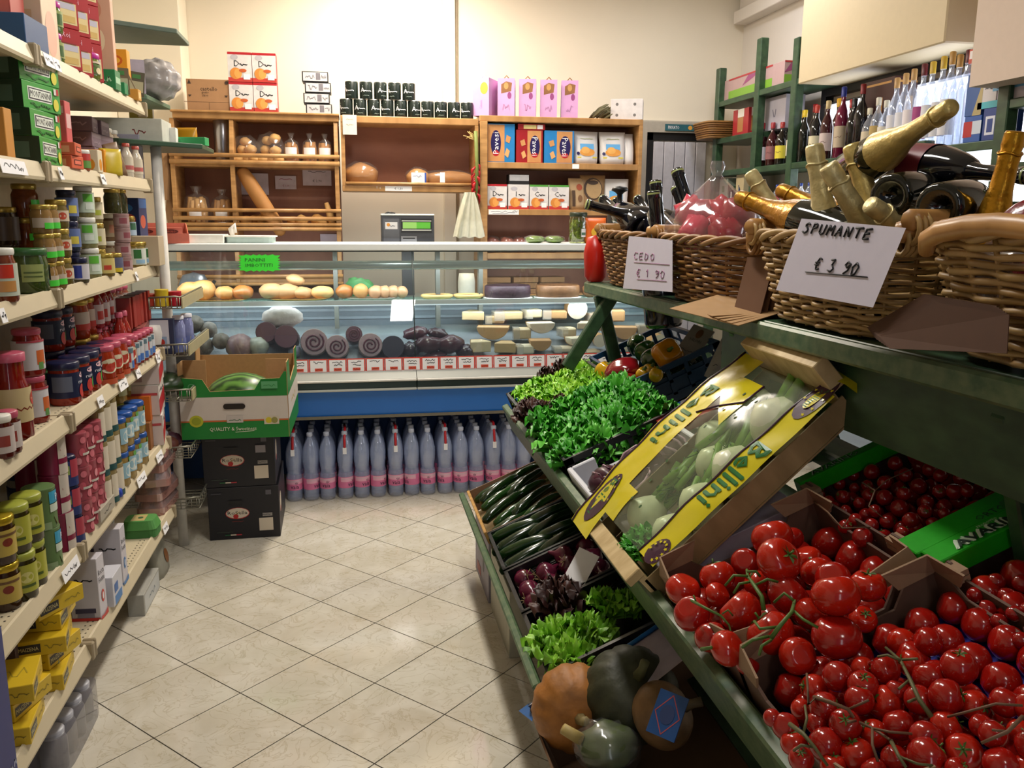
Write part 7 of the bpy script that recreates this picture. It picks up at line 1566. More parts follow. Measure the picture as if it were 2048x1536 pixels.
# zucchini in a wooden crate
t = thing('zucchini_crate', 'shallow wooden crate of dark zucchini at the far end of the low tier', 'crate', TL(2.955), (0, -TH, 0))
MB().box(-.012, .0, 0, .49, -.05, 0, wood('#a87c3c', '#c89a55', .5, (3, 8, 3), 5, 'orange_pine')).build('front_board', t, bevel=.002)
MB().box(-.006, .0, 0, .49, -.11, -.055, PINE_D).build('front_board', t)
for yy in (0, .486): MB().box(0, .34, yy, yy + .004, -.10, -.005, wood('#7a5c42', '#94745a', .6, (8, 3, 3), 3, 'grey_ply')).build('side_slat', t)
MB().box(.34, .35, 0, .49, -.1, 0, PINE).build('rear_board', t); MB().box(0, .34, 0, .49, -.11, -.105, PINE_D).build('bottom', t)
def zuc(hexc, L=.2, r=.02, bend=.01):
    pts = [(-L / 2, 0, 0), (-L * .46, 0, .0), (-L * .3, 0, bend * .6), (0, 0, bend), (L * .3, 0, bend * .6), (L * .44, 0, 0), (L / 2, 0, -.004)]
    o = MB().tube(pts, [r * .4, r * .85, r * 1.05, r, r * .9, r * .6, r * .42], K(hexc, .18, n=.3, scale=60, coat=.3), 10).build('zucchini')
    MB().tube([(L / 2 - .002, 0, -.004), (L / 2 + .02, 0, -.006)], [r * .4, r * .32], K('#7a8a4a', .5), 6).build('stem', o)
    return o
ZP = [zuc('#17350f', .22, .021), zuc('#1f4416', .20, .019), zuc('#12290c', .24, .022)]; zf_ = [True] * 3
def putz(i, s, Y, n, rot, label, grp, sc=1.0):
    k_ = i % 3; o = ZP[k_] if zf_[k_] else dup(ZP[k_]); zf_[k_] = False
    o.location = TL(Y, s, n); o.rotation_euler = rot; o.scale = (sc,) * 3; tag(o, label, 'zucchini', grp)
for i in range(14):
    col, lay = i % 7, i // 7
    putz(i, .10 + .11 * (lay) + .02 * (i % 2), 2.995 + .066 * col, -.03 + .022 * (i % 3) * .5, (0, -TH + .05, .35 + .1 * (i % 3)), 'dark zucchini in the wooden crate, %s of the %s layer' % (NTH[col], ('lower', 'upper')[lay]), 'zucchini in the wooden crate', .92)
def lowcrate(nm, label, y0, y1, w=.36, dep=.12, kind='slots'): return open_crate(nm, label, y0, y1, w, dep, BKP, x0=LX0, z0=LZ0, cat='crate', slots=(5, 4), kind=kind)
lowcrate('zucchini_crate', 'black plastic crate of dark zucchini in the shade of the low tier', 2.60, 2.94)
for i in range(12):
    putz(i + 1, .10 + .14 * (i // 6), 2.64 + .054 * (i % 6), -.05 + .012 * (i % 3), (0, -TH, .2 * math.sin(i * 2)), 'shaded zucchini in the black crate, %s of the %s row' % (NTH[i % 6], ('lower', 'upper')[i // 6]), 'zucchini in the black crate', .95)
lowcrate('onion_crate', 'black plastic crate of red onions below the zucchini', 2.29, 2.59)
def onion(c):
    o = MB().lathe([(0, -.034), (.02, -.030), (.034, -.012), (.035, .004), (.026, .02), (.010, .032), (.005, .05), (.0, .055)], K(c, .22, n=.2, scale=30, coat=.2), 14, cap=False).build('red_onion')
    m = MB(); r = random.Random(3)
    for i in range(10): m.tube([(0, 0, -.033), (r.uniform(-.02, .02), r.uniform(-.02, .02), -.045)], .001, K('#a08a5c', .7), 3)
    m.build('roots', o, kind='stuff'); return o
on0 = onion('#5c1630')
for i in range(20):
    o = on0 if i == 0 else dup(on0); o.location = TL(2.325 + .058 * (i % 5) + .008 * (i // 5), .05 + .075 * (i // 5), -.055 + .012 * ((i * 7) % 3)); o.rotation_euler = (i * 1.7, i * .9, i)
    tag(o, 'red onion in the black crate, %s of the %s row' % (NTH[i % 5], ('lowest', 'second', 'third', 'topmost')[i // 5]), 'onion', 'red onions')
P = TL(2.33, .22, .03)
o = MB().cbox(0, 0, 0, .10, .075, .001, PAPER).build('blank_card', None, P, (.2, -.9, .5)); tag(o, 'blank white card standing among the red onions', 'card')
lowcrate('lettuce_crate', 'black crate of leafy lettuce next to the pumpkins', 1.94, 2.28)
LY = lettuce(15, '#7ab82a', '#94cc3c', R=.085, leaves=18, frill=.016, q=1.0)
heads([LY], [(.05, 2.10, 1.0, 'lowest nearest'), (.06, 2.0, .95, 'lowest beside the pumpkin box'), (.13, 2.06, .95, 'second up the slope'), (.22, 2.14, .9, 'upper one by the onions'), (.28, 2.10, .85, 'highest in the shade')], 'bright leafy lettuce in the low crate, %s', 'leafy lettuces', LX0, LZ0, -.055)
o = dup(RL); o.location = TL(2.22, .1, -.04); o.scale = (1.5,) * 3; tag(o, 'dark red leaf tuft between the onions and the bright lettuce', 'lettuce')
# pumpkins in a cardboard box
t = thing('pumpkin_box', 'torn open cardboard box of pumpkins at the near end of the low tier', 'box', TM(1.30, -.075, -.03, LX0, LZ0), (0, -TH, 0))
CBX = K('#6f5238', .8, n=.1); wv = [(0, -.2), (.60, -.2), (.60, -.0), (.5, .02), (.35, -.01), (.2, .015), (.05, -.0), (0, -.01)]
MB().box(0, .60, 0, .60, -.2, -.195, CBX).build('bottom', t)
MB().prism([(0, -.2), (.60, -.2), (.60, -.02), (.52, .0), (.3, -.03), (.12, .01), (0, -.03)], 0, .005, CBX, Matrix(((0, 0, 1, 0), (1, 0, 0, 0), (0, 1, 0, 0), (0, 0, 0, 1)))).build('front_wall', t)
MB().prism(wv, -.60, -.595, CBX, Mx((0, 0, 0), rx=PI / 2)).build('far_wall', t); MB().prism(wv, -.005, .0, CBX, Mx((0, 0, 0), rx=PI / 2)).build('near_wall', t)
MB().add([(0, .60, .0), (.09, .60, .01), (.10, .68, -.02), (.0, .66, -.05)], [(0, 1, 2, 3)], K('#b9b0b4', .6)).build('white_flap', t)
MB().add([(-.004, .55, -.01), (-.03, .66, -.04), (.0, .70, -.06), (.02, .62, -.01)], [(0, 1, 2, 3)], K('#1f5a9a', .5)).build('blue_flap', t)
for (a, b, c, nm) in (((.25, .60, .0), (.42, .30, .10), '#5a9', 'upper_flap'),):
    MB().add([(.20, .58, .02), (.40, .60, .04), (.46, .38, .10), (.24, .36, .06)], [(0, 1, 2, 3)], K('#8f8694', .6)).build(nm, t); MB().tube([(.20, .585, .024), (.38, .60, .044)], .006, K('#1f6ab0', .4), 5).build('blue_edge', t)
def pumpkin(label, px, py, r, c1, c2, n_, rot, ribs=12, amp=.05, sq=.85):
    key = K(c1, .55, n=.5, scale=22, bump=1.0)
    def fn(d, c, rr):
        a = math.atan2(d.y, d.x); k = 1 - amp * (1 - abs(math.cos(ribs / 2 * a))) ** 1.5 * (1 - d.z ** 4); z = d.z * sq * (1 - .25 * max(0, abs(d.z) - .8) * 3)
        return (rr[0] * d.x * k, rr[0] * d.y * k, rr[0] * z)
    P = tp(px, py, LX0, LZ0, n_); o = MB().sphere((0, 0, 0), (r, r, r), key, 48, 20, fn=fn).build('pumpkin', None, P, rot)
    MB().tube([(0, 0, r * sq * .78), (.004, 0, r * sq + .012), (.012, .004, r * sq + .03)], [.016, .010, .011], K(c2, .7), 7).build('stem', o)
    return tag(o, label, 'pumpkin')
pumpkin('orange brown ribbed pumpkin in the torn cardboard box', 1150, 1415, .105, '#a86c2c', '#8a7a4c', -.02, (1.2, -.9, .2), 14, .07, .9)
pumpkin('dark green mottled pumpkin right of the orange one', 1262, 1388, .115, '#34361f', '#5a5a34', -.02, (.5, -.3, .5), 12, .06, .9)
pumpkin('small tan squash in the corner of the pumpkin box', 1325, 1430, .075, '#80603c', '#6a5a3c', -.02, (.4, .9, 0), 8, .03)
P = tp(1335, 1430, LX0, LZ0, .07); o = MB().cbox(0, 0, 0, .09, .065, .003, K('#174a86', .4)).build('blue_label', None, P, (0, -.9, .7)); tag(o, 'blue card with red diamond line leaning on the tan squash', 'card')
m = MB(); art(m, flat_map((0, 0, .0016), (1, 0, 0), (0, 1, 0)), [('s', [[(-.04, 0), (0, .028), (.04, 0), (0, -.028), (-.04, 0)]], .002, K('#b04a4a', n=0)), ('e', 0, 0, .02, .016, K('#2a3c6a', n=0))]); m.build('printed_face', o)
P = tp(1215, 1490, LX0, LZ0, -.03)
t = thing('wrapped_pumpkin_slice', 'pumpkin piece with pale stem in crinkled clear film below the pumpkins', 'pumpkin', P)
MB().sphere((0, 0, 0), (.07, .06, .045), K('#55603c', .4, n=.3), 16, 9, fn=lump(3, .1)).build('piece', t); MB().sphere((0, 0, 0), (.078, .068, .052), FILM, 16, 9, fn=lump(5, .14, 6)).build('clear_film', t); MB().tube([(-.06, 0, .02), (-.10, .01, .045)], [.014, .012], K('#b09a5c', .6), 7).build('stem', t)
# boxes on the floor under the low tier
b_ = carton('white_crate', 'off white slotted crate on the floor under the lettuce', 'crate', (.66, 2.87, 0), (.34, .40, .245), K('#b3b09e', .6))
for i in range(8): MB().cbox(-.171, .16 - .045 * i, .16 + .03 * (i % 2), .003, .02, .014, BLACK).build('slot', b_)
b_ = carton('white_carton', 'pale printed carton on the floor under the zucchini', 'carton', (.655, 3.28, 0), (.34, .36, .25), K('#9a94a0', .6), {'-x': [('r', -.1, .05, .1, .08, K('#3a4a8a')), ('e', .05, -.02, .02, .03, BLACK), ('r', -.12, -.1, -.02, -.06, K('#a04a44'))]})
# ================================================================== behind the second row of crates
def onm(px, py, s=None, n=0.0): return tp(px, py, n=n)
P = tp(1388, 828, n=-.02)
rb = tag(MB().cbox(0, 0, 0, .22, .16, .03, K('#8f1014', .3)).build('red_box', None, P, (0, -TH, -.1)), 'flat red box with white emblem between the blue crate and the fennel', 'box')
m = MB(); art(m, flat_map((0, .02, .0155), (1, 0, 0), (0, 1, 0)), [('p', [(-.02, 0), (-.005, .01), (0, .03), (.006, .01), (.02, .012), (.012, -.005), (.02, -.02), (0, -.01), (-.014, -.018)], PAPER)]); m.build('emblem', rb)
for i, (px, py, yw, ry, cl) in enumerate(((1385, 690, 3.05, -.9, '#8f8a88'), (1450, 720, 2.85, -1.1, '#aaa6a6'), (1430, 775, 2.75, -.8, '#9a98a0'))):
    P = at(px, py, 1, yw); o = MB().cbox(0, 0, 0, .16, .11, .004, K(cl, .5)).build('leaflet', None, P, (.25, ry, .2))
    tag(o, ('dark speckled leaflet', 'white leaflet with brown oval emblem', 'plain white leaflet nearest the red box')[i] + ' standing behind the blue crate', 'leaflet', 'leaflets behind the blue crate')
    m = MB(); art(m, flat_map((0, 0, .0025), (0, -1, 0), (1, 0, 0)), [('e', .0, .05, .016, .02, K('#6f4a2c')), ('t', 'VALORI', 0, .02, .012, K('#3a3a44'), .06), ('s', scribble(0, -.03, .07, .01, i), .003, K('#5a5a64')), ('s', scribble(0, -.05, .05, .01, i + 4), .003, K('#b05a54'))]); m.build('print', o)
P = at(1765, 790, 1, 2.05)
tag(MB().sphere((0, 0, 0), (.13, .10, .09), K('#101013', .2, n=.3, scale=30, bump=.8), 18, 12, fn=lump(8, .18, 5)).build('black_bag', None, P), 'black crumpled plastic bag behind the Avarino tray', 'bag')
P = at(1738, 820, 1, 1.9); o = MB().cbox(0, 0, 0, .09, .05, .08, K('#1f2f8a', .35)).build('torn_packet', None, P, (.3, .4, .3)); tag(o, 'torn blue and white packet beside the fennel crate', 'packet'); m = MB().prism([(-.045, -.02), (.045, -.02), (.05, .03), (.02, .02), (0, .04), (-.02, .02), (-.045, .035)], -.026, .026, WHITE, Mx((0, 0, .045), rx=PI / 2)); m.build('torn_top', o)
t = thing('garlic_braid', 'dry braid of garlic and brown stalks behind the Avarino tray', 'garlic', (0, 0, 0)); r6 = random.Random(4)
p0, p1 = at(1850, 800, 1, 1.95), at(1990, 850, 1, 1.62)
for i in range(60):
    f = r6.random(); c = p0.lerp(p1, f) + Vector((r6.uniform(-.03, .05), r6.uniform(-.03, .03), r6.uniform(-.05, .01))); d = Vector((r6.uniform(-1, 1), r6.uniform(-1, 1), r6.uniform(-.5, 1))).normalized() * .03
    MB().tube([c, c + d * .5, c + d], [.004, .006, .001], K(('#6a5540', '#a08a70', '#4a3828')[i % 3], .8), 4).build('dry_stalk', t)
for i, (px, py) in enumerate(((1950, 852), (1985, 865))): MB().sphere(at(px, py, 1, 1.62), .03, K('#4a3c34', .6, n=.3), 12, 8, fn=lump(i, .1)).build('dry_bulb', t)
for (px, py, Y_, d, c, lb) in ((1895, 785, 2.1, (.06, .05, .05), '#a8a03a', 'small yellow box under the top plank at the right'), (1940, 810, 2.05, (.07, .05, .05), '#94683c', 'small brown box with white knob under the plank')):
    P = at(px, py, 1, Y_); o = MB().cbox(0, 0, 0, *d, K(c, .5)).build('small_box', None, P, (0, 0, .2)); tag(o, lb, 'box')
for i in range(5):
    o = dup(w0); o.location = at(1975 + 26 * i, 812 + 3 * i, 1, 1.95) - Vector((0, 0, .31)); tag(o, 'water bottle standing behind the stand under the plank, %s' % ordinal(i, 5), 'bottle', 'water bottles behind the stand')
# low crate carrying what stands behind the second row
MB().box(1.30, 1.75, .95, 2.6, .80, .83, GRN).build('rear_board', st)
# ================================================================== BASKETS on the plank
WK = [K('#92683a', .42, n=.22, scale=25), K('#9a6e3a', .42, n=.22, scale=25), K('#7c5228', .45, n=.22, scale=25)]
WKL = [K('#ad8a58', .45, n=.2, scale=25), K('#b08e58', .45, n=.2, scale=25), K('#96733f', .45, n=.2, scale=25)]
HND = wood('#a87a44', '#c08f55', .35, (3, 3, 3), 5, 'beech_handle')
def basket(label, cx, y0, y1, zb, zt_, ax, group='wicker baskets on the plank', mats=WK, rows=15, rr=.0053, handles=(1, 1), tap=.80):
    cy_ = (y0 + y1) / 2; ay = (y1 - y0) / 2; t = thing('wicker_basket', label, 'basket', (cx, cy_, zb), (0, 0, 0), group); H = zt_ - zb
    NS = 34; N = 136
    def rad(a, f, off=0):
        k = tap + (1 - tap) * f ** .8; e = 3.8; c, s = math.cos(a), math.sin(a)
        q = (abs(c) ** e + abs(s) ** e) ** (-1 / e); return Vector(((ax * k + off) * q * c, (ay * k + off) * q * s, H * f))
    for i in range(NS):
        a = 2 * PI * (i + .5) / NS; MB().tube([rad(a, f) for f in (0, .33, .66, 1)], .0045, mats[2], 5).build('stake', t)
    for k in range(rows):
        f = (k + .5) / rows * .95
        pts = [rad(2 * PI * j / N, f, .0065 * math.cos(NS / 2 * 2 * PI * j / N + k * PI)) + Vector((0, 0, .0015 * math.sin(j * .7 + k))) for j in range(N)]
        MB().tube(pts, rr, mats[k % 3], 5, closed=True).build('woven_rod', t)
    for q in range(3):
        pts = [rad(2 * PI * j / N, 1, .010 * math.cos(j * .40 + q * 2 * PI / 3)) + Vector((0, 0, .010 * math.sin(j * .40 + q * 2 * PI / 3) + .004)) for j in range(N)]
        MB().tube(pts, .0075, mats[q], 6, closed=True).build('braided_rim', t)
    MB().prism([tuple(rad(2 * PI * j / 40, 0).xy * .98) for j in range(40)], 0, .008, mats[2]).build('base', t)
    for sgn, on in zip((1, -1), handles):
        if not on: continue
        yh = sgn * (ay + .006); pts = [(ax * .88 * math.cos(PI * j / 12), yh + sgn * .026 * math.sin(PI * j / 12), H + .022) for j in range(13)]
        MB().tube(pts, [.017] + [.021] * 11 + [.017], HND, 10).build('handle', t)
        for sx_ in (-1, 1):
            for w_ in range(3): 
                c = Vector((sx_ * ax * (.84 - .05 * w_), yh + sgn * .006, H + .006)); MB().tube([c + Vector((0, .022 * math.cos(b), .026 * math.sin(b))) for b in [2 * PI * i / 10 for i in range(10)]], .0055, mats[1], 5, closed=True).build('cane_wrap', t)
    return t
BX = 1.15
def ax_(px, py, x): return at(px, py, 0, x)
basket('smallest looking wicker basket at the far end, holding dark wine bottles', BX, 2.80, 3.40, pz(3.1), 1.424, .195)
basket('wicker basket of red wrapped cakes, second from the counter', BX, 2.03, 2.70, pz(2.4) + .001, 1.428, .205)
basket('wicker basket of spumante bottles behind the price sheet', BX, 1.42, 1.99, pz(1.7) + .008, 1.452, .215, mats=WKL)
b4_ = basket('light wicker basket at the right edge of the photo', BX + .01, .72, 1.375, pz(1.1) + .010, 1.472, .222, mats=WKL, rows=14, rr=.0062)
_h = [ax_(px, py, xx) - Vector(b4_.location) for px, py, xx in ((1852, 505, .945), (1856, 478, .935), (1885, 462, .93), (1940, 452, .93), (2000, 450, .93), (2048, 455, .93), (2110, 468, .935), (2150, 490, .945))]
MB().tube(_h, [.012, .016, .018, .018, .018, .018, .016, .012], HND, 10).build('handle', b4_)
# kraft sheets lying under and between the baskets
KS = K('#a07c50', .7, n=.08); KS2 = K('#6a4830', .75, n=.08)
for i in range(5):
    z_ = pz(2.1) + .0006 + .003 * i
    o = MB().cbox(0, 0, 0, .24, .26, .0018, KS).build('kraft_sheet', None, (1.0 - .008 * i, 2.10 - .012 * i, z_ + .010), (.02 * i - .02, -.06 - .03 * i, .10 * i - .1)); tag(o, 'flat kraft sheet fanned out under the cake basket, %s from below' % NTH[i], 'paper', 'fanned kraft sheets')
for i in range(6):
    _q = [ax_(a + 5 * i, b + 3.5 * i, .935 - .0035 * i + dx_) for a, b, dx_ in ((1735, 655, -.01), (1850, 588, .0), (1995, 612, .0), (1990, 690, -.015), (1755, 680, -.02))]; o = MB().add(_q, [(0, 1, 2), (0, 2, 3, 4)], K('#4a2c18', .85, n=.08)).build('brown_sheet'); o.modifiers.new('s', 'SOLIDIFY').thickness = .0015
    tag(o, 'bent brown paper sheet leaning on the spumante basket, %s of six' % NTH[i], 'paper', 'bent brown sheets')
for i in range(4):
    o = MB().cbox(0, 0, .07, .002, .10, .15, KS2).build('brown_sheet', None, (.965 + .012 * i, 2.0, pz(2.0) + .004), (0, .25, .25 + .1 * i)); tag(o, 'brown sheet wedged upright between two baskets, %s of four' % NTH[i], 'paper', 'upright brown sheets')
# ---- bottles helper
FOIL = K('#cdb672', .36, .55, n=.25, scale=60, bump=.7); FOILP = K('#d0c08c', .4, .45, n=.25, scale=60, bump=.7); FOILO = K('#b07c22', .3, .75, n=.25, scale=60, bump=.7)
WINE = K('#0c100c', .08, n=0, coat=.5); WINEB = K('#0d0f18', .08, n=0, coat=.5)
def sparkling(nm, label, tip, base, foil=FOIL, sc=1.0, body=WINE, group=None, label_m=None, frac=.40, fat=1.0):
    """bottle whose cap end is at tip, lying towards base"""
    tip, base = Vector(tip), Vector(base); d = (base - tip).normalized(); L = .31 * sc
    o = bpy.data.objects.new(nm, None); COL.objects.link(o); o.matrix_world = Matrix.Translation(tip) @ d.to_track_quat('Z', 'Y').to_matrix().to_4x4() @ Matrix.Diagonal((sc * fat, sc * fat, sc, 1)); tag(o, label, 'bottle', group)
    MB().lathe([(.018, frac * .3), (.024, .125), (.033, .15), (.042, .185), (.044, .22), (.044, .30), (.040, .31), (.030, .312), (.012, .285), (0, .28)], body, 20, cap=False).build('glass', o)
    if foil is not None:
        MB().lathe([(0, .001), (.0135, 0), (.0155, .004), (.0165, .022), (.0150, .030), (.0172, .036), (.0160, .05), (.018, .09), (.0255, .127), (.0345, .153), (.0412, .180)], foil, 18, cap=False).build('foil', o)
        MB().tube([(.0172 * math.cos(a), .0172 * math.sin(a), .034 + .002 * math.sin(3 * a)) for a in [2 * PI * i / 14 for i in range(14)]], .0022, foil, 5, closed=True).build('foil_ring', o)
    else:
        MB().lathe([(0, .0), (.014, 0), (.0150, .003), (.0150, .018), (.0135, .019), (.0135, .10), (.020, .13)], body, 16, cap=False).build('neck', o); MB().lathe([(0, -.0005), (.0125, -.0005), (.0145, .002), (.0152, .005), (.0152, .008)], K('#8f9a5c', .4, n=0), 16, cap=False).build('cap_ring', o)
    if label_m: m = MB(); art(m, lambda u, v, n: Vector(((.0445 + n) * math.cos(u / .0445), (.0445 + n) * math.sin(u / .0445), .25 - v)), label_m, True); m.build('paper_label', o)
    return o
G3 = 'spumante bottles in the third basket'
sparkling('spumante_bottle', 'upright spumante neck with pale gold foil, leftmost behind the sheet', ax_(1628, 290, 1.03), ax_(1655, 470, 1.06), FOILP, 1.3, group=G3)
sparkling('spumante_bottle', 'tilted pale gold spumante neck in the middle of the third basket', ax_(1655, 330, .99), ax_(1735, 460, 1.08), FOILP, 1.35, group=G3)
sparkling('spumante_bottle', 'pale gold spumante neck behind the two front ones', ax_(1703, 290, 1.10), ax_(1750, 440, 1.14), FOIL, 1.35, group=G3)
sparkling('spumante_bottle', 'low pale gold spumante neck above the corner of the price sheet', ax_(1738, 408, 1.0), ax_(1835, 475, 1.12), FOILP, 1.2, group=G3)
sparkling('spumante_bottle', 'long gold necked spumante bottle leaning far to the right', ax_(1903, 214, 1.08), ax_(1745, 316, 1.14), FOIL, 1.6, group=G3, fat=.68)
sparkling('spumante_bottle', 'pale gold spumante neck leaning left above the second basket', ax_(1500, 345, 1.02), ax_(1580, 470, 1.10), FOILP, 1.2, group=G3)
sparkling('spumante_bottle', 'orange gold spumante neck lying leftwards over the basket rim', ax_(1478, 395, .98), ax_(1625, 450, 1.05), FOILO, 1.3, group=G3)
sparkling('spumante_bottle', 'dark orange foil neck lying behind the upright necks', ax_(1560, 380, 1.15), ax_(1690, 440, 1.22), FOILO, 1.3, group=G3)
sparkling('wine_bottle', 'dark bottle lying with its round base towards the camera, left one', ax_(1782, 392, 1.05) + Vector((.26, .155, .03)), ax_(1782, 392, 1.05), None, 1.0, group=G3); sparkling('wine_bottle', 'dark bottle lying with its round base towards the camera, right one', ax_(1878, 415, 1.03) + Vector((.26, .155, .03)), ax_(1878, 415, 1.03), None, 1.0, group=G3)
sparkling('wine_bottle', 'dark bottle with red and white label lying across the top', ax_(2060, 352, 1.26), ax_(1800, 332, 1.22), None, 1.15, WINEB, G3, [('r', -.138, -.045, .138, .045, K('#6a1f2c', .4)), ('r', -.138, -.045, .138, -.015, K('#c4c0c8', .5))])
sparkling('spumante_bottle', 'bright gold spumante neck at the right frame edge', ax_(2032, 262, 1.12), ax_(2032, 262, 1.12) + Vector((-.01, .05, -.3)), K('#c08a22', .28, .8, n=.2, scale=60, bump=.6), 1.1, group='bottles in the fourth basket')
G1 = 'dark wine bottles in the far basket'
for i, (a, b, xa_, xb_, lb) in enumerate((((1172, 408), (1330, 445), .93, 1.06, 'dark wine bottle lying with its neck out over the counter'), ((1205, 398), (1300, 470), 1.10, 1.15, 'dark bottle neck behind the lying bottle'), ((1232, 402), (1310, 470), 1.16, 1.18, 'second dark bottle neck behind the lying bottle'), ((1275, 398), (1330, 470), 1.2, 1.2, 'dark bottle neck left of the upright pair'), ((1307, 382), (1316, 500), .98, 1.0, 'upright dark bottle with pale ring, nearer of the pair'), ((1311, 362), (1322, 480), 1.05, 1.06, 'upright dark bottle with pale ring, farther of the pair'), ((1354, 340), (1385, 440), 1.07, 1.10, 'tall upright dark bottle left of the clear bag'), ((1352, 375), (1380, 460), 1.18, 1.2, 'short dark bottle neck behind the tall one'))):
    sparkling('wine_bottle', lb, ax_(*a, xa_), ax_(*b, xb_) if i else at(1330, 450, 1, ax_(*a, xa_).y - .03), None, 1.45, WINEB, G1)
t = thing('decanter_stopper', 'black mushroom shaped knob behind the dark bottles', 'stopper', ax_(1240, 372, 1.12)); MB().lathe([(.0, .0), (.03, -.005), (.036, -.018), (.02, -.026), (.011, -.035), (.012, -.07), (.05, -.12), (.05, -.33)], BLACK, 18, cap=False).build('knob', t)
P = ax_(1208, 520, 1.12)
tag(MB().lathe([(.03, 0), (.045, .02), (.05, .12), (.035, .18), (.0, .19)], K('#c01c10', .3), 18).build('red_vase', None, (.985, 3.45, pz(3.44) + .002), None, bevel=0), 'bright red rounded container left of the far basket', 'container')
# ---- clear bags of red wrapped cakes
def tied_bag(label, cx, cy_, z0, r, h, seed, cols=('#b81c2e', '#c8304a', '#9f1626'), n=7, flat=1.0):
    t = thing('tied_bag', label, 'bag', (cx, cy_, z0), (0, 0, 0)); rr = random.Random(seed)
    for i in range(n):
        a = 2.4 * i; q = r * .5 * (0 if i == 0 else 1); MB().sphere((q * math.cos(a), q * math.sin(a) * flat, r * .42 + .06 * (i % 2)), (r * .40, r * .36, r * .40), K(cols[i % len(cols)], .22, n=.25, scale=30, bump=.6, coat=.4), 12, 8, fn=lump(i + seed, .16, 5)).build('wrapped_cake', t)
    mb = MB(); N = 28; prof = [(1.02, 0), (1.1, .15), (1.08, .35), (.86, .52), (.52, .68), (.24, .82), (.10, .90), (.16, 1.0), (.12, 1.06)]; vs = []
    for (pr, pz_) in prof:
        for k in range(N):
            a = 2 * PI * k / N; rad = r * pr * (1 + .05 * math.sin(7 * a + pz_ * 3 + seed) + .03 * math.sin(13 * a + seed)); vs.append((rad * math.cos(a), rad * math.sin(a) * flat, h * pz_))
    mb.add(vs, [(j * N + k, j * N + (k + 1) % N, (j + 1) * N + (k + 1) % N, (j + 1) * N + k) for j in range(len(prof) - 1) for k in range(N)], clear('#fbf8fa', .09, .08, .06, '#efe6ec', 'bag_film'), True); mb.build('clear_bag', t); return t
tied_bag('clear tied bag of red wrapped cakes in the second basket', 1.12, 2.58, 1.385, .14, .265, 1)
tied_bag('clear bag with pink and red wrapping behind the gold necks', 1.22, 2.20, 1.38, .12, .17, 5, ('#b04060', '#c9909c', '#8f1220'), 5)
tied_bag('crinkled clear bag over dark cakes in the right edge basket', 1.12, 1.15, 1.36, .14, .21, 9, ('#4a3438', '#7a1420', '#5c4a50'), 6, 1.2)
tied_bag('clear bag with red wrapping at the far right frame edge', 1.02, .98, 1.36, .10, .13, 12, ('#b0202c', '#c9a0a8'), 4)
# ---- hand written sheets
def hand_sheet(label, c4, strokes, hexi, wd, group=None, nm='price_sheet', bend=.0):
    A, B, C_, D = [Vector(q) for q in c4]     # top-left, top-right, bottom-right, bottom-left
    def fm(u, v, n):                       # u,v in 0..1 from bottom-left
        p = (D.lerp(C_, u)).lerp(A.lerp(B, u), v); nn = (B - A).cross(A - D).normalized(); return p + nn * (n + bend * math.sin(PI * u))
    m = MB(); N = 8; vs = [fm(i / N, j / 2, 0) for i in range(N + 1) for j in range(3)]
    m.add(vs, [(i * 3 + j, (i + 1) * 3 + j, (i + 1) * 3 + j + 1, i * 3 + j + 1) for i in range(N) for j in range(2)], K('#c4bfcf', .6, n=.02)); o = m.build(nm); tag(o, label, 'sign', group)
    mm = MB()
    for (pl_, w_) in strokes:
        for ln in pl_:
            for a, b in zip(ln[:-1], ln[1:]):
                pa, pb = fm(a[0], a[1], .0012), fm(b[0], b[1], .0012); mm.tube([pa, pb], w_, K(hexi, .6, n=0), 4)
    mm.build('handwriting', o, kind='stuff'); return o
GL_ = {'S': [[(.9, .85), (.6, 1), (.25, .85), (.35, .6), (.7, .45), (.7, .15), (.35, 0), (0, .1)]], 'P': [[(.15, 0), (.25, 1), (.75, .95), (.8, .65), (.2, .5)]], 'U': [[(.1, 1), (.1, .2), (.4, 0), (.75, .15), (.85, 1)]], 'M': [[(0, 0), (.15, 1), (.45, .45), (.8, 1), (.85, 0)]],
    'A': [[(0, 0), (.5, 1), (.8, 0)], [(.2, .4), (.75, .4)]], 'N': [[(.05, 0), (.15, 1), (.7, .05), (.85, 1)]], 'T': [[(.45, 0), (.5, 1)], [(0, .95), (1, 1)]], 'E': [[(.85, 1), (.2, .95), (.1, 0), (.8, .05)], [(.15, .5), (.7, .55)]],
    '€': [[(.9, .9), (.5, 1), (.2, .5), (.45, 0), (.85, .1)], [(0, .6), (.7, .62)], [(0, .4), (.6, .42)]], '3': [[(.1, .95), (.7, 1), (.4, .55), (.8, .3), (.5, 0), (0, .1)]], '9': [[(.8, .8), (.4, 1), (.1, .7), (.45, .5), (.85, .85), (.7, .3), (.2, 0)]], '0': [[(.5, 1), (.1, .6), (.3, 0), (.7, .1), (.9, .7), (.5, 1)]],
    'C': [[(.9, .9), (.4, 1), (.1, .5), (.4, 0), (.9, .1)]], 'D': [[(.1, 0), (.2, 1), (.8, .7), (.7, .2), (.1, 0)]], 'O': [[(.5, 1), (.1, .6), (.3, 0), (.8, .2), (.8, .8), (.5, 1)]], '1': [[(.2, .7), (.5, 1), (.5, 0)]], ' ': []}
def write(s, u, v, w_, h_, gap=.25):
    out = []
    for i, ch in enumerate(s):
        for ln in GL_[ch]: out.append([(u + i * w_ * (1 + gap) + x * w_, v + y * h_) for x, y in ln])
    return out
XS = .912
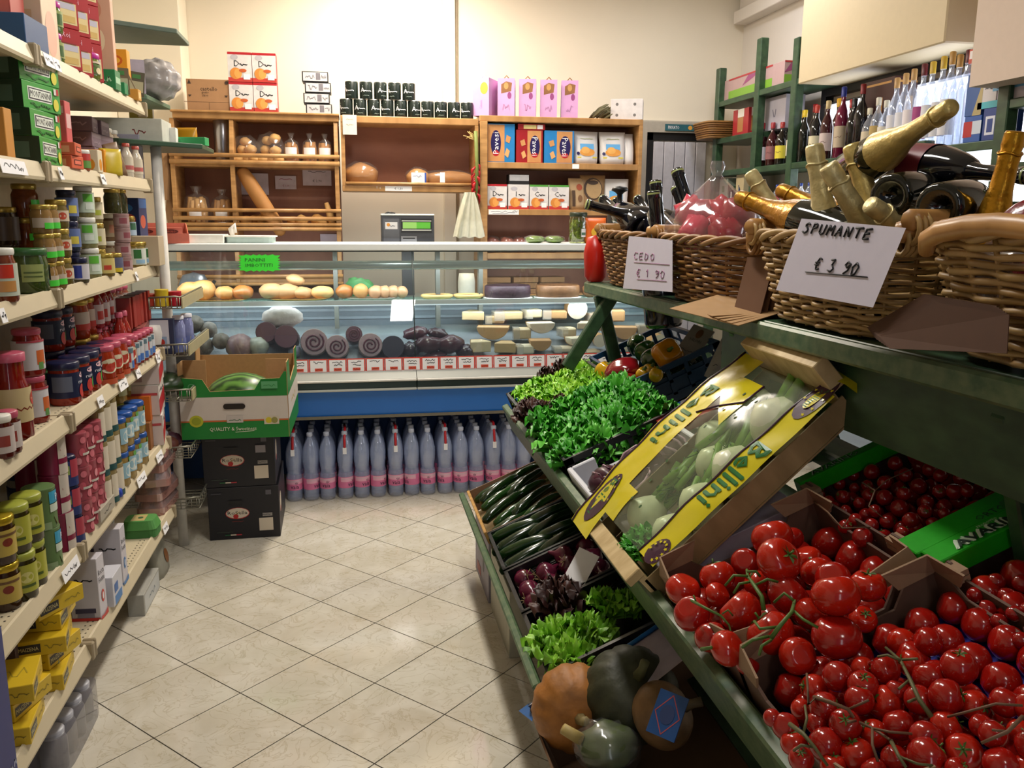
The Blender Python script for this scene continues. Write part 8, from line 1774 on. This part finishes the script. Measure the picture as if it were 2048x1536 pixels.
hand_sheet('white sheet handwritten SPUMANTE € 3 90 on the third basket', [ax_(1603, 437, XS), ax_(1812, 456, XS + .005), ax_(1746, 615, XS - .015), ax_(1552, 580, XS - .015)],
    [(write('SPUMANTE', .07, .82, .07, .13), .0022), (write('€ 3 90', .33, .36, .065, .16, .12), .0018), ([[(.26, .31), (.86, .36)]], .0012)], '#17171c', 1)
hand_sheet('white sheet with pink handwriting between the far basket and its neighbour', [ax_(1258, 472, .93), ax_(1345, 480, .93), ax_(1345, 584, .92), ax_(1246, 577, .925)],
    [(write('CEDO', .18, .58, .10, .13), .0012), ([[(.2, .52), (.95, .52)]], .0008), (write('€ 1 90', .28, .25, .09, .15, .1), .0012), ([[(.3, .2), (.9, .2)]], .0008)], '#a06a8f', 1)
# ================================================================== LIQUOR SHELVES on the right wall
ls = thing('liquor_shelving', 'green painted wall shelving with liquor bottles under the bright window', 'shelf', (0, 0, 0))
LXF = 2.40
for (y, zt_) in ((5.60, 2.45), (5.02, 2.53), (4.57, 2.45)): MB().box(LXF, LXF + .05, y - .03, y + .03, 0, zt_, GRN).build('upright', ls, bevel=.004)
for (y, zt_) in ((2.96, 2.0), (3.42, 1.82), (2.62, 2.3)): MB().box(LXF, LXF + .05, y - .03, y + .03, 0, zt_, GRN).build('upright', ls, bevel=.004)
for (y0, y1, z_) in ((4.5, 5.64, 2.235), (5.0, 5.64, 2.0), (2.9, 5.64, 1.79), (2.9, 5.64, 1.56), (2.3, 5.64, 1.25), (2.0, 2.93, 1.93), (2.0, 2.93, 1.70)):
    MB().box(LXF + .005, 2.66, y0, y1, z_ - .035, z_, GRN).build('shelf_board', ls, bevel=.003)
def ly(px, z): return yat(px, LXF + .05, z)
z_ = 1.7905
def liq(px, h, col, capc, labc, lb, x=.06, r=.034, z=None, clear_=False, lab=(.15, .45)):
    zz_ = z_ if z is None else z; mt = clear('#e9eef6', .14, .05, .22, '#cfd6e4', 'clear_glass') if clear_ else K(col, .08, n=.1, coat=.4)
    o = MB().lathe([(r * .9, 0), (r, .005), (r, h * .55), (r * .8, h * .66), (r * .33, h * .78), (r * .33, h * .93)], mt, 14).build('liquor_bottle', None, (LXF + x, ly(px, zz_ + h / 2), zz_)); tag(o, lb, 'bottle', 'liquor bottles')
    MB().lathe([(r * .38, h * .86), (r * .40, h * .99), (r * .3, h), (0, h)], K(capc, .35, n=0), 10).build('cap', o)
    if labc:
        m = MB(); art(m, cyl_map(r, PI * 1.18), [('r', -r * 1.3, h * lab[0], r * 1.3, h * lab[1], K(labc, .5, n=0)), ('s', scribble(0, h * (lab[0] + lab[1]) / 2, r, h * .03, px), .002, K('#5a3030', n=0))], True, base=.001); m.build('paper_label', o)
LQ = [(1521, .26, '#2a0c10', '#b3242a', '#c9c4cc', 'dark bottle with red cap and pale label, first from the left'), (1541, .25, '#3a0f14', '#8f1a22', '#8a5a5a', 'dark red bottle with maroon cap, second from the left'), (1560, .24, '#14100c', '#8f1f1a', '#d8c83a', 'dark bottle with yellow label'), (1583, .29, '#14160f', '#d87a22', '#e4ddc8', 'bottle with orange cap and white fruit label'), (1604, .28, '#101410', '#d8b822', None, 'green black bottle with yellow and red cap'), (1628, .29, '#101014', '#a02a1c', '#d8cfae', 'black bottle with cream label, left of the shelf middle'), (1650, .30, '#3a1418', '#b09a6a', '#c9b9b4', 'brown bottle with round pale label'), (1680, .35, '#6a1034', '#1f2f8a', '#b9a890', 'bright magenta bottle with blue cap'), (1702, .28, '#0f0f12', '#1a1a1e', None, 'plain black bottle between magenta and tall black ones'), (1718, .34, '#121014', '#7a1018', None, 'tall black bottle with red ringed cap')]
for q in LQ: liq(*q)
for i, px in enumerate((1530, 1551, 1571, 1594, 1616, 1640, 1665, 1692)): liq(px, .30 + .02 * (i % 2), ('#2a1410', '#101210', '#3a1a10')[i % 3], ('#b3242a', '#1a1a1e', '#d8a822')[i % 3], ('#b9a890', None)[i % 2], 'dark bottle in the back row of the liquor shelf, %s' % ordinal(i, 8), x=.15)
CL = [(1733, .22, '#d0c9b0', '#cfc2a8'), (1750, .26, '#c9c4b4', '#b59a5c'), (1766, .24, '#c9c4b4', '#d8d0c0'), (1785, .33, '#b9925c', '#dcdce4'), (1802, .34, '#b9925c', '#dcdce4'), (1818, .35, '#b9925c', '#e4dce0'), (1838, .36, '#5c1020', '#a03a7a'), (1855, .36, '#c9a83a', '#d8d8e0'), (1876, .37, '#c9a83a', '#d8d8e0'), (1893, .38, '#b98f4c', '#e0e0e8'), (1908, .36, '#b98f4c', None), (1925, .37, '#5c1a20', None), (1940, .35, '#c9cfd0', None)]
for i, (px, h, capc, labc) in enumerate(CL): liq(px, h, '#ffffff', capc, labc, 'clear spirit bottle with small cap, %s' % ordinal(i, 13), clear_=True, r=.032, lab=(.12, .5))
for i in range(7): liq(1550 + 16 * i, .12, '#c9ccd6', '#1f3f9a', '#c9ccd6' if i % 2 else '#b0404a', 'small bottle with blue cap beneath the liquor shelf, %s' % ordinal(i, 7), z=1.5605, r=.022, clear_=i % 2 == 0)
def gbox(px0, px1, z0_, h, col, arts, lb, x=.10, nm='boxed_goods', dx=.12):
    y0, y1 = sorted((ly(px0, z0_ + h / 2), ly(px1, z0_ + h / 2))); L = y1 - y0
    e_ = dx / 2 - .001; cl_ = lambda v: max(-e_, min(e_, v))
    fa = [('r', cl_(a[1]), a[2], cl_(a[3]), a[4], a[5]) if a[0] == 'r' else ('p', [(cl_(u), v) for u, v in a[1]], a[2]) if a[0] == 'p' else a for a in arts]
    o = boxp((dx, L * .96, h), K(col, .4, n=.04), {'-y': fa}, nm); m = MB(); art(m, flat_map((-dx / 2, 0, h / 2), (0, -1, 0), (0, 0, 1)), arts); m.build('printed_side', o)
    o.location = (LXF + x, (y0 + y1) / 2, z0_ + .0006); tag(o, lb, 'box', 'boxed goods on the right shelving'); return o
gbox(1700, 1762, z_, .355, '#3a1714', [('r', -.1, .15, .1, .16, R_('#b98a4a')), ('r', .0, .02, .04, .09, R_('#b98a4a'))], 'dark maroon gift carton behind the liquor bottles', x=.17)
gbox(1440, 1575, 2.236, .13, '#b99a98', [('r', -.3, -.065, .3, -.01, R_('#7fae3a')), ('p', [(-.1, .0), (.05, .03), (.12, .05), (-.02, .055)], R_('#9a4a78')), ('r', -.3, .055, .3, .065, R_('#b3343a'))], 'pink and green long box on top of the green shelving')
gbox(1468, 1500, 2.001, .16, '#a82a30', [('r', -.04, -.06, .04, .03, R_('#b07a4a')), ('r', -.04, .03, .05, .08, R_('#e0d9d0'))], 'red and white carton beside the small wicker basket')
gbox(1517, 1562, 2.001, .19, '#b4b0bc', [('s', [[(-.02, .02), (0, -.02)], [(.02, .02), (.01, -.02)]], .006, R_('#3a3a5a'))], 'pale lilac gift box between the green uprights', x=.14)
gbox(1440, 1458, 1.562, .18, '#9aa89a', [('r', -.02, .0, .02, .04, R_('#5a7a5c'))], 'pale green carton low on the far green shelving'); gbox(1474, 1490, 1.562, .22, '#c9b890', [('s', scribble(0, -.03, .03, .1, 2), .008, R_('#1f4a8a')), ('r', -.03, -.1, .03, -.02, R_('#8fb4d0'))], 'cream and blue carton low on the far green shelving'); gbox(1460, 1472, 1.562, .1, '#1c1c20', [('r', -.02, -.04, .0, .04, WHITE)], 'small black and white packet low on the far green shelving')
t = thing('small_basket', 'small brown wicker hamper on the far green shelving', 'basket', (LXF + .02, ly(1440, 2.06), 2.001))
for k in range(8): MB().tube([(x * (.8 + .2 * k / 7), y * (.8 + .2 * k / 7), .006 + .0135 * k) for x, y in roundbox(.12, .15, 0, n=28, pw=5)], .0075, WK[k % 3], 5, closed=True).build('woven_rod', t)
MB().prism([(x * .8, y * .8) for x, y in roundbox(.118, .148, 0, pw=5)], 0, .1, WK[2]).build('lining', t)
# boxed goods at the upper right
B2 = '#2a5aa8'
for (px0, px1, z0_, h, c, ar, lb) in ((1940, 1975, 1.931 - .14, .10, B2, [('r', -.05, -.03, .0, .03, R_('#b3242a')), ('r', .0, -.02, .05, .03, R_('#c9d4e4'))], 'blue and red carton above the spumante bottle tip'), (1978, 2005, 1.791, .12, '#1f3f86', [('r', -.02, -.04, .03, .03, R_('#d8dce8')), ('r', -.01, -.03, .02, .02, R_('#1f3f86'))], 'dark blue carton with white jar emblem'),
        (1978, 2008, 1.912, .11, '#d0ccd0', [('r', -.06, -.055, .06, -.03, R_('#4ab4c4')), ('s', scribble(0, .02, .05, .01, 3), .004, R_('#7a7a84'))], 'white carton with turquoise foot'), (1945, 1978, 1.892, .16, '#2f5a9c', [('p', [(-.0, -.08), (.05, -.08), (.05, .06)], R_('#b0a070')), ('s', [[(-.02, .04), (0, .06)]], .012, R_('#b3242a'))], 'tall blue carton with tan diagonal')):
    gbox(px0, px1, z0_, h, c, ar, lb, x=.08)
for (px0, px1, z0_, h, c, ar, lb) in ((2012, 2075, 1.931, .20, '#b9b4c4', [('e', .0, .06, .05, .03, R_('#1f2f7a')), ('r', -.1, -.06, .1, -.02, R_('#5a9ac4'))], 'pale lilac carton with blue oval at the right frame edge'), (2012, 2090, 2.132, .05, '#1f3f9a', [('e', 0, 0, .04, .02, R_('#c02a3a'))], 'blue carton with red oval at the right frame edge')):
    gbox(px0, px1, z0_, h, c, ar, lb, x=.08)
for (px0, px1, z0_, h, c, ar, lb) in ((1976, 2009, 2.023, .07, '#7a6a34', [('r', -.05, -.02, .0, .0, R_('#d8d04a')), ('e', .03, -.01, .02, .01, R_('#b04a5a'))], 'olive printed carton on the white one'), (1950, 2000, 2.094, .055, '#c0402a', [('r', -.06, -.01, -.02, .02, R_('#e4dcdc')), ('e', .03, .0, .03, .015, R_('#e0a03a'))], 'red and orange carton at the very top right')):
    gbox(px0, px1, z0_, h, c, ar, lb, x=.08)
o = MB().cbox(0, 0, 0, .002, .16, .11, WHITE).build('paper_sign', None, (LXF - .004, ly(1850, 1.69), 1.70)); tag(o, 'white paper sign hanging from the liquor shelf edge', 'sign'); m = MB(); art(m, flat_map((-.0012, 0, 0), (0, -1, 0), (0, 0, 1)), [('t', 'TO', .0, .02, .03, INK)]); m.build('lettering', o)
